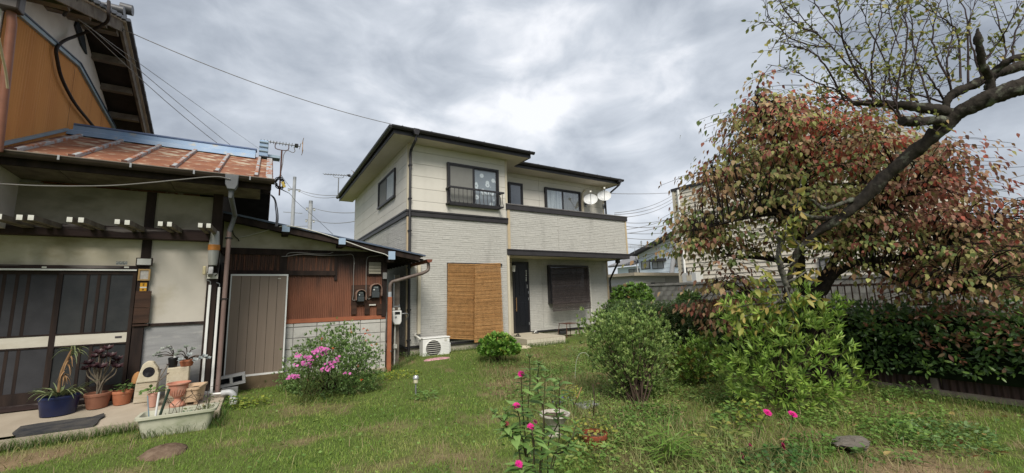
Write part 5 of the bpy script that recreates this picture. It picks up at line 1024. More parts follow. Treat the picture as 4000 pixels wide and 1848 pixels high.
for k, (dx, dy, dz) in enumerate(((-.12,-.05,.07),(-.08,-.1,.12),(-.02,-.06,.17),(.06,-.03,.13),(-.06,-.14,.0),(.1,-.13,-.02),(.16,-.1,.0),(.2,-.08,.02),(.24,-.06,-.01),(.03,-.12,.06))):
    e_ = Vector((c[0]+dx, c[1]+dy, c[2]+.1+dz)); MB().tube(bezier([Vector((c[0],c[1],c[2]+.09)), Vector((c[0]+dx*.5,c[1]+dy*.5,c[2]+.13+dz*.6)), e_], 4), .006, 6).build('stem', TWIG, su, smooth=True); rosette(e_, .05, 14, ((.30,.33,.33) if k > 3 else (.19,.215,.18)), su, axis=(dx,dy-.3,.5), tilt=.3)
# pink pot, urn, beige planter
c = onslab(598, 1559, 7.30); pot('small pale pink pot with a green succulent before the arched stone', c, .06, .17, mat('pink_terracotta', (.52,.29,.22), .8, .2, c2=(.45,.24,.18), vs=9), taper=.82)
su = thing('succulent', 'green fleshy plant with a dark flower stalk in the pink pot', 'succulent', (c[0],c[1],c[2]+.18)); tuft(su, (c[0],c[1],c[2]+.18), .13, .1, .06, 26, .075, [(.11,.20,.05),(.15,.25,.07)], tmpl_leaf(.6,.1,.1), SUCC)
for dx, dz in ((.05,.36),(.12,.42),(.13,.30)): e_ = Vector((c[0]+dx,c[1],c[2]+.1+dz)); MB().tube(bezier([Vector((c[0]+.02,c[1],c[2]+.18)), Vector((c[0]+.03,c[1],c[2]+.3)), e_], 4), .006, 6).build('stem', stm, su); rosette(e_, .03, 10, (.07,.03,.035), su)
c = onslab(694, 1556, 7.26); ur = thing('urn_planter', 'pinkish terracotta urn on a flared foot, empty', 'urn', c); um = mat('urn_terracotta', (.50,.235,.165), .85, .15, c2=(.40,.175,.12), vs=6, c3=(.56,.40,.31), vs3=4, lo3=.55, hi3=.75, bump=.1)
MB().lathe([(.083,0),(.087,.02),(.072,.045),(.04,.08),(.036,.105)], c, 28).build('foot', um, ur, smooth=True); MB().lathe([(.036,.1052),(.075,.15),(.10,.21),(.108,.265),(.108,.28)], c, 28).build('bowl', um, ur, smooth=True)
for k in range(22): w = k*2*math.pi/22; MB().tube([(c[0]+.079*math.cos(w), c[1]+.079*math.sin(w), c[2]+.15),(c[0]+.105*math.cos(w+.15), c[1]+.105*math.sin(w+.15), c[2]+.225)], [.006,.004], 5).build('flute', um, ur, smooth=True)
MB().lathe([(.108,.281),(.132,.295),(.132,.308),(.118,.31),(.104,.28),(.02,.27)], c, 32).build('rim', um, ur, smooth=True)
c = onslab(756, 1563, 7.42); bxx, byy, bzz = c; bg_ = thing('beige_planter', 'small beige rectangular planter with bare soil beside the corner post', 'planter', c); bm2 = mat('beige_plastic', (.54,.40,.27), .6, .3, c2=(.44,.31,.2), vs=7)
def trough(par, cx, cy, cz, L_, W_, h, m, rimw=.02, tap=.88, rot=0, soil=None, depth=.5, feet=True, r_=.18, base=.02):
    """open rounded rectangular tub"""
    def ring(l, w, z, n=7):
        rr = min(l, w)*r_; o_ = []
        for (sx_, sy_, a0) in ((1,1,0),(-1,1,90),(-1,-1,180),(1,-1,270)):
            for k in range(n): a = math.radians(a0+90*k/(n-1)); o_.append((sx_*(l/2-rr)+rr*math.cos(a), sy_*(w/2-rr)+rr*math.sin(a), z))
        return o_
    lv_ = [(tap,tap,base,0),(1,1,h-.035,0),(1,1,h-.03,rimw),(1,1,h-.002,rimw),(1,1,h,rimw*.5),(1,1,h,-.008),(1,1,h-.03,-.02),(tap,tap,h*depth,-.02)]
    mb = MB(); cr_, sr_ = math.cos(rot), math.sin(rot); rings = [ring(L_*a+2*e_, W_*b+2*e_, z) for a, b, z, e_ in lv_]; n = len(rings[0])
    for rg in rings: mb.v += [(cx+x*cr_-y*sr_, cy+x*sr_+y*cr_, cz+z) for x, y, z in rg]
    for i in range(len(rings)-1): mb.f += [(i*n+j, i*n+(j+1) % n, (i+1)*n+(j+1) % n, (i+1)*n+j) for j in range(n)]
    mb.f.append(tuple(range(n-1,-1,-1))); mb.f.append(tuple((len(rings)-1)*n+j for j in range(n)))
    mb.build('tub', m, par, smooth=True)
    sg = ring(L_*tap-.05, W_*tap-.05, h*depth+.004); MB().add([(cx+x*cr_-y*sr_, cy+x*sr_+y*cr_, cz+z+.008*(vnoise(x*30, y*30, 1, 3)-.5)) for x, y, z in sg]+[(cx,cy,cz+h*depth+.018)], [(j,(j+1) % n,n) for j in range(n)]).build('soil', soil or SOIL, par)
    if feet:
        for a in (-1,1):
            for b in (-1,1): x, y = a*L_*.36*tap, b*W_*.36*tap; MB().box(cx+x*cr_-y*sr_-.02, cx+x*cr_-y*sr_+.02, cy+x*sr_+y*cr_-.02, cy+x*sr_+y*cr_+.02, cz, cz+base+.002).build('foot', m, par)
trough(bg_, bxx, byy, bzz, .19, .40, .235, bm2, .015, .84, -.15, depth=.82, base=.04)
# long trough on the lawn
tq = pt(690, 1692, Z=.0); tcx, tcy = -.745, 6.42; tr_ = thing('planter_trough', 'long pale plastic planter trough with weeds standing on the lawn edge', 'planter', (tcx, tcy, .0))
tmat = mat('algae_plastic', (.50,.49,.39), .6, .3, c2=(.40,.40,.30), vs=4, c3=(.27,.29,.19), vs3=3, lo3=.52, hi3=.72, stretch3=(1,1,2), bump=.06)
trough(tr_, tcx, tcy, -.02, .70, .32, .26, tmat, .025, .86, -.02, depth=.62, feet=False, base=.0)
hp = thing('weed', 'straggling weeds and thin stalks growing in the pale trough', 'weed', (tcx, tcy, .14))
tuft(hp, (tcx+.16,tcy,.15), .17, .09, .10, 90, .035, [(.10,.14,.05),(.14,.17,.07),(.20,.17,.08)], stems=6); tuft(hp, (tcx-.12,tcy,.15), .16, .09, .05, 50, .03, [(.10,.13,.05),(.22,.18,.10)], stems=4, parts=0)
rosette((tcx+.06,tcy-.02,.17), .09, 16, (.10,.17,.11), hp, tilt=.5); 
r = random.Random(3)
for k in range(9):
    x = tcx-.1+.045*k*r.uniform(.3,1.3); MB().tube(bezier([(x,tcy,.15),(x+r.uniform(-.05,.05),tcy,.3),(x+r.uniform(-.14,.14),tcy-.02,.36+r.uniform(0,.1)),(x+r.uniform(-.2,.2),tcy-.03,.36+r.uniform(-.08,.12))], 4), .0028, 5).build('stalk', TWIG, hp)
tuft(hp, (tcx+.27,tcy+.05,.15), .08, .06, .26, 40, .028, [(.13,.17,.05),(.18,.22,.07)], parts=0)
sk = thing('garden_stake', 'short white and green garden stakes stuck in the trough', 'stake', (tcx-.24, tcy-.02, .13))
for k, (x0, x1, h_, m_, r_) in enumerate(((-.215,-.20,.43,'white',.011),(-.26,-.30,.40,'bluegrey',.006),(-.19,-.11,.46,'darkgreen',.014))):
    if m_ == 'darkgreen': M_[m_] = mat('dark_green_plastic', (.03,.05,.035), .5, .3)
    MB().tube([(tcx+x0,tcy-.03,.13),(tcx+x1,tcy-.02,.13+h_*.8)], r_, 8).build('stake', M_[m_], sk, smooth=True)
# rubber mat, cinder block, elbow pipe, dirt mound
mp_ = [pt(a, b, Z=.135) for a, b in ((-60,1735),(30,1716),(48,1690),(80,1672),(150,1662),(260,1648),(360,1636),(405,1624),(408,1632),(388,1640),(378,1652),(362,1660),(352,1668),(300,1676),(200,1690),(100,1704),(0,1722))]
mp_ = [(float(q[0]), max(6.795, float(q[1]))) for q in mp_]; n = len(mp_)
mb = MB().add([(x, y, slabz(x, y)+.004) for x, y in mp_]+[(x, y, slabz(x, y)+.022+.006*math.sin(x*40)) for x, y in mp_], [tuple(range(n-1,-1,-1)), tuple(range(n, 2*n))]+[(i, (i+1) % n, n+(i+1) % n, n+i) for i in range(n)])
tag(mb.build('door_mat', mat('rubber_black', (.030,.032,.038), .75, .25, c2=(.075,.07,.065), vs=6, stretch=(1,2,1), bump=.5, bs=40), None), 'ragged black rubber mat lying flat on the concrete slab', 'door mat')
c = pt(905, 1482, Y=8.35); cb = thing('cinder_block', 'grey hollow cinder block lying askew beside the storage door', 'concrete block', (c[0], 8.35, c[2]-.08))
cxv, cyv, czv = float(c[0]), 8.3, float(c[2]); ang = .12; ax_ = Vector((math.cos(ang),0,math.sin(ang))); az_ = Vector((-math.sin(ang),0,math.cos(ang)))
def cbx(u0,u1,v0,v1,mb): mb.obox(Vector((cxv,cyv,czv))+ax_*(u0+u1)/2+az_*(v0+v1)/2, ax_, (0,1,0), az_, u1-u0, .19, v1-v0)
mb = MB()
for a in ((-.19,.19,-.08,-.045),(-.19,.19,.05,.08),(-.19,-.15,-.0449,.0499),(-.02,.02,-.0449,.0499),(.15,.19,-.0449,.0499)): cbx(*a, mb)
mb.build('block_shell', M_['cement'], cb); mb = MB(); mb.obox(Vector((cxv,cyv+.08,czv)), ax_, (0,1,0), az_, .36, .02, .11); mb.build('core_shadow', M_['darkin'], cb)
tag(MB().box(cxv-.12, cxv+.1, 8.2, 8.4, -.05, czv-.1).build('foundation_stone', M_['cement'], None, bevel=.01), 'low concrete stub under the cinder block', 'stone')
c = pt(880, 1560, Y=7.55); ex, ez = float(c[0])+.03, float(c[2]); pe = thing('drain_pipe', 'pale grey drain pipe elbow at the slab corner', 'pipe', (ex, 7.55, 0)); gpm = mat('pvc_grey', (.46,.47,.48), .45, .4, c2=(.33,.335,.34), vs=5)
MB().tube([(-.52,7.62,.16),(-.36,7.57,.165)], .02, 10).build('branch', M_['white'], pe, smooth=True); MB().tube(bezier([(-.40,7.57,.17),(-.31,7.54,.175),(-.255,7.52,.13),(-.25,7.52,.06)], 5), .042, 12).build('elbow', gpm, pe, smooth=True); MB().tube([(-.25,7.52,.10),(-.25,7.52,-.05)], .052, 12).build('pipe', M_['white'], pe, smooth=True)
q = pt(640, 1775, Z=.0); tag(blob((q[0],q[1],-.015), .20, .19, .105, 21, 30, .16).build('dirt_mound', mat('molehill_soil', (.125,.085,.06), .95, .05, c2=(.20,.145,.105), vs=14, bump=1., bs=60), smooth=True), 'low mound of bare brown soil on the lawn', 'dirt mound')
# solar garden lamp
q = pt(1624, 1535, Z=.03); lx, ly = float(q[0]), float(q[1]); gl = thing('garden_lamp', 'small solar stake lamp with a steel cap on the lawn', 'lamp', (lx, ly, 0))
MB().tube([(lx,ly,-.02),(lx,ly,.17)], .012, 10).build('stake', M_['greymetal'], gl, smooth=True); MB().lathe([(.02,.17),(.034,.18),(.036,.235),(.034,.24)], (lx,ly,0), 18).build('lens', mat('lamp_lens', (.62,.58,.42), .3, .5), gl, smooth=True); MB().lathe([(.046,.2402),(.048,.25),(.04,.275),(.03,.29),(.01,.292)], (lx,ly,0), 18).build('cap', mat('steel_cap', (.66,.67,.68), .25, .5, metal=.6), gl, smooth=True)
# pots among the weeds on the right
q = pt(2170, 1700, Z=0.); wx, wy = float(q[0]), float(q[1]); wp = thing('white_planter', 'weathered white pedestal planter bowl among the zinnias', 'planter', (wx, wy, -.05)); wm = mat('chalky_white', (.56,.53,.47), .8, .2, c2=(.34,.30,.25), vs=16, bump=.2)
MB().lathe([(.11,0),(.10,.04),(.05,.10),(.055,.13),(.11,.2),(.145,.255),(.165,.27),(.165,.285),(.145,.285),(.13,.255),(.03,.24)], (wx,wy,-.06), 28).build('bowl', wm, wp, smooth=True); MB().lathe([(.132,.255),(.07,.266),(.01,.268)], (wx,wy,-.06), 20).build('soil', SOIL, wp)
q = pt(2325, 1740, Z=0.); rx_, ry_ = float(q[0]), float(q[1]); rp = pot('broken red terracotta pot half buried in dry weeds', (rx_,ry_,-.07), .13, .19, mat('red_terracotta', (.27,.075,.04), .8, .2, c2=(.20,.055,.03), vs=6), taper=.72)
q = pt(2295, 1582, Z=0.02); tag(MB().box(q[0]-.16, q[0]+.16, q[1]-.1, q[1]+.1, -.03, .045).build('paving_stone', M_['cement'], None, bevel=.015), 'flat grey paving stone behind the zinnia plants', 'paving stone')
q = pt(3330, 1742, Z=0.03); sb = blob((q[0],q[1],.055), .21, .13, .04, 12, 11, .45); sb.box(q[0]-.03, q[0]+.05, q[1]-.09, q[1]+.03, -.03, .056); tag(sb.build('slate_slab', mat('dark_stone', (.19,.17,.145), .9, .1, c2=(.12,.105,.09), vs=14, bump=.8), None), 'flat broken stone slab propped up in the weeds, nearest the fence', 'stone slab')
# ---------------------------------------------------------------- wires
WIRE = mat('wire_black', (.02,.02,.022), .6, .2); WIREG = mat('wire_grey', (.22,.21,.20), .6, .2); CABLE = mat('cable_wrap', (.035,.026,.024), .7, .2, var=.4, vs=30)
def wire(label, a, b, sag, r_=.006, m=None, n=14, cat='wire', name='wire', mid=None, group=None):
    a = Vector(a); b = Vector(b); P_ = [a.lerp(b, k/n)-Vector((0,0,sag*4*(k/n)*(1-k/n))) for k in range(n+1)]
    return tag(MB().tube(P_, r_, 6).build(name, m or WIRE, None, smooth=True), label, cat, group)
gp = Vector((-2.36, 8.75, 6.0))
wire('long service wire from the old gable to the modern roof corner', pt(475,112,X=-2.3), (EL-.05,E0-.1,zg+.02), .16, .007, WIREG)
mast = pt(1085, 690, X=.35)
for k, (a, e_, s_) in enumerate(((( 330, 88), (1068, 690), .10),((325,95),(1075,705),.22),((305,75),(1100,640),.05))):
    wire(('middle','lowest','uppermost')[k]+' of the three wires sloping from the old gable to the roof mast', pt(a[0],a[1],X=-2.45), pt(e_[0],e_[1],X=.2 if k < 2 else 1.0), s_, .0055, WIREG, group='wires from the old gable')
tag(MB().tube(bezier([pt(425,5,X=-2.2), pt(424,50,X=-2.15), pt(418,85,X=-2.2), pt(370,112,X=-2.45), pt(300,140,X=-2.7), pt(250,160,X=-2.74), pt(221,190,X=-2.72), pt(225,240,X=-2.72), pt(243,310,X=-2.72), pt(290,400,X=-2.72), pt(345,470,X=-2.72), pt(392,524,X=-2.7)], 6), .022, 8).build('cable', CABLE, None, smooth=True), 'thick black wrapped cable looping across the ochre gable wall', 'cable')
tag(MB().tube(bezier([pt(295,0,X=-2.3), pt(285,25,X=-2.4), pt(262,42,X=-2.5), pt(250,60,X=-2.6)], 5), .02, 8).build('cable', CABLE, None, smooth=True), 'short dark cable hanging at the top of the gable', 'cable')
tag(MB().tube(bezier([pt(-5,150,X=XG+.22), pt(12,230,X=XG+.2), pt(24,290,X=XG+.19), pt(30,345,X=XG+.18)], 5), .012, 8).build('cord', mat('ivory_cord', (.58,.47,.32), .6, .2), None, smooth=True), 'pale cord hanging beside the copper brown downpipe', 'cord')
tag(MB().tube(bezier([pt(-20,717,Y=YE+.02), pt(140,725,Y=YE+.02), pt(300,727,Y=YE+.02), pt(450,724,Y=YE-.0), pt(600,712,Y=YE-.02), pt(700,702,Y=YE-.06), pt(840,690,Y=YE-.11), pt(900,700,Y=YE-.11)], 5), .007, 6).build('wire', WIREG, None, smooth=True), 'grey wire drooping below the old eave gutter', 'wire')
yv = YV-.03
tag(MB().tube(bezier([pt(930,930,Y=SY-.02), pt(1010,910,Y=SY-.1), pt(1110,883,Y=yv), pt(1200,896,Y=yv), pt(1320,932,Y=yv), pt(1440,975,Y=yv), pt(1500,992,Y=yv), pt(1518,1002,Y=yv)], 6), .009, 6).build('wire', M_['whitedirty'], None, smooth=True), 'white cable strung along the shed verge', 'cable')
for lab, pts_ in (('grey cable stapled along the shed beam, upper', [(1117,1003),(1128,989),(1170,987),(1230,992),(1280,992),(1302,985)]),('grey cable running along the shed beam to the small meter', [(1100,1002),(1130,1000),(1180,993),(1260,998),(1340,996),(1380,1000),(1381,1080),(1380,1150),(1378,1172),(1396,1170)]),('grey cable curving down to the large meter', [(1510,993),(1470,1000),(1440,1003),(1432,1025),(1430,1100),(1431,1150),(1438,1168),(1448,1164)])):
    tag(MB().tube(bezier([pt(a,b,Y=SY-.055) for a, b in pts_], 5), .007, 6).build('cable', WIREG, None, smooth=True), lab, 'cable', 'cables on the shed wall')
tag(MB().tube(bezier([pt(905,830,Y=SY-.2), pt(906,880,Y=SY-.1), pt(912,915,Y=SY-.05), pt(930,935,Y=SY-.05), pt(934,943,Y=SY-.05)], 5), .008, 6).build('cable', WIRE, None, smooth=True), 'black cable end dangling below the shed roof', 'cable')
tag(MB().tube(bezier([pt(1512,1218,Y=SY-.06), pt(1508,1260,Y=SY-.06), pt(1505,1330,Y=SY-.06), pt(1512,1350,Y=SY-.1), pt(1528,1375,Y=SY-.2)], 5), .006, 6).build('cable', WIREG, None, smooth=True), 'thin grey cable hanging down the shed corner', 'cable')
# antennas
def antenna(label, base, top, bl, dirx, m, mh, nel, cat='antenna'):
    t_ = thing('tv_antenna', label, cat, base, 'television antennas on masts'); b = Vector(base); tp_ = Vector(top); d = Vector(dirx).normalized(); s_ = d.cross(Vector((0,0,1))).normalized()
    MB().tube([b, tp_], .016, 8).build('mast', m, t_, smooth=True)
    c_ = tp_+Vector((0,0,mh)); a0 = c_-d*bl*.53; a1 = c_+d*bl*.47; MB().tube([a0, a1], .013, 8).build('boom', M_['greymetal'], t_)
    MB().tube(bezier([c_-d*bl*.17, c_-d*bl*.17+Vector((0,0,-mh*.8)), c_-d*bl*.08+Vector((0,0,-mh)), c_+d*bl*.1+Vector((0,0,-mh)), c_+d*bl*.17+Vector((0,0,-mh*.7)), c_+d*bl*.17], 4), .009, 6).build('bracket', m, t_, smooth=True)
    for i in range(nel): p = a0.lerp(a1, i/(nel-1)*.86); w = .09+.05*(i/nel); MB().tube([p-s_*w, p+s_*w], .006, 6).build('element', M_['greymetal'], t_)
    p = a0.lerp(a1, .9); MB().obox(p, d, s_, (0,0,1), .07, .12, .06).build('feed_box', M_['black'], t_)
    for k in (-1, 0, 1): MB().tube([a1-s_*.2+Vector((0,0,.14*k))+d*.05*abs(k), a1+s_*.2+Vector((0,0,.14*k))+d*.05*abs(k)], .006, 6).build('reflector', M_['brass'], t_)
    MB().tube([a1-Vector((0,0,.16))+d*.05, a1+Vector((0,0,.16))+d*.05], .008, 6).build('reflector_bar', M_['brass'], t_)
    return t_
AX = .25
tb_ = pt(1086, 790, X=AX); tt_ = pt(1101, 586, X=AX); s1 = float(np.linalg.norm(pt(1023,570,Y=tt_[1])-pt(1175,572,Y=tt_[1])))
antenna('television antenna on a reddish mast beside the rusty roof end', (tt_[0],tt_[1],tb_[2]), tt_, s1, (1,.0,-.0), M_['rustmetal'], float(pt(1101,571,X=AX)[2]-tt_[2]), 12)
tag(MB().tube(bezier([pt(1148,575,Y=tt_[1]), pt(1152,590,Y=tt_[1]), pt(1143,596,Y=tt_[1]), pt(1122,588,Y=tt_[1]), pt(1108,605,Y=tt_[1]), pt(1104,640,Y=tt_[1]), pt(1095,680,Y=tt_[1]), pt(1084,697,Y=tt_[1])], 5), .008, 6).build('cable', WIREG, None, smooth=True), 'thin lead curving from the antenna down its mast', 'cable')
co_ = thing('cable_coil', 'tangled black cable coil with a yellow tag on the antenna mast', 'cable', pt(1095,715,X=AX))
cc_ = pt(1094, 716, X=AX-.02); r = random.Random(2)
for k in range(5): 
    a_ = [(cc_[0]+r.uniform(-.02,.02), cc_[1]+(.12-.012*k)*math.cos(w)+r.uniform(-.01,.01), cc_[2]+(.13-.015*k)*math.sin(w)+r.uniform(-.01,.01)) for w in np.linspace(0, 6.1, 18)]; a_ = [(x+.08*math.cos(i*.35), y, z) for i, (x, y, z) in enumerate(a_)]
    MB().tube(bezier(a_, 2), .009, 6).build('loop', WIRE, co_, smooth=True)
MB().obox(Vector(cc_)+Vector((.06,0,-.02)), (1,0,.4), (0,1,0), (-.4,0,1), .05, .02, .12).build('tag', mat('yellow_tag', (.60,.45,.10), .5, .3), co_)
tag(MB().tube(bezier([pt(1100,740,X=AX), pt(1135,760,X=1.2), pt(1160,790,X=2), pt(1230,850,X=3), pt(1300,915,X=3.4)], 6), .012, 6).build('wire', WIRE, None, smooth=True), 'black drop wire running from the mast behind the shed roof', 'wire')
for k, (x0, lab) in enumerate(((1068,'outer black cable loop below the rusty roof end'),(1062,'inner black cable loop below the rusty roof end'))):
    tag(MB().tube(bezier([pt(x0-10,760,X=.1), pt(x0+5+k*2,775,X=.12), pt(x0+14,810,X=.14), pt(x0+18,850,X=.14), pt(x0+14,885,X=.12)], 5), .008, 6).build('cable', WIRE, None, smooth=True), lab, 'cable')
A2 = pt(1320, 770, D=13.5); t2 = pt(1323, 694, D=13.5); s2 = .0
antenna('small television antenna beside the modern roof eave', A2, t2, float(np.linalg.norm(pt(1257,680,D=13.5)-pt(1366,687,D=13.5))), tuple(pt(1366,687,D=13.5)-pt(1257,680,D=13.5)), M_['greymetal'], .09, 10)
# utility poles behind
CONC = mat('pole_concrete', (.40,.41,.43), .85, .1, c2=(.33,.34,.36), vs=3)
def pole(label, pb, ptp, r0, r1, arms=(), steps=0, name='utility_pole'):
    t_ = thing(name, label, 'utility pole', pb, 'utility poles behind the houses'); b, tp_ = Vector(pb), Vector(ptp); MB().tube([b, tp_], [r0, r1], 14).build('pole', CONC, t_, smooth=True); MB().tube([tp_, tp_+Vector((0,0,.25))], r1*1.03, 14).build('cap', M_['greymetal'], t_)
    for z, w in arms: p = Vector((tp_.x, tp_.y, z)); MB().box(p.x-w, p.x+w, p.y-.05, p.y+.05, p.z-.05, p.z+.05).build('crossarm', M_['greymetal'], t_); [MB().lathe([(.05,0),(.09,.05),(.05,.12)], (p.x+s_*w*.8,p.y-.08,p.z-.2), 10).build('insulator', M_['whitedirty'], t_) for s_ in (-1,1)]
    for k in range(steps): z = tp_.z-3-1.9*k; MB().box(tp_.x-.75, tp_.x+.75, tp_.y-.02, tp_.y+.02, z-.025, z+.025).build('step_bolt', M_['greymetal'], t_)
    return t_
p1 = pt(1151, 702, D=36); pole('taller utility pole with step bolts behind the shed roof', (p1[0],p1[1],0), p1, .20, .13, ((p1[2]-.9,.5),), 3)
p2 = pt(1214, 796, D=34); pole('shorter utility pole with insulators, nearer the modern house', (p2[0],p2[1],0), p2, .19, .15, ((p2[2]-.4,.35),(p2[2]-1.4,.35)))
wg = 'power lines across the sky'
wire('power line from the taller pole to behind the modern house', p1+np.array([.4,0,-.9]), pt(1330,762,D=30), .2, .02, WIREG, group=wg); wire('second power line from the taller pole, just below', p1+np.array([.4,0,-1.0]), pt(1330,766,D=30), .35, .018, WIREG, group=wg)
wire('upper power line from the shorter pole', p2+np.array([.4,0,-.4]), pt(1400,830,D=25), .15, .02, WIREG, group=wg); wire('lower power line from the shorter pole', p2+np.array([.4,0,-1.4]), pt(1400,862,D=25), .2, .02, WIREG, group=wg)
wire('guy wire descending left from the shorter pole', p2+np.array([0,0,-1.9]), pt(1130,885,D=34), .0, .02, WIREG); wire('lower guy wire descending left from the shorter pole', p2+np.array([0,0,-3.0]), pt(1160,890,D=34), .0, .018, WIREG)
wire('thin wire from the mast to the taller pole', pt(1095,680,X=.3), p1+np.array([0,0,-.9]), .1, .008, WIREG)
p3 = pt(2632, 880, D=24); p3b = pt(2585, 1100, D=24); pole('leaning concrete utility pole before the blue white house', tuple(p3b-np.array([0,0,3.5])+(p3b-p3)*.3), pt(2648, 838, D=24), .16, .12, name='leaning_pole')
rw = 0
for (a, b, D0, D1, s_) in (((2400,832),(2660,740),17,26,.3),((2400,838),(2660,752),17,26,.35),((2400,850),(2660,765),17,26,.35),((2440,870),(2660,838),18,26,.2),((2440,884),(2660,855),18,26,.25),((2440,898),(2660,832),18,26,.15),((2440,912),(2660,848),18,26,.2),((2440,910),(2660,895),18,26,.15),((2380,756),(2700,745),18,30,.1),((2440,930),(2660,935),30,40,.1),((2440,952),(2660,962),30,40,.1),((2440,965),(2660,940),30,40,.2)):
    wire('thin power line right of the modern house, '+('first','second','third','fourth','fifth','sixth','seventh','eighth','ninth','tenth','eleventh','twelfth')[rw]+' of the bundle', pt(*a, D=D0), pt(*b, D=D1), s_, .012 if D0 < 20 else .02, WIREG, group='power lines beside the modern house'); rw += 1
wire('upper power line at the right edge of the sky', pt(3780,735,D=18), pt(4100,655,D=18), .05, .014, WIREG, group='power lines at the right edge'); wire('lower power line at the right edge of the sky', pt(3850,750,D=18), pt(4100,695,D=18), .05, .014, WIREG, group='power lines at the right edge')
# ---------------------------------------------------------------- neighbours behind
BLK = mat('old_grey_block', (.25,.245,.235), .9, .1, c2=(.17,.165,.155), vs=3, c3=(.10,.095,.09), vs3=2.5, lo3=.52, hi3=.7, stretch3=(1,2,.5), bump=.3, bs=40, rnd=.12)
BW = thing('block_wall', 'weathered grey concrete block boundary wall with a cap course', 'wall', (14.3, 11, 0))
MB().box(14.312, 14.42, 2, 21, -.1, 1.70).build('mortar_core', M_['mortar'], BW)
bme = None
for k in range(8):
    for j in range(44):
        y = 3+j*.4+(.2 if k % 2 else 0); z = 1.68-.2*(k+1)
        if y > 20.4: continue
        if bme is None: o = MB().box(-.01, .012, -.195, .195, -.095, .095).build('block', BLK, BW, origin=(0,0,0)); bme = o.data; bpy.data.objects.remove(o)
        inst('block', bme, Matrix.Translation((14.3, y, z+.1)), BW)
for j in range(30): MB().box(14.26, 14.45, 2+j*.6+.004, 2+(j+1)*.6-.004, 1.70, 1.79).build('cap_stone', BLK, BW)
CRM = mat('cream_lap_siding', (.66,.61,.52), .7, .2, var=.05, vs=2, rnd=.02, c3=(.55,.5,.42), vs3=1, lo3=.55, hi3=.8)
CE_ = 4.2
CH = thing('cream_building', 'large cream lap sided building behind the red leaved tree', 'building', (18, 6, 0))
MB().box(16.05, 26, CE_, 11.5, 0, 6.0).build('wall', CRM, CH)
nb_ = 34
for k in range(nb_):
    z0, z1 = 6.0*k/nb_, 6.0*(k+1)/nb_
    MB().add([(16.0,CE_,z0+.004),(16.03,CE_,z1),(16.049,CE_,z1),(16.049,CE_,z0+.004),(16.0,11.5,z0+.004),(16.03,11.5,z1),(16.049,11.5,z1),(16.049,11.5,z0+.004)], [(0,3,2,1),(4,5,6,7),(0,1,5,4),(1,2,6,5),(2,3,7,6),(3,0,4,7)]).build('lap_board', CRM, CH)
MB().box(15.95, 26.1, CE_-.1, 11.6, 6.0, 6.13).build('roof_edge', M_['charmid'], CH); MB().box(15.97, 16.06, 11.44, 11.56, 0, 6.0).build('corner_trim', M_['trim'], CH)
MB().tube([(15.92,11.2,.3),(15.92,11.2,6.0)], .05, 10).build('downpipe', M_['white'], CH)
a = pt(2862, 690, X=17.5); b = pt(3010, 600, X=17.5)
MB().prism([(float(a[1])-.0,6.13),(float(a[1])+.0,6.6),(float(b[1])+.6,7.6),(float(b[1])-2.5,7.6),(float(b[1])-4.5,6.13)], 'x', 17.5, 21).build('rooftop_room', CRM, CH); MB().bar((17.4,float(a[1])+.3,6.62),(17.4,float(b[1])-2.2,7.1),.5,.12).build('rooftop_roof', M_['charmid'], CH)
MB().tube([(17.3,float(pt(2895,640,X=17.3)[1]),6.13),(17.3,float(pt(2895,640,X=17.3)[1]),8.0)], .06, 10).build('vent_pipe', M_['white'], CH)
def ywin(par, X, p0, p1, glass, fr='char', name='window', split=True):
    a = pt(*p0, X=X); b = pt(*p1, X=X); ya_, yb_ = float(b[1]), float(a[1]); za_, zb_ = float(b[2]), float(a[2])
    f = MB().box(X-.06, X-.001, ya_-.04, yb_+.04, zb_, zb_+.05).box(X-.06, X-.001, ya_-.04, yb_+.04, za_-.05, za_).box(X-.06, X-.001, ya_-.04, ya_, za_, zb_).box(X-.06, X-.001, yb_, yb_+.04, za_, zb_)
    if split: f.box(X-.05, X-.001, (ya_+yb_)/2-.025, (ya_+yb_)/2+.025, za_, zb_)
    w = f.build(name, M_[fr], par); MB().box(X-.03, X-.0015, ya_, yb_, za_, zb_).build('pane', M_[glass], w)
M_['bpane'] = mat('blue_grey_pane', (.11,.14,.19), .12, .5, var=.2); M_['wpane'] = mat('curtained_pane', (.36,.38,.38), .3, .4, c2=(.2,.21,.22), vs=3, stretch=(1,6,.2)); M_['gpane'] = mat('grey_pane', (.27,.27,.265), .4, .4, var=.1)
ywin(CH, 16.0, (2846,812), (2872,842), 'bpane'); ywin(CH, 16.0, (2673,1050), (2683,1066), 'bpane', split=False); ywin(CH, 16.0, (3205,1015), (3262,1075), 'gpane'); ywin(CH, 16.0, (2880,1090), (2905,1150), 'gpane', split=False)
q0 = pt(2680, 1067, X=15.7); q1 = pt(2738, 1103, X=15.7); cab = thing('storage_cabinet', 'pale grey metal cabinet against the cream building', 'cabinet', (15.7, float(q1[1]), 0))
MB().box(15.4, 15.9, float(q1[1]), float(q0[1]), .0, float(q0[2])).build('cabinet_body', mat('pale_grey_paint', (.55,.56,.55), .5, .3, var=.05), cab, bevel=.01); MB().box(15.39, 15.3995, (float(q0[1])+float(q1[1]))/2-.12, (float(q0[1])+float(q1[1]))/2+.1, float(q0[2])-.35, float(q0[2])-.1).build('panel_plate', M_['trim'], cab)
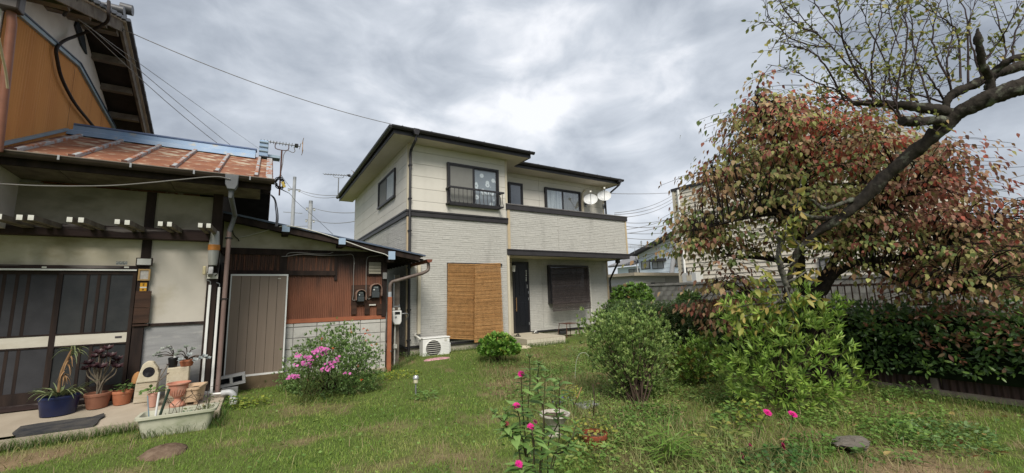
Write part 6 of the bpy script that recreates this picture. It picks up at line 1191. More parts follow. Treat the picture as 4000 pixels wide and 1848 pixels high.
# railing on a kerb
RLX = 10.0; RA = thing('metal_railing', 'brown metal railing with upright bars before the cream building', 'railing', (RLX, 3.5, 1))
zt1, zb1 = 1.51, 1.13
for z in (zt1, zb1): MB().box(RLX-.02, RLX+.02, -2, 5.4, z-.018, z+.018).build('rail', M_['brown'], RA)
bl = None
for k in range(60):
    if bl is None: o = MB().box(-.009, .009, -.009, .009, zb1+.0185, zt1-.0185).build('baluster', M_['brown'], RA, origin=(0,0,0)); bl = o.data; bpy.data.objects.remove(o)
    inst('baluster', bl, Matrix.Translation((RLX, -1.6+k*.115, 0)), RA)
for y in (-1.8, .2, 2.2, 4.2, 5.35): MB().box(RLX-.03, RLX+.03, y-.03, y+.03, .9, zt1+.02).build('post', M_['brown'], RA)
k_ = MB().box(RLX-.12, RLX+.14, -3, 5.5, -.1, 1.02).build('kerb_wall', M_['concrete'], RA); MB().box(RLX-.16, RLX+.18, -3, 5.5, 1.0201, 1.085).build('coping', M_['white'], RA)
# blue white house
BL = mat('pale_blue_siding', (.70,.78,.86), .7, .2, var=.05, vs=1); RT = mat('grey_pantile', (.22,.22,.235), .6, .3, var=.3, vs=6)
BH = thing('blue_house', 'pale blue sided house with a dark gable roof far behind the block wall', 'house', (30, 22, 0)); BX = 29
ye, ze = 25.437, 4.686; yA = 18.2; zA_ = ze+(ye-yA)*.30
MB().prism([(25.05,-.2),(25.05,ze+.05),(yA,zA_-.05),(11.4,ze+.05),(11.4,-.2)], 'x', BX, BX+9).build('wall', BL, BH)
for k in range(16): z = .4+k*.33; MB().box(BX-.012, BX-.0005, 12.0, 25.0, z, z+.02).build('siding_line', mat('siding_line', (.42,.47,.53), .8, .1) if k == 0 else bpy.data.materials['siding_line'], BH) if z < ze-.1 else None
for s_ in (1, -1):
    yy = ye if s_ > 0 else 11.0; MB().bar((BX+4.2,yA,zA_+.05),(BX+4.2,yy,ze+.05),10,.16).build('roof', mat('dark_slate', (.07,.07,.075), .6, .3), BH); MB().bar((BX-.8,yA,zA_-.02),(BX-.8,yy,ze-.02),.06,.24).build('bargeboard', M_['charmid'], BH)
ywin(BH, BX, (2506,1023), (2539,1048), 'gpane'); ywin(BH, BX, (2549,1019), (2592,1046), 'wpane'); ywin(BH, BX, (2638,1012), (2662,1040), 'wpane')
for p0, p1 in (((2540,1014),(2594,1019)),((2628,1005),(2664,1010))): a = pt(*p0, X=BX-.3); b = pt(*p1, X=BX-.3); MB().box(BX-.5, BX, float(b[1]), float(a[1]), float(b[2]), float(a[2])).build('window_hood', M_['charmid'], BH)
y0_, y1_ = 25.06, float(pt(2412, 1050, X=BX)[1]); zl0 = float(pt(2450, 1043, X=BX)[2]); MB().box(BX+.0, BX+7, y0_, y1_, -.2, zl0).build('wing_wall', BL, BH)
MB().add([(BX-.6,y0_,zl0+.05),(BX-.6,y1_+.6,zl0+.05),(BX+4,y1_+.6,zl0+1.4),(BX+4,y0_,zl0+1.4),(BX-.6,y0_,zl0+.2),(BX-.6,y1_+.6,zl0+.2),(BX+4,y1_+.6,zl0+1.55),(BX+4,y0_,zl0+1.55)], [(0,3,2,1),(4,5,6,7),(0,1,5,4),(1,2,6,5),(2,3,7,6),(3,0,4,7)]).build('wing_roof', RT, BH)
for k in range(14): y = y0_+(y1_+.6-y0_)*(k+.5)/14; MB().tube([(BX-.68,y,zl0+.17),(BX+3.9,y,zl0+1.56)], .07, 6).build('roof_tile', RT, BH)
ywin(BH, BX, (2458,1054), (2498,1066), 'gpane')
MB().tube([(BX-.15,25.2,ze-.1),(BX-.1,25.1,3.2),(BX-.1,25.1,2.6)], .05, 8).build('downpipe', M_['white'], BH)
a = pt(2478, 990, D=33); a2 = pt(2480, 970, D=33); antenna('small antenna above the far blue house roof', a, a2, 2.0, (1,-.5,0), M_['greymetal'], .2, 6)
a = pt(2506, 980, D=40); b = pt(2505, 942, D=40); tag(MB().tube([a, b], .07, 8).tube([pt(2496,957,D=40), pt(2508,955,D=40)], .05, 6).tube([pt(2497,966,D=40), pt(2508,964,D=40)], .05, 6).build('distribution_pole', CONC, None), 'thin far power pole with short arms above the blue house roof', 'utility pole')
# storage row
SR = thing('storage_row', 'long low white storage building with a flat tan roof edge', 'building', (20, 16, 0)); cx, cy, zt3 = 16.47, 14.6, 2.28
MB().box(cx, cx+10, cy, cy+9, -.2, zt3).build('wall', mat('white_shed_wall', (.62,.62,.60), .7, .2, var=.06), SR); MB().box(cx-.35, cx+10.2, cy-.35, cy+9.2, zt3+.001, zt3+.16).build('roof_edge', mat('tan_roof_edge', (.40,.35,.27), .7, .2, var=.15), SR)
ds = [2478,2496,2517,2540,2558,2597]
for i in range(5):
    a = float(pt(ds[i], 1095, Y=cy)[0]); b = float(pt(ds[i+1], 1095, Y=cy)[0]); MB().box(a+.03, b-.03, cy-.03-.01*(i % 2), cy-.001, .1, 1.93).build('panel_and_dark_gap', M_['darkin'] if i == 3 else mat('panel_grey%d' % i, (.30,.29,.27) if i in (0,4) else (.37,.365,.345), .6, .2, var=.1), SR)  # the darkin sheet is the open gap, its shade given as flat dark colour
a = float(pt(2598, 1095, Y=cy)[0]); MB().box(a, cx+10, cy-.02, cy-.001, -.1, zt3-.1).build('grey_cladding', mat('pale_cladding', (.46,.45,.43), .7, .2, var=.06), SR)
# house at the right edge
PH = thing('pink_house', 'pale pinkish house with a grey gable roof at the right edge', 'house', (26, 1, 0)); PX = 25.5; y0 = float(pt(3900, 960, X=PX)[1]); z0 = float(pt(3935, 925, X=PX)[2])
MB().prism([(y0,0),(y0,z0-.1),(y0-4.5,z0+1.9),(y0-9,z0-.1),(y0-9,0)], 'x', PX, PX+8).build('wall', mat('pink_wall', (.50,.36,.29), .8, .1, var=.1), PH); MB().box(PX-.02, PX-.001, y0-1.4, y0, 0, z0-.2).build('corner_panel', M_['gpane'], PH)
for s_ in (1,-1): yy = y0+.9 if s_ > 0 else y0-9.9; MB().bar((PX+3.4,y0-4.5,z0+2.05),(PX+3.4,yy,z0-.35),9,.2).build('roof', RT, PH)
# fence under the near hedge
FX = 7.86; FE = thing('metal_fence', 'low dark corrugated fence with grey posts under the near hedge', 'fence', (FX, 2.5, 0)); FB = mat('dark_fence_sheet', (.075,.045,.035), .7, .2, c2=(.04,.028,.025), vs=4, stretch=(1,4,.4))
for k in range(4):
    ya_, yb_ = .0+k*.9, .9+k*.9; n = 140; mb = MB()
    for y in np.linspace(ya_+.002, yb_-.002, n): xx = FX+.01*math.sin(2*math.pi*y/.075)+(.004 if k % 2 else 0); mb.v += [(xx,y,.06),(xx,y,.62)]
    mb.f += [(2*i,2*i+1,2*i+3,2*i+2) for i in range(n-1)]; mb.build('corrugated_sheet', FB, FE, smooth=True)
    MB().box(FX-.07, FX-.02, ya_+.02, ya_+.09, -.05, .7).build('post', M_['ricegrey'], FE)
MB().box(FX-.09, FX-.021, -.2, 3.65, .02, .085).build('bottom_rail', M_['ricegrey'], FE); MB().box(FX+.02, FX+.06, -.2, 3.65, .5, .56).build('top_rail', M_['ricegrey'], FE)
# ---------------------------------------------------------------- trees and shrubs
BARK = mat('dark_bark', (.055,.047,.040), .95, .05, c2=(.025,.022,.020), vs=18, stretch=(1,1,.5), c3=(.16,.17,.13), vs3=7, lo3=.55, hi3=.68, bump=1., bs=28)
BARKD = mat('dogwood_bark', (.035,.028,.024), .95, .05, c2=(.018,.015,.014), vs=20, bump=.9, bs=30)
TWG = mat('purple_twig', (.075,.055,.055), .8, .1, var=.35, vs=12); LICH = mat('lichen_bark', (.17,.165,.145), .95, .05, c2=(.07,.065,.058), vs=14, bump=1., bs=30)
pd = lambda a: [pt(x, y, D=d) for x, y, d in a]
# --- plum tree: its trunk stands outside the frame on the right, a bough reaches over the garden
PT = thing('plum_tree', 'old plum tree with a dark lichen covered bough and sparse yellow green leaves', 'tree', (5.6, -.4, 0))
main = pd([(4150,300,3.95),(4000,335,4.0),(3860,385,4.1),(3730,455,4.25),(3610,560,4.4),(3485,665,4.55),(3380,770,4.65),(3290,845,4.75),(3200,905,4.85),(3130,965,4.92),(3098,1040,4.98),(3078,1110,5.0),(3062,1180,5.02)])
mainr = [.105,.092,.080,.075,.072,.066,.060,.054,.044,.038,.034,.030,.027]
P0 = np.array(main[0]); trunk = [P0, P0+np.array([.25,-.35,-.15]), P0+np.array([.4,-.8,-.9]), np.array([P0[0]+.45, P0[1]-.95, 1.0]), np.array([P0[0]+.5, P0[1]-1.0, -.1])]
MB().tube(bezier(trunk[::-1], 6), np.linspace(.18, .107, 25), 14).build('trunk', BARK, PT, smooth=True)
def knob(P_, r_, n, seed, amp=.12):
    b = bezier(P_, n); rr = np.interp(np.linspace(0, 1, len(b)), np.linspace(0, 1, len(r_)), r_); g = np.random.default_rng(seed); return b, rr*(1+amp*g.uniform(-1, 1, len(b)))
b, rr = knob(main, mainr, 16, 3, .05); roughen(MB().tube(b, rr, 18).build('bough', BARK, PT, smooth=True), .022, 7)
limbs = [([(3745,450,4.25),(3650,428,4.3),(3530,412,4.4),(3412,404,4.5),(3335,404,4.55)], [.06,.055,.045,.035,.02]),
         ([(3700,472,4.28),(3640,470,4.2),(3588,476,4.15),(3522,472,4.1)], [.05,.045,.045,.048]),
         ([(4060,235,4.3),(3990,256,4.3),(3882,294,4.3),(3765,347,4.3),(3706,380,4.3),(3692,430,4.28)], [.06,.055,.05,.045,.035,.03]),
         ([(4080,205,4.1),(3960,228,4.1),(3880,285,4.2),(3862,350,4.22)], [.03,.03,.035,.04]),
         ([(3868,380,4.1),(3868,312,4.1),(3838,253,4.05),(3823,165,4.0),(3818,110,4.0)], [.035,.032,.03,.032,.012]),
         ([(3260,855,4.78),(3180,850,4.8),(3130,835,4.85),(3090,800,4.9)], [.03,.025,.022,.012]),
         ([(3330,780,4.7),(3270,800,4.6),(3220,815,4.6),(3170,780,4.6)], [.03,.022,.018,.01]),
         ([(3075,1120,5.0),(3052,1050,5.0),(3040,985,4.98),(3052,945,4.95),(3030,925,4.95)], [.036,.034,.03,.026,.02])]
for i, (P_, R_) in enumerate(limbs): b, rr = knob(pd(P_), R_, 10, i+10, .12); roughen(MB().tube(b, rr, 10).build('limb', LICH if i == 7 else BARK, PT, smooth=True), .012, 11)
shoots = [[(3412,404),(3406,376),(3353,306),(3247,182),(3170,112),(3118,47),(3080,-40)],[(3406,380),(3376,276),(3329,212),(3282,141),(3194,29),(3170,-40)],[(3412,365),(3406,235),(3435,94),(3447,-20)],[(3500,410),(3512,294),(3547,135),(3518,29),(3500,-40)],
          [(3335,404),(3317,388),(3259,347),(3165,312),(3088,270),(3000,253)],[(3400,404),(3300,392),(3240,380),(3160,400)],[(3522,470),(3465,400),(3440,380),(3380,300),(3320,240)],[(3782,330),(3776,88),(3741,-30)],[(3712,318),(3659,223),(3641,130),(3670,12),(3690,-40)],
          [(3753,318),(3741,141),(3694,82),(3588,12)],[(3823,265),(3882,194),(3941,100),(3994,0)],[(3700,406),(3588,370),(3518,347),(3500,330)],[(3640,428),(3610,330),(3570,200),(3560,60),(3540,-30)],[(3560,415),(3560,300),(3590,160),(3640,30)],[(3450,408),(3460,290),(3500,150),(3540,40)],
          [(3690,395),(3650,330),(3600,262),(3590,250)],[(3840,310),(3800,200),(3790,80),(3820,-30)],[(3960,256),(3960,150),(4000,60),(4060,0)],[(3900,285),(3930,190),(3900,90),(3880,-20)],[(3520,465),(3490,380),(3460,250),(3400,120),(3360,20)],[(3300,395),(3250,300),(3180,210),(3080,170),(3030,165)],[(3353,306),(3300,180),(3280,60),(3260,-30)],[(3247,182),(3180,180),(3090,150),(3020,90),(2990,60)],
          [(3194,129),(3120,100),(3060,30),(3040,-20)],[(3600,425),(3540,330),(3530,230),(3480,90),(3470,0)],[(3720,380),(3700,250),(3720,130),(3700,0)]]
rg = np.random.default_rng(5); mb = MB(); mt = MB(); LP=[];LD=[]
def twigs(b, rad, L0, dens, lvl, rng):
    n = len(b)
    for i in range(2, n):
        if rng.random() > dens: continue
        p = np.array(b[i]); t = nrm(np.array(b[i])-np.array(b[i-1])); d = nrm(t*rng.uniform(.25, .8)+rdir(1, rng)[0]*.85+np.array([0,0,.2])); L_ = L0*rng.uniform(.25, 1.0); q = [p]; 
        for k in range(4): d = nrm(d+rdir(1, rng)[0]*.11+np.array([0,0,.03])); q.append(q[-1]+d*L_/4)
        (mt if lvl else mb).tube(q, [rad, rad*.85, rad*.7, rad*.55, rad*.3], 4, False)
        for k in (2,3,4):
            if rng.random() < .9: LP.append(q[k]); LD.append(d)
            if rng.random() < .35: LP.append(q[k]+rng.normal(size=3)*.02); LD.append(d)
        if lvl < 1: twigs(q+[q[-1]], rad*.6, L0*.45, .55, lvl+1, rng)
for i, s_ in enumerate(shoots):
    dd = rg.uniform(-.45, .45); b = bezier([pt(x, y, D=4.35+dd*(k/len(s_))+.3*rg.uniform(-.3,.3)*(k > 0)) for k, (x, y) in enumerate(s_)], 6); b = [np.array(q_)+rg.normal(size=3)*.004*min(1, k_/4) for k_, q_ in enumerate(b)]; MB().tube(b, np.linspace(.0105, .0032, len(b)), 6).build('shoot', TWG, PT, smooth=True); twigs(b, .0040, .34, .72, 0, rg)
for P_, _ in limbs[:4]+limbs[5:8]: twigs(bezier(pd(P_), 5), .005, .26, .45, 0, rg)
mb.build('twigs', TWG, PT, kind='stuff'); mt.build('twigs', TWG, PT, kind='stuff')
LP = np.array(LP); LD = np.array(LD); n = len(LP); top = LP[:, 2] > 3.7
kp = rg.random(n) < np.where(top, .36, .22); LP, LD = LP[kp], LD[kp]; n = len(LP)
C_ = pick([(.26,.29,.075),(.34,.33,.10),(.18,.21,.055),(.40,.34,.10),(.45,.28,.09)], n, [5,4,3,1.5,.4], rg)
leaf_parts('leaf', LP, nrm(LD+rdir(n, rg)*.7+np.array([0,0,-.5])), rdir(n, rg)+np.array([0,0,.6]), rg.uniform(.034,.066,n), C_, tmpl_leaf(.6,.12,.3), LM, PT, 290)
# drooping tip with yellow leaves over the bush
tip = []; mt = MB(); r = np.random.default_rng(8)
for s_ in ([(3060,1180),(3000,1185),(2930,1190),(2880,1200),(2830,1195)],[(3062,1170),(3050,1210),(3020,1250),(2980,1270)],[(3070,1140),(3110,1150),(3160,1165),(3210,1180)],[(3078,1100),(3120,1080),(3150,1060),(3180,1050)],[(3062,1150),(2990,1150),(2950,1120),(2920,1090)],[(3040,1000),(3060,960),(3070,900),(3075,860)],[(3052,1050),(3090,1030),(3110,1000),(3120,960)],[(3070,1120),(3090,1190),(3100,1250),(3080,1290)],[(3060,1180),(3040,1150),(3000,1100),(2975,1060)],[(3130,965),(3100,930),(3095,880),(3110,820),(3130,700)],[(3140,960),(3180,940),(3210,950)],[(3050,1170),(2960,1220),(2900,1240),(2860,1290)]):
    b = bezier([pt(x, y, D=4.95+r.uniform(-.25,.1)) for x, y in s_], 5); mt.tube(b, np.linspace(.011,.004,len(b)), 5, False)
    for i in range(3, len(b)):
        for _ in range(2):
            if r.random() < .75: tip.append(np.array(b[i])+r.normal(size=3)*.035)
mt.build('twigs', LICH, PT, kind='stuff'); tip = np.array(tip); n = len(tip)
leaf_parts('leaf', tip, rdir(n, r)+np.array([0,0,-.9]), rdir(n, r), r.uniform(.07,.13,n), pick([(.30,.30,.07),(.24,.28,.06),(.40,.31,.09),(.42,.26,.07)], n, [5,5,2.5,.6], r), tmpl_leaf(.5,.15,.3), LM, PT, 200)
# --- dogwood
DW = thing('dogwood_tree', 'spreading autumn dogwood with dark trunks and red and green leaves', 'tree', tuple(pt(3190, 1240, D=6.2)*np.array([1,1,0])))
tr0 = pt(3190, 1240, D=6.2); base = np.array([tr0[0], tr0[1], -.05])
D6 = lambda a: [pt(x, y, D=d) for x, y, d in a]
tr = [([base, *D6([(3165,1230,6.2),(3140,1130,6.2),(3122,1010,6.2),(3135,900,6.3),(3150,780,6.4),(3120,640,6.5)])], [.10,.085,.075,.07,.055,.04,.02]),
      ([base+np.array([.1,.05,0]), *D6([(3172,1190,6.1),(3205,1105,6.1),(3240,1050,6.1),(3275,985,6.2),(3330,860,6.4),(3380,700,6.5)])], [.09,.075,.07,.065,.05,.04,.02]),
      ([base+np.array([.15,-.1,0]), *D6([(3196,1190,6.0),(3218,1133,6.0),(3252,1078,5.95),(3292,1050,5.9),(3363,1022,5.8),(3500,1008,5.7),(3680,960,5.5),(3850,900,5.4)])], [.08,.07,.065,.06,.052,.05,.045,.03,.015]),
      (D6([(3120,1030,6.2),(3090,1020,6.3),(3025,1015,6.5),(2950,1005,6.9),(2860,1000,7.2),(2760,960,7.5)]), [.05,.048,.042,.035,.025,.012]),
      (D6([(3128,950,6.25),(3050,860,6.6),(2960,760,7.0),(2850,690,7.4),(2740,660,7.6)]), [.04,.035,.028,.02,.01]),
      (D6([(3290,960,6.2),(3420,860,6.0),(3560,760,5.9),(3720,690,5.8)]), [.04,.032,.022,.01]),(D6([(3150,780,6.4),(3060,620,6.6),(2980,480,6.8),(2950,400,6.8)]), [.035,.025,.015,.008]),
      (D6([(3140,840,6.35),(3000,840,6.0),(2880,860,6.0),(2720,900,6.4)]), [.03,.022,.016,.008]),(D6([(3363,1022,5.8),(3480,1080,5.5),(3620,1130,5.3),(3800,1130,5.1)]), [.035,.028,.02,.01]),(D6([(3196,1190,6.0),(3120,1200,6.1),(2950,1160,6.5),(2800,1120,7.0)]), [.03,.022,.016,.008])]
ends = []
for i, (P_, R_) in enumerate(tr):
    b, rr = knob(P_, R_, 6, 40+i, .1); MB().tube(b, rr, 9).build('trunk' if i < 3 else 'limb', BARKD, DW, smooth=True); ends += [np.array(x) for x in b[3:]]
ends = np.array(ends)
crown = [(2560,990),(2610,890),(2655,800),(2720,735),(2760,650),(2850,590),(2845,470),(2945,410),(2960,330),(2985,335),(3060,395),(3130,365),(3200,430),(3300,420),(3395,430),(3420,500),(3560,560),(3600,640),(3700,555),(3780,590),(3740,640),(3820,650),(3825,700),(3760,740),(3880,770),(3920,830),(4010,800),(4120,880),(4150,1110),(3990,1120),(3900,1085),(3700,1150),(3500,1130),(3380,1110),(3330,1090),(3300,1000),(3200,940),(3080,900),(3000,960),(2960,1000),(2930,1080),(2920,1180),(2800,1240),(2690,1210),(2680,1140),(2740,1060),(2820,1000),(2700,1010)]
r = np.random.default_rng(21); CC=[]
while len(CC) < 1180:
    q = np.stack([r.uniform(2550, 4150, 400), r.uniform(320, 1240, 400)], -1); q = q[inpoly(q, crown)]
    for x, y in q:
        d0 = 7.3-(x-2560)/1500*1.55; th = 1.35*min(1, .35+min(abs(x-2550), 500)/500); 
        # holes through which the cream wall shows
        if vnoise(x, y, 1/95., 4) < (.52 if x < 2980 and 690 < y < 1030 else .36) and r.random() < .88: continue
        if y > 985 and 2640 < x < 2960 and y < 1060 and r.random() < .85: continue
        if y > 950 and 2900 < x < 3090 and r.random() < .85: continue
        if y > 1010 and 3090 < x < 3430 and r.random() < .94: continue
        if y > 1040 and 3400 < x < 3580 and r.random() < .6: continue
        CC.append((x, y, d0+r.uniform(-th, th*.9)))
CC = np.array(CC[:1180]); cp = np.array([pt(x, y, D=d) for x, y, d in CC]); tier = .34; ph = .25*np.hypot(cp[:, 0]-base[0], cp[:, 1]-base[1]); cp[:, 2] = np.round((cp[:, 2]+ph)/tier)*tier-ph+r.normal(size=len(cp))*.05; P_=[];D_=[];N_=[];S_=[];C_=[]; mt = MB()
pal = {'red': (.40,.095,.06), 'crim': (.255,.092,.065), 'olive': (.27,.255,.09), 'green': (.13,.175,.055), 'tan': (.41,.285,.155), 'yg': (.34,.35,.12), 'brown': (.285,.175,.095), 'pink': (.33,.175,.125)}
for (x, y, d), c in zip(CC, cp):
    if y < 620 and 2960 < x < 3480: w = dict(red=3.6 if 3080 < x < 3420 and y < 600 else .5, crim=2.0, tan=2.4, olive=2.6, yg=1.2, brown=1.4)
    elif x > 3450 and y < 880: w = dict(red=1.5, crim=4.0, brown=3.0, tan=2.0, pink=1.8, olive=1.0)
    elif x > 3400: w = dict(crim=1.8, brown=2.2, tan=2.2, olive=3.0, pink=1.2, green=1.8, yg=.6)
    elif y > 1030 and x < 2960: w = dict(crim=2.5, tan=2.5, brown=2, olive=1.2, pink=1.5, yg=.6)
    elif x < 2850 and y < 800: w = dict(brown=3, crim=2.2, olive=2, tan=1.5)
    else: w = dict(olive=4.0, green=2.6, brown=1.5, tan=1.4, crim=.8, yg=1.2, pink=.5)
    k = list(w); n = r.integers(15, 23); rad = r.uniform(.18, .34)
    o = r.normal(size=(n, 3))*np.array([rad, rad, .04]); out_ = nrm(o*np.array([1,1,0])+r.normal(size=(n,3))*.02)
    pp = c+o+np.array([0,0,-.5])*np.hypot(o[:, 0], o[:, 1])[:, None]*.45
    P_.append(pp); D_.append(out_*r.uniform(.45,1.1,(n,1))+np.array([0,0,-1])*r.uniform(.5,1.3,(n,1))+r.normal(size=(n,3))*.18); N_.append(out_*.8+np.array([0,0,.9])+r.normal(size=(n,3))*.35); S_.append(r.uniform(.066,.112,n)*(d/6.6))
    main_ = k[r.choice(len(k), p=np.array(list(w.values()))/sum(w.values()))]; ci = [main_ if r.random() < .78 else k[r.choice(len(k), p=np.array(list(w.values()))/sum(w.values()))] for _ in range(n)]
    C_.append(np.array([np.array(pal[z])*1.08*r.uniform(.86,1.14) for z in ci]))
    j = np.argmin(np.linalg.norm(ends-c, axis=1)+np.where(ends[:, 2] > c[2]+.2, 1., 0)); e_ = ends[j]; mid = e_*.45+c*.55+np.array([0,0,.10])
    if np.linalg.norm(e_-c) < 1.1: mt.tube(bezier([e_, mid, c], 3), [.011,.010,.009,.008,.006,.005,.004], 4, False)
    for q in pp[:3]: mt.tube([c, (c+q)/2+np.array([0,0,.02]), q], [.004,.0035,.003], 3, False)
mt.build('twigs', BARKD, DW, kind='stuff')
leaf_parts('leaf', np.concatenate(P_), np.concatenate(D_), np.concatenate(N_), np.concatenate(S_), np.concatenate(C_), tmpl_leaf(.66,.1,.22,.5), leafmat('dogwood_leaf', .6, .25, .3), DW, 296, nvar=16)
# --- shrubs
def shrub(name, label, cat, poly, D0, dth, n, per, size, cols, tm, m, w=None, up=.5, rad=.05, stems=14, seed=1, parts=0, hollow=.35, group=None, fill=0, fillc=None, base=None, stemr=.006, gap=0, clump=True, fray=0):
    """leaf rosettes through a crown whose outline is poly; stems rise from the base"""
    r = np.random.default_rng(seed); xs_ = [p[0] for p in poly]; ys_ = [p[1] for p in poly]; xm, ymx = (min(xs_)+max(xs_))/2, max(ys_)
    cxm, cym = xm, (min(ys_)+ymx)/2; hw, hh = (max(xs_)-min(xs_))/2, (ymx-min(ys_))/2
    if base is None: b = pt(xm, ymx, D=D0); base = (b[0], b[1], float(gz(b[0], b[1])))
    t_ = thing(name, label, cat, base, group); pts_ = []
    while len(pts_) < n:
        q = np.stack([r.uniform(min(xs_), max(xs_), 300), r.uniform(min(ys_), ymx, 300)], -1); q = q[inpoly(q, poly)]
        for x, y in q:
            if gap and vnoise(x, y, 1/gap, seed) < .33 and r.random() < .85: continue
            x += r.normal()*fray; y += r.normal()*fray; k = 1-min(1, ((x-cxm)/hw)**2*.9+((y-cym)/hh)**2*.55); th = dth*math.sqrt(max(k, .06)); s_ = -1 if r.random() < .72 else 1
            d = D0+s_*th*(hollow+(1-hollow)*r.random())*1.0; p = pt(x, y, D=d)
            if p[2] > -.02: pts_.append(p)
    c = np.array(pts_[:n]); ctr = pt(cxm, cym+hh*.35, D=D0); P_=[];D_=[];N_=[];S_=[];C_=[]; cols = np.array(cols); w_ = None if w is None else np.array(w)/sum(w)
    for p in c:
        ax = nrm(nrm(p-ctr)+np.array([0,0,up])+r.normal(size=3)*.25); o = rdir(per, r)*rad*r.uniform(.3,1,(per,1)); d = nrm(o/rad*.8+ax*.9)
        P_.append(p+o*(.45 if clump else 1)); D_.append(d); N_.append(ax+rdir(per, r)*.35); S_.append(size*r.uniform(.6,1.15,per)); i = r.choice(len(cols), p=w_); C_.append(np.clip(cols[i]*r.uniform(.78,1.22,(per,1))*r.uniform(.92,1.08,(per,3)), .004, .9))
    P_, D_, N_, S_, C_ = map(np.concatenate, (P_, D_, N_, S_, C_))
    if parts: leaf_parts('leaf', P_, D_, N_, S_, C_, tm, m, t_, parts, nvar=10)
    else: leaf_obj('foliage', P_, D_, N_, S_, C_, tm, m, t_, 'stuff')
    mb = MB(); b0 = np.array(base)
    for i in range(stems):
        e_ = c[r.integers(n)]; e_ = b0+(e_-b0)*.95; s0 = b0+np.array([r.normal()*.05, r.normal()*.05, -.03]); mid = s0*.55+e_*.45+np.array([0,0,.12])*np.linalg.norm(e_-s0)*.5; mb.tube(bezier([s0, mid, e_], 4), np.linspace(stemr*1.6, stemr*.4, 9), 5, False)
    if stems: mb.build('stems', TWIG, t_, kind='stuff')
    return t_, c
lance = tmpl_leaf(.26,.10,.25,.55)
SAL, _ = shrub('leafy_shrub', 'tall bright green shrub with long pointed leaves under the yellow plum tip', 'shrub', [(2810,1210),(2870,1160),(2960,1170),(3060,1140),(3180,1150),(3210,1200),(3290,1170),(3300,1215),(3270,1290),(3290,1330),(3330,1400),(3390,1500),(3330,1530),(3250,1560),(3150,1640),(3000,1650),(2930,1600),(2850,1520),(2790,1450),(2780,1400),(2840,1330)], 5.35, .75, 560, 9, .098, [(.26,.39,.07),(.20,.32,.055),(.33,.45,.10),(.14,.23,.045)], lance, LM, [4,4,2.2,2.5], .75, .055, 46, 3, 295, .3, fray=22)
shrub('azalea_shrub', 'large grey green azalea with bare dark stems, middle of the garden', 'shrub', [(2285,1275),(2330,1225),(2400,1235),(2440,1205),(2500,1225),(2550,1240),(2600,1290),(2625,1330),(2600,1420),(2620,1480),(2580,1520),(2540,1545),(2490,1570),(2450,1555),(2400,1500),(2360,1430),(2310,1390),(2295,1330)], 5.9, .62, 2300, 7, .050, [(.24,.34,.10),(.18,.27,.075),(.31,.40,.13),(.12,.185,.055)], tmpl_leaf(.42,.08,.1), LM, [4,4,2,2], .8, .03, 70, 5, 0, .25, base=tuple(pt(2485,1578,Z=.0)), stemr=.008, gap=70, fray=24)
for k, (x, y) in enumerate(((2300,1290),(2340,1225),(2270,1265),(2430,1195))):
    pass
shrub('azalea_shrub', 'low bright azalea mound with bronze tinted leaves behind the tall shrub', 'shrub', [(2600,1450),(2630,1370),(2690,1335),(2760,1315),(2800,1350),(2830,1420),(2800,1480),(2720,1500),(2650,1490)], 6.6, .5, 620, 7, .066, [(.19,.31,.06),(.24,.37,.08),(.27,.22,.055),(.11,.17,.035)], tmpl_leaf(.42,.08,.1), LMG, [4,3,1.6,2], .8, .04, 20, 6, 0, .3, fray=16)
shrub('climber_shrub', 'rounded leafy green shrub against the block wall at the house corner', 'shrub', [(2380,1260),(2384,1180),(2400,1130),(2450,1112),(2510,1112),(2545,1145),(2550,1200),(2520,1260)], 14.6, .8, 620, 5, .13, [(.14,.26,.045),(.11,.20,.04),(.19,.30,.06),(.065,.115,.025),(.20,.12,.05)], tmpl_leaf(.8,.05,.3), LMG, [4,4,2.5,2,.25], .3, .1, 10, 7, 0, .4)
shrub('dark_shrub', 'small dark shrub before the block wall left of the red spray', 'shrub', [(2640,1195),(2650,1155),(2690,1140),(2730,1150),(2740,1200)], 13.2, .5, 150, 5, .11, [(.05,.095,.025),(.07,.12,.03)], tmpl_leaf(.6,.05,.2), LMG, None, .3, .08, 4, 8, 0, .4)
shrub('wispy_shrub', 'pale wispy green shrub beside the right corner of the modern house', 'shrub', [(2330,1260),(2350,1215),(2390,1205),(2420,1190),(2440,1225),(2440,1280),(2380,1290)], 8.2, .35, 420, 6, .042, [(.16,.26,.09),(.11,.18,.06)], tmpl_leaf(.3,.05,.1), LM, None, .9, .035, 12, 9, 0, .2, gap=30)
shrub('geranium', 'low bright green geranium bush under the reed blinds', 'bush', [(1868,1372),(1880,1335),(1920,1308),(1965,1304),(2005,1325),(2030,1360),(2025,1382),(1950,1390),(1890,1388)], 8.75, .38, 330, 5, .075, [(.17,.33,.05),(.13,.265,.045),(.22,.38,.07),(.28,.35,.06)], tmpl_leaf(.9,.08,.15,.6), LM, [4,4,2,.6], .9, .06, 14, 10, 0, .3)
shrub('salvia_bush', 'dense small leaved green bush with a few red flowers before the block wall', 'bush', [(1105,1480),(1120,1420),(1160,1370),(1215,1330),(1250,1305),(1330,1280),(1385,1285),(1430,1310),(1462,1350),(1475,1420),(1470,1490),(1455,1540),(1390,1565),(1280,1585),(1160,1580),(1110,1545)], 6.75, .62, 2500, 7, .040, [(.20,.31,.10),(.155,.255,.075),(.25,.36,.135),(.10,.165,.05)], tmpl_leaf(.45,.06,.1), LM, [4,4,2.2,2], .9, .034, 60, 12, 0, .25, gap=40, fray=20)
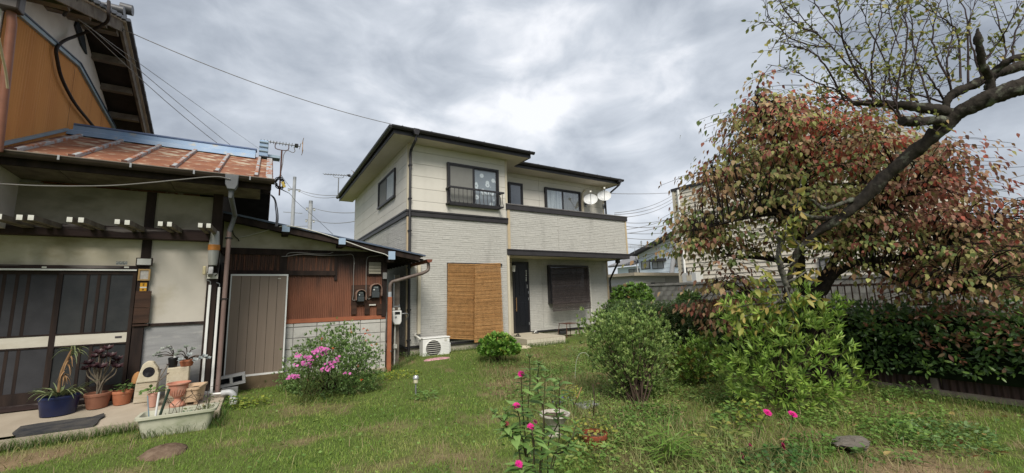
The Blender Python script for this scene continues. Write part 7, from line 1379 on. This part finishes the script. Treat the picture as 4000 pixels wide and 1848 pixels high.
# small red flowers on it
q = np.array([pt(x, y, D=6.15) for x, y in ((1369,1285),(1372,1295),(1420,1283),(1437,1292),(1428,1305),(1431,1330),(1260,1320),(1302,1358),(1301,1370),(1400,1428),(1470,1345),(1443,1308),(1452,1350),(1258,1325),(1412,1483))])
fl_ = thing('salvia_flowers', 'scattered tiny orange red salvia flowers on the small leaved bush', 'flowers', tuple(q[0])); n = len(q)
for p in q: leaf_obj('floret', p[None].repeat(5, 0), rdir(5, RNG), rdir(5, RNG), np.full(5, .026), pick([(.55,.10,.03)], 5), tmpl_small(.6), PETAL, fl_)
# phlox
PX_ = thing('phlox', 'phlox with clusters of bright pink flowers leaning before the salvia bush', 'flower', tuple(pt(1190, 1590, Z=.0)))
r = np.random.default_rng(31); pb = pt(1195, 1560, D=6.0)
mb = MB()
for (x, y, m_) in ((1167,1388,9),(1197,1396,11),(1249,1362,10),(1268,1366,8),(1226,1378,9),(1262,1378,7),(1174,1422,9),(1205,1420,10),(1288,1418,9),(1320,1405,7),(1291,1438,6),(1273,1442,6),(1156,1466,12),(1130,1474,6),(1358,1448,3),(1215,1412,5),(1235,1385,5)):
    c = pt(x, y, D=5.85+r.uniform(-.1,.1)); P_=[];D_=[];N_=[];S_=[];C_=[]
    for k in range(m_):
        p = c+r.normal(size=3)*np.array([.032,.032,.02]); ax = nrm(np.array([-.35,-.7,.6])+r.normal(size=3)*.35); b1 = nrm(np.cross(ax, [.3,.2,.9])); b2 = np.cross(ax, b1); cc_ = np.array((.62,.13,.42))*r.uniform(.8,1.15)+np.array([.1,.08,.1])*r.random()
        for j in range(5): a = j*1.257; P_.append(p); D_.append(b1*math.cos(a)+b2*math.sin(a)); N_.append(ax); S_.append(.021); C_.append(cc_)
    leaf_obj('flower_cluster', np.array(P_), np.array(D_), np.array(N_), S_, C_, tmpl_small(.95,.02), PETAL, PX_)
    s0 = np.array([pb[0]+r.normal()*.06, pb[1]+r.normal()*.05, .0]); mb.tube(bezier([s0, s0*.5+c*.5+np.array([0,0,.05]), c], 4), .004, 5, False)
mb.build('stems', STEM, PX_, kind='stuff'); n = 210; st_ = np.array([pt(r.uniform(1120,1360), r.uniform(1420,1590), D=5.95+r.uniform(-.2,.25)) for _ in range(n)])
leaf_parts('leaf', st_, rdir(n, r)*np.array([1,1,.5])+np.array([0,0,-.1]), rdir(n, r)*.5+np.array([0,0,1]), r.uniform(.05,.095,n), pick([(.07,.12,.03),(.05,.09,.025),(.10,.15,.04),(.20,.13,.06)], n, [4,4,2,.7], r), tmpl_leaf(.3,.1,.2), LM, PX_, 100)
# --- hedges
def hedge(name, label, x0, x1, y0, y1, z0, z1, n, size, cols, tm, m, w, seed, red=None, per=5, rad=.05, parts=0):
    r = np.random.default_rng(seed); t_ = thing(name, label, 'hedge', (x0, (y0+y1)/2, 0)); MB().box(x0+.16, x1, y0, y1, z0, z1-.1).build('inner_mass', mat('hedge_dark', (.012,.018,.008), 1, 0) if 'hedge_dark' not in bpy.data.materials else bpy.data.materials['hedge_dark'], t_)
    k = int(n*.7); f = np.stack([x0+r.uniform(-.09,.14,k)+.05, r.uniform(y0,y1,k), r.uniform(min(z0,.1),z1,k)], -1); f[:, 0] += .12*(vnoise(f[:, 1], f[:, 2], 2.4, seed)-.5)*2; f[:, 2] += np.where(f[:, 2] > z1-.25, .12*(vnoise(f[:, 1], f[:, 1]*0, 1.7, seed)-.5), 0)
    t2 = np.stack([r.uniform(x0,x1,n-k), r.uniform(y0,y1,n-k), np.full(n-k, z1)+r.uniform(-.1,.08,n-k)], -1); t2[:, 2] += .16*(vnoise(t2[:, 0], t2[:, 1], 1.8, seed)-.5); c = np.concatenate([f, t2]); ax = np.concatenate([np.tile([-.9,-.15,.45],(k,1)), np.tile([-.2,0,1.],(n-k,1))])
    lowcut = np.where(c[:, 1] > 3.3, .03, z0)+.28*vnoise(c[:, 1], c[:, 1]*0, 1.3, seed+3); kk = c[:, 2] > lowcut; c, ax = c[kk], ax[kk]; cols = np.array(cols); P_=[];D_=[];N_=[];S_=[];C_=[]
    for p, a in zip(c, ax):
        a = nrm(a+r.normal(size=3)*.4); o = rdir(per, r); P_.append(p+o*rad*.5); D_.append(nrm(o*.9+a*.6)); N_.append(a+rdir(per, r)*.4); S_.append(size*r.uniform(.6,1.15,per)); ww = np.array(w, float)
        if red is not None: ww = red(p, ww)
        i = r.choice(len(cols), p=ww/ww.sum()); C_.append(np.clip(cols[i]*r.uniform(.75,1.25,(per,1)), .003, .9))
    P_, D_, N_, S_, C_ = map(np.concatenate, (P_, D_, N_, S_, C_))
    (leaf_parts('leaf', P_, D_, N_, S_, C_, tm, m, t_, parts, nvar=12) if parts else leaf_obj('foliage', P_, D_, N_, S_, C_, tm, m, t_, 'stuff')); return t_
def redd(p, w):
    k = float(1-sstep(1.1, 2.3, p[1]))*float(sstep(.45,.9,p[2])); w = w.copy(); w[3] += 5*k; w[4] += 2.5*k; return w
hedge('broadleaf_hedge', 'dark glossy hedge with reddish young leaves at its near right end', 7.62, 8.7, -.6, 4.9, .24, 1.12, 2700, .085, [(.065,.125,.04),(.10,.18,.05),(.18,.31,.065),(.31,.135,.085),(.24,.16,.10)], tmpl_leaf(.42,.06,.15), LMG, [5,4,1.6,.25,.15], 14, redd, 5, .07, 290)
hedge('clipped_hedge', 'dark small leaved clipped hedge behind the azaleas', 8.65, 9.8, 4.6, 9.0, .05, 1.10, 4600, .05, [(.055,.095,.028),(.08,.135,.04),(.14,.19,.06),(.19,.12,.06)], tmpl_small(.5,.05), LMG, [4,4,1.4,.2], 15, None, 6, .05)
# ---------------------------------------------------------------- zinnias and other flowers in front
def zflower(p, ax, r_, col, parent, name='flower'):
    ax = nrm(np.array(ax, float)); b1 = nrm(np.cross(ax, [.31,.2,.93])); b2 = np.cross(ax, b1); P_=[];D_=[];N_=[];S_=[];C_=[]
    for ring, (n, k, t) in enumerate(((15,1.,.05),(13,.78,.28),(9,.52,.6))):
        for j in range(n):
            a = j*2*math.pi/n+ring*.2; d = b1*math.cos(a)+b2*math.sin(a); P_.append(p+ax*.003*ring); D_.append(d+ax*t); N_.append(ax-d*t); S_.append(r_*k*RNG.uniform(.9,1.08)); C_.append(np.array(col)*RNG.uniform(.85,1.15))
    f = leaf_obj(name, np.array(P_), np.array(D_), np.array(N_), S_, C_, tmpl_leaf(.36,.04,-.03,.72), PETAL, parent)
    q = np.array([p+ax*.008+rdir(1)[0]*r_*.12 for _ in range(14)]); leaf_obj('disc', q, np.tile(ax,(14,1))+rdir(14)*.5, rdir(14), np.full(14, r_*.22), pick([(.55,.33,.05),(.40,.08,.05)], 14), tmpl_small(.5), PETAL, f)
    return f
PINK = (.70,.03,.28)
Z1 = thing('zinnia', 'tall zinnia clump with bright pink flowers in the lawn foreground', 'flower', tuple(pt(2095, 1990, D=2.45)*np.array([1,1,0])))
ZS_ = mat('zinnia_stem', (.075,.085,.035), .7, .2, c2=(.06,.035,.03), vs=20); rz_ = np.random.default_rng(77)
stems_ = [([(2080,1930),(2060,1800),(2045,1640),(2040,1560),(2036,1490),(2036,1462)],3.55,'f'),([(2090,1930),(2085,1760),(2062,1640),(2070,1500),(2069,1400)],3.5,'b'),([(2110,1930),(2122,1760),(2122,1600),(2100,1520),(2103,1440),(2106,1425)],3.55,'b'),([(2075,1930),(2055,1800),(2035,1720),(2030,1640),(2020,1600),(2018,1586)],3.35,'f'),([(2095,1930),(2085,1780),(2080,1700),(2074,1668)],3.3,'f'),
          ([(2060,1930),(2054,1870),(2035,1830),(2026,1815)],3.15,'f'),([(2085,1930),(2050,1740),(2010,1720),(1985,1685),(1972,1655),(1925,1612)],3.3,'n'),([(2050,1800),(2020,1715),(1990,1690),(1972,1650),(1975,1610)],3.35,'n'),([(2125,1930),(2180,1740),(2175,1620),(2170,1560),(2165,1500)],3.6,'n'),([(2130,1930),(2140,1760),(2180,1650),(2185,1540),(2187,1490)],3.65,'n'),([(2100,1930),(2110,1800),(2190,1770),(2230,1720),(2250,1660)],3.3,'n'),([(2120,1930),(2160,1790),(2215,1750),(2240,1740)],3.2,'n'),([(2090,1930),(2110,1850),(2120,1700),(2125,1560),(2130,1480)],3.4,'n')]
LPs=[];LDs=[];LNs=[];LSs=[];LCs=[]
for pts_, d, kind in stems_:
    d *= .74; P_ = [pt(x, y, D=d+rz_.uniform(-.04,.04)) for x, y in pts_]; g_ = pt(2095, 1990, D=2.45); P_ = [np.array([g_[0]+rz_.normal()*.05, g_[1]+rz_.normal()*.05, -.02])]+P_[(1 if P_[0][2] > .05 and len(P_) > 3 else 0):]
    b = bezier(P_, 6); b = [np.array(q) if q[2] > -.02 else np.array([q[0],q[1],-.02]) for q in b]; MB().tube(b, np.linspace(.0052,.0028,len(b)), 6).build('stem', ZS_, Z1, smooth=True); n = len(b)
    for i in range(3, n-1, 2):
        t = nrm(b[i]-b[i-1]); a0 = rz_.uniform(0, 6.28)
        for s_ in (0, math.pi): d_ = np.array([math.cos(a0+s_), math.sin(a0+s_), rz_.uniform(-.1,.6)]); LPs.append(b[i]); LDs.append(d_); LNs.append(np.array([0,0,1.])-d_*.3+rdir(1, rz_)[0]*.25); LSs.append(rz_.uniform(.085,.145)*(1-.3*i/n)); LCs.append(np.array(((.16,.28,.075),(.125,.23,.06),(.21,.33,.10))[rz_.integers(3)])*rz_.uniform(.85,1.2))
        if i % 6 == 0 and i < n-6:
            d_ = nrm(np.array([rz_.normal(), rz_.normal(), .9])); L_ = rz_.uniform(.06,.13); q = b[i]+d_*L_; MB().tube([b[i], b[i]+d_*L_*.5+np.array([0,0,-.004]), q], .003, 5).build('side_stem', ZS_, Z1)
            for s_ in (0, 1.6, 3.2): e_ = np.array([math.cos(a0+s_), math.sin(a0+s_), .5]); LPs.append(q); LDs.append(e_); LNs.append(np.array([0,0,1.])-e_*.3); LSs.append(rz_.uniform(.05,.085)); LCs.append(np.array((.11,.19,.05))*rz_.uniform(.85,1.2))
    if kind == 'f': zflower(b[-1], (-.25,-.6,.75) if d > 2.4 else (-.3,-.85,.45), .027, PINK, Z1)
    else:
        for s_ in range(4): e_ = np.array([math.cos(s_*1.57), math.sin(s_*1.57), 1.2]); LPs.append(b[-1]); LDs.append(e_); LNs.append(np.array([0,0,1.])-e_*.3); LSs.append(.045); LCs.append(np.array((.14,.22,.06)))
        if kind == 'b': MB().lathe([(.003,0),(.010,.008),(.011,.018),(.006,.026)], b[-1], 8).build('bud', STEM, Z1, smooth=True)
leaf_parts('leaf', np.array(LPs), np.array(LDs), np.array(LNs), np.array(LSs), np.array(LCs), tmpl_leaf(.42,.12,.25,.5), LM, Z1, 290, nvar=8)
zflower(pt(2090,1648,D=2.45), (.3,-.5,.7), .018, (.30,.05,.14), Z1); zflower(pt(1978,1655,D=2.44), (-.2,-.4,.6), .018, (.28,.06,.07), Z1)
ZB = [(((2960,1720),(2975,1650),(2998,1612)),3.95,PINK,.045,'pink zinnia leaning left at the foot of the tall shrub'),(((3060,1715),(3090,1660),(3096,1618)),3.95,PINK,.045,'pink zinnia on a bent stem right of its twin below the shrub'),(((2700,1740),(2800,1765),(2885,1770),(2896,1780)),3.5,(.26,.02,.09),.036,'dark magenta zinnia drooping lowest in the weeds'),(((2900,1775),(2980,1752),(3040,1748),(3058,1742)),3.5,(.30,.02,.09),.036,'dark magenta zinnia facing right on a sideways stem'),(((2860,1760),(2900,1752),(2930,1742)),3.5,(.33,.03,.12),.026,'small dark magenta zinnia bud between two larger ones')]
for pts_, d, col, r_, lab in ZB:
    b = bezier([pt(x, y, D=d) for x, y in pts_], 5); t_ = thing('zinnia', lab, 'flower', (b[0][0], b[0][1], 0), 'zinnias in the weedy bed'); MB().tube([np.array([b[0][0]-.02, b[0][1], -.02])]+b, .005, 6).build('stem', STEM, t_, smooth=True); zflower(b[-1], (-.15,-.5,.75) if col is PINK else (.2,-.8,.3), r_, col, t_)
    for i in range(3, len(b)-1, 3): e_ = rdir(1, RNG)[0]; leaf_obj('leaf', b[i][None], e_[None], np.array([[0,0,1.]]), [.07], [(.12,.19,.05)], tmpl_leaf(.4), LM, t_)
# flopped pale zinnia stems with yellowing leaves
def weed(name, label, px, py, D_, rx, ry, h, n, size, cols, tm=tmpl_leaf(.5), stems=8, parts=0, cat='weed', group=None, m=None):
    q = pt(px, py, D=D_); t_ = thing(name, label, cat, (q[0], q[1], float(gz(q[0], q[1]))), group); tuft(t_, (q[0], q[1], float(gz(q[0], q[1]))), rx, ry, h, n, size, cols, tm, m or LM, parts=parts, stems=stems); return t_
def gw(px, py): q = pt(px, py, Z=.02); return float(np.linalg.norm((q-CAM) @ CF))
W_ = [('weed','yellowing sprawling zinnia stems on the ground in the weedy bed',2780,1735,.45,.22,.22,130,.075,[(.20,.24,.06),(.28,.28,.08),(.14,.20,.05)],tmpl_leaf(.45,.1,.25)),
 ('weed','yellow leaved weed behind the white pedestal planter',2235,1560,.16,.12,.22,110,.035,[(.40,.36,.05),(.30,.32,.06),(.22,.28,.05)],tmpl_leaf(.6)),
 ('weed','yellow green vine leaves spilling over the broken red pot',2300,1722,.32,.2,.26,260,.045,[(.24,.27,.05),(.34,.32,.07),(.15,.21,.05)],tmpl_leaf(.75,.1,.2)),
 ('weed','feathery pale green weed by the bent white stalk',2230,1400,.22,.16,.30,260,.05,[(.13,.23,.09),(.16,.26,.10)],tmpl_leaf(.16,.03,.2)),
 ('weed','feathery bright green weed in front of the azalea',2360,1410,.17,.14,.26,220,.055,[(.13,.27,.07),(.17,.32,.09)],tmpl_leaf(.18,.03,.2)),
 ('weed','broad leaved green weed patch at the shed drain pipe',905,1590,.20,.18,.16,150,.04,[(.10,.18,.035),(.26,.30,.05),(.08,.14,.03)],tmpl_leaf(.7)),
 ('weed','yellow green weed before the salvia bush, left part',985,1580,.26,.18,.12,150,.045,[(.24,.30,.045),(.15,.23,.04),(.30,.33,.05)],tmpl_leaf(.7)),
 ('weed','yellow green weed patch at the shed corner post',1560,1470,.40,.25,.14,230,.045,[(.24,.30,.04),(.14,.22,.04),(.33,.36,.05)],tmpl_leaf(.7)),
 ('weed','leafy clump at the foot of the solar stake lamp',1660,1555,.16,.12,.12,60,.085,[(.12,.22,.05),(.15,.26,.07)],tmpl_leaf(.3,.12,.2)),
 ('weed','small twiggy shrub sprouting at the corner post base',870,1510,.10,.08,.42,90,.03,[(.10,.17,.04),(.14,.22,.05)],tmpl_leaf(.6)),
 ('weed','dark green clover patch in the front of the weedy bed',3040,1810,.42,.24,.12,420,.04,[(.06,.14,.03),(.08,.17,.04),(.045,.10,.025)],tmpl_leaf(.8)),
 ('weed','light green weed patch left of the stone slab',3190,1740,.34,.2,.12,280,.04,[(.13,.23,.045),(.10,.19,.04)],tmpl_leaf(.7)),
 ('weed','pale leafy ground cover patch before the near fence',3700,1710,.55,.35,.14,520,.045,[(.12,.21,.06),(.16,.25,.09),(.09,.17,.05)],tmpl_leaf(.6)),
 ('weed','leafy weeds under the fence, middle of the near hedge',3560,1545,.55,.22,.18,260,.045,[(.10,.18,.04),(.13,.22,.05)],tmpl_leaf(.6)),
 ('weed','leafy weeds along the fence foot, nearest the tall shrub',3350,1500,.5,.22,.16,260,.045,[(.09,.16,.04),(.12,.20,.05)],tmpl_leaf(.6)),
 ('weed','young leafy weed sprouting from the bare soil',3390,1790,.09,.08,.10,22,.06,[(.12,.22,.06)],tmpl_leaf(.6)),
 ('weed','second young weed sprouting right of the first on bare soil',3560,1800,.08,.07,.08,18,.055,[(.13,.23,.06)],tmpl_leaf(.6)),
 ('weed','green ground ivy under the large azalea',2520,1620,.55,.3,.12,420,.04,[(.10,.19,.04),(.14,.24,.055),(.08,.15,.03)],tmpl_leaf(.8)),
 ('weed','mixed weeds between the low azalea and the tall shrub',2760,1560,.5,.35,.2,380,.045,[(.09,.16,.04),(.13,.20,.05),(.20,.18,.06)],tmpl_leaf(.5)),
 ('weed','broad leaved weeds at the foot of the tall shrub, front left',2890,1640,.35,.22,.22,240,.06,[(.11,.20,.045),(.14,.24,.05),(.24,.27,.05)],tmpl_leaf(.7)),
 ('weed','small purple flowered weed beside the zinnia clump',2200,1590,.16,.1,.16,60,.03,[(.10,.09,.20),(.12,.11,.24),(.10,.15,.06)],tmpl_leaf(.5)),
 ('weed','dry brown grassy tuft at the foundation left of the geranium',1810,1370,.5,.14,.14,240,.04,[(.16,.17,.06),(.22,.17,.08),(.10,.13,.04)],tmpl_leaf(.3)),
 ('weed','brownish low plant at the air conditioner corner',1760,1378,.22,.12,.12,110,.045,[(.14,.12,.06),(.10,.13,.04)],tmpl_leaf(.4)),
 ('weed','grassy green weeds in the gap beside the shed post',1600,1420,.5,.3,.16,260,.04,[(.08,.14,.03),(.11,.18,.04)],tmpl_leaf(.5))]
W_ += [('weed','long bladed grass tuft in the front of the weedy bed',2620,1800,.14,.12,.30,150,.20,[(.13,.24,.04),(.18,.29,.055)],tmpl_blade(.06)),
 ('weed','leafy green weeds right of the broken red pot',2470,1720,.30,.2,.18,230,.045,[(.14,.25,.05),(.19,.30,.065),(.26,.27,.09)],tmpl_leaf(.5)),
 ('weed','tangled dry stems before the large azalea',2610,1620,.45,.25,.2,230,.05,[(.30,.24,.12),(.24,.22,.09),(.17,.23,.06)],tmpl_leaf(.2,.05,.2)),
 ('weed','mixed low weeds at the zinnia clump foot',2290,1800,.35,.2,.16,260,.05,[(.13,.24,.05),(.18,.29,.06),(.24,.29,.07)],tmpl_leaf(.5)),
 ('weed','upright leafy weeds in front of the tall shrub',2890,1560,.22,.18,.28,190,.055,[(.16,.28,.055),(.21,.33,.07)],tmpl_leaf(.45)),
 ('weed','broad green weeds beside the propped stone slab',3480,1700,.4,.25,.14,320,.045,[(.14,.25,.055),(.19,.31,.07),(.10,.19,.04)],tmpl_leaf(.7))]
for nm, lab, px, py, rx, ry, h, n, size, cols, tm in W_: weed(nm, lab, px, py, gw(px, py), rx, ry, h, n, size, cols, tm, stems=4, parts=12)
# bent white stalk, bare sticks
st_ = bezier([pt(2246,1478,D=5.3), pt(2250,1420,D=5.3), pt(2262,1385,D=5.3), pt(2285,1378,D=5.3), pt(2300,1392,D=5.3)], 5); tag(MB().tube(st_, .0038, 6).build('stalk', mat('pale_stalk', (.34,.38,.28), .7, .2), None, smooth=True), 'bent whitish stalk standing in the feathery weeds', 'stalk')
tag(MB().tube([pt(2316,1640,Z=0), pt(2322,1570,D=4.6), pt(2316,1500,D=4.65)], .007, 6).build('stick', TWIG, None), 'thin bare brown stick stuck upright behind the red pot', 'stick')
tag(MB().tube([pt(2238,1600,Z=0.0), pt(2255,1555,D=4.9), pt(2272,1512,D=4.95)], .006, 6).build('stick', DRY, None), 'slanting pale dry stalk behind the zinnia clump', 'stick')
# ---------------------------------------------------------------- grass
def blades(n, xr, yr, keep, L0, L1, w, cols, wts, seed, lean=.5, dens=None):
    r = np.random.default_rng(seed); x = r.uniform(*xr, n*3); y = r.uniform(*yr, n*3); k = keep(x, y, r); x, y = x[k][:n], y[k][:n]; n = len(x); z = gz(x, y)
    a = r.uniform(0, 6.28, n); D = np.stack([np.cos(a)*lean*r.uniform(.3,1.6,n), np.sin(a)*lean*r.uniform(.3,1.6,n), np.ones(n)], -1); b = a+r.normal(size=n)*.5
    # a blade bends towards its lean: the flat face looks up along it
    Nn = np.stack([-np.cos(a), -np.sin(a), np.full(n, lean)], -1)
    patch = vnoise(x, y, 1.3, 31)*.6+vnoise(x, y, 4., 32)*.4; cols = np.array(cols); idx = np.clip((patch+r.normal(size=n)*.17)*len(cols), 0, len(cols)-1).astype(int)
    C = cols[idx]*r.uniform(.75,1.25,(n,1)); L_ = r.uniform(L0, L1, n); return np.stack([x, y, z-.004], -1), D, Nn, L_, C
def vis(x, y):
    p = proj(np.stack([x, y, np.zeros_like(x)], -1)); d = (np.stack([x, y, np.zeros_like(x)], -1)-CAM) @ CF; return (d > .6) & (p[:, 0] > -500) & (p[:, 0] < 4500) & (p[:, 1] < 2300)
def inlawn(x, y): return (~((x < -.37) & (y > 6.78))) & (~((x < SX1) & (y > SY-.1))) & (~((x > HX) & (y > HY-.02))) & (~((x > 5.95) & (x < 7.22) & (y > 8.95))) & (x < 7.9) & (~((x > SX1) & (x < HX) & (y > 9.3)))
def klawn(x, y, r): d = np.hypot(x, y); return vis(x, y) & inlawn(x, y) & (r.random(len(x)) > bare(x, y)*.93) & (r.random(len(x)) < np.clip((4.2/d)**1.1, .22, 1)) & (r.random(len(x)) > .55*wild(x, y))
bt = (np.array([(0,.5*.10,0),(0,-.5*.10,0),(.55,.035,.02),(.55,-.035,.02),(1,0,-.12)]), [(0,1,3,2),(2,3,4)])
GM = leafmat('grass_blade', .55, .3, .35)
gl_ = [(.15,.25,.036),(.18,.29,.044),(.21,.325,.052),(.25,.355,.064),(.30,.375,.08),(.37,.38,.13)]
P_, D_, N_, S_, C_ = blades(165000, (-4,8), (.4,11), klawn, .020, .052, .1, gl_, None, 1, .65); o = leaf_obj('lawn_grass', P_, D_, N_, S_, C_, bt, GM, None, 'stuff'); o['label'] = 'short mown green lawn between the houses'
def kdry(x, y, r): d = np.hypot(x, y); return vis(x, y) & inlawn(x, y) & (r.random(len(x)) < np.clip(.02+bare(x, y)*.22+.9*wild(x, y)*(.25+.75*vnoise(x, y, 1.5, 41)), 0, 1)) & (r.random(len(x)) < np.clip((4.5/d), .2, 1))
bt2 = (np.array([(0,.5*.034,0),(0,-.5*.034,0),(.55,.012,.05),(.55,-.012,.05),(1,0,-.22)]), bt[1])
P_, D_, N_, S_, C_ = blades(90000, (-3,8), (.4,10), kdry, .05, .19, .1, [(.28,.22,.11),(.36,.29,.16),(.32,.28,.13),(.23,.22,.09)], None, 2, 1.1); o = leaf_obj('dry_grass', P_, D_, N_, S_, C_, bt2, GM, None, 'stuff'); o['label'] = 'dry straw coloured grass in the weedy bed'
def ktall(x, y, r): d = np.hypot(x, y); return vis(x, y) & inlawn(x, y) & (r.random(len(x)) < (.12*weedy(x, y)+.88*wild(x, y))*(.25+.75*vnoise(x, y, 2.2, 51))) & (r.random(len(x)) < np.clip((4.5/d), .2, 1)) & (r.random(len(x)) > bare(x, y)*.9)
P_, D_, N_, S_, C_ = blades(22000, (1,8), (.4,9), ktall, .07, .24, .1, [(.10,.19,.04),(.14,.235,.055),(.19,.26,.075),(.27,.28,.11)], None, 3, .7); o = leaf_obj('tall_grass', P_, D_, N_, S_, C_, bt2, GM, None, 'stuff'); o['label'] = 'long wild grass among the garden weeds'
# small broad leaves of ground cover
def kcov(x, y, r): d = np.hypot(x, y); return vis(x, y) & inlawn(x, y) & (r.random(len(x)) < .035+.965*weedy(x, y)*sstep(.35,.6,vnoise(x, y, 1.8, 61))) & (r.random(len(x)) > bare(x, y)*.95) & (r.random(len(x)) < np.clip((4.5/d), .2, 1))
P_, D_, N_, S_, C_ = blades(60000, (0,8), (.4,10), kcov, .018, .048, .1, [(.105,.20,.04),(.14,.245,.05),(.19,.30,.07),(.25,.34,.085)], None, 4, 1.5); r = np.random.default_rng(4); P_[:, 2] += r.uniform(.005,.08,len(P_)); N_ = np.tile([0,0,1.],(len(P_),1))+r.normal(size=(len(P_),3))*.4; D_[:, 2] *= .3
o = leaf_obj('ground_cover', P_, D_, N_, S_, C_, tmpl_small(.75,.08), LM, None, 'stuff'); o['label'] = 'low broad leaved ground cover among the grass'
# longer grass along edges: slab, trough, shed, step, fence
r = np.random.default_rng(9); E_ = []
for (x0,y0,x1,y1,n,s_) in ((-3,6.72,-.35,6.72,2200,.04),(-.33,6.8,-.3,8.6,500,.05),(-1.1,6.33,-.3,6.36,700,.05),(.4,8.62,2.3,8.62,900,.06),(3.0,9.5,5.9,9.45,1300,.06),(5.9,8.93,7.3,8.93,700,.04),(7.5,0.3,7.55,6,2500,.12),(2.35,8.7,3.0,9.2,500,.1)):
    u = r.random(n); E_.append(np.stack([x0+(x1-x0)*u+r.normal(size=n)*s_*.5, y0+(y1-y0)*u-np.abs(r.normal(size=n))*s_], -1))
E_ = np.concatenate(E_); n = len(E_); a = r.uniform(0,6.28,n); P_ = np.stack([E_[:,0], E_[:,1], gz(E_[:,0],E_[:,1])-.004], -1); D_ = np.stack([np.cos(a)*.5, np.sin(a)*.5, np.ones(n)], -1); N_ = np.stack([-np.cos(a), -np.sin(a), np.full(n,.5)], -1)
o = leaf_obj('edge_grass', P_, D_, N_, r.uniform(.06,.17,n), pick([(.08,.15,.03),(.115,.20,.045),(.165,.22,.065),(.26,.22,.10)], n, [4,4,2,1], r), bt2, GM, None, 'stuff'); o['label'] = 'longer grass left along walls and edges'

# fallen leaves under the dogwood
r = np.random.default_rng(12); n = 150; x = r.normal(6.2, 1.1, n); y = r.uniform(.9, 5.2, n); k = inlawn(x, y); x, y = x[k], y[k]; n = len(x)
o = leaf_obj('fallen_leaves', np.stack([x, y, gz(x, y)+r.uniform(.02, .06, n)], -1), rdir(n, r)*np.array([1, 1, .25]), np.tile([0, 0, 1.], (n, 1))+r.normal(size=(n, 3))*.4, r.uniform(.05, .10, n), pick([(.34,.13,.07),(.42,.27,.12),(.26,.12,.07),(.46,.36,.14)], n, None, r), tmpl_leaf(.62,.15,-.1,.5), LM, None, 'stuff'); o['label'] = 'dry reddish leaves fallen on the ground under the dogwood'
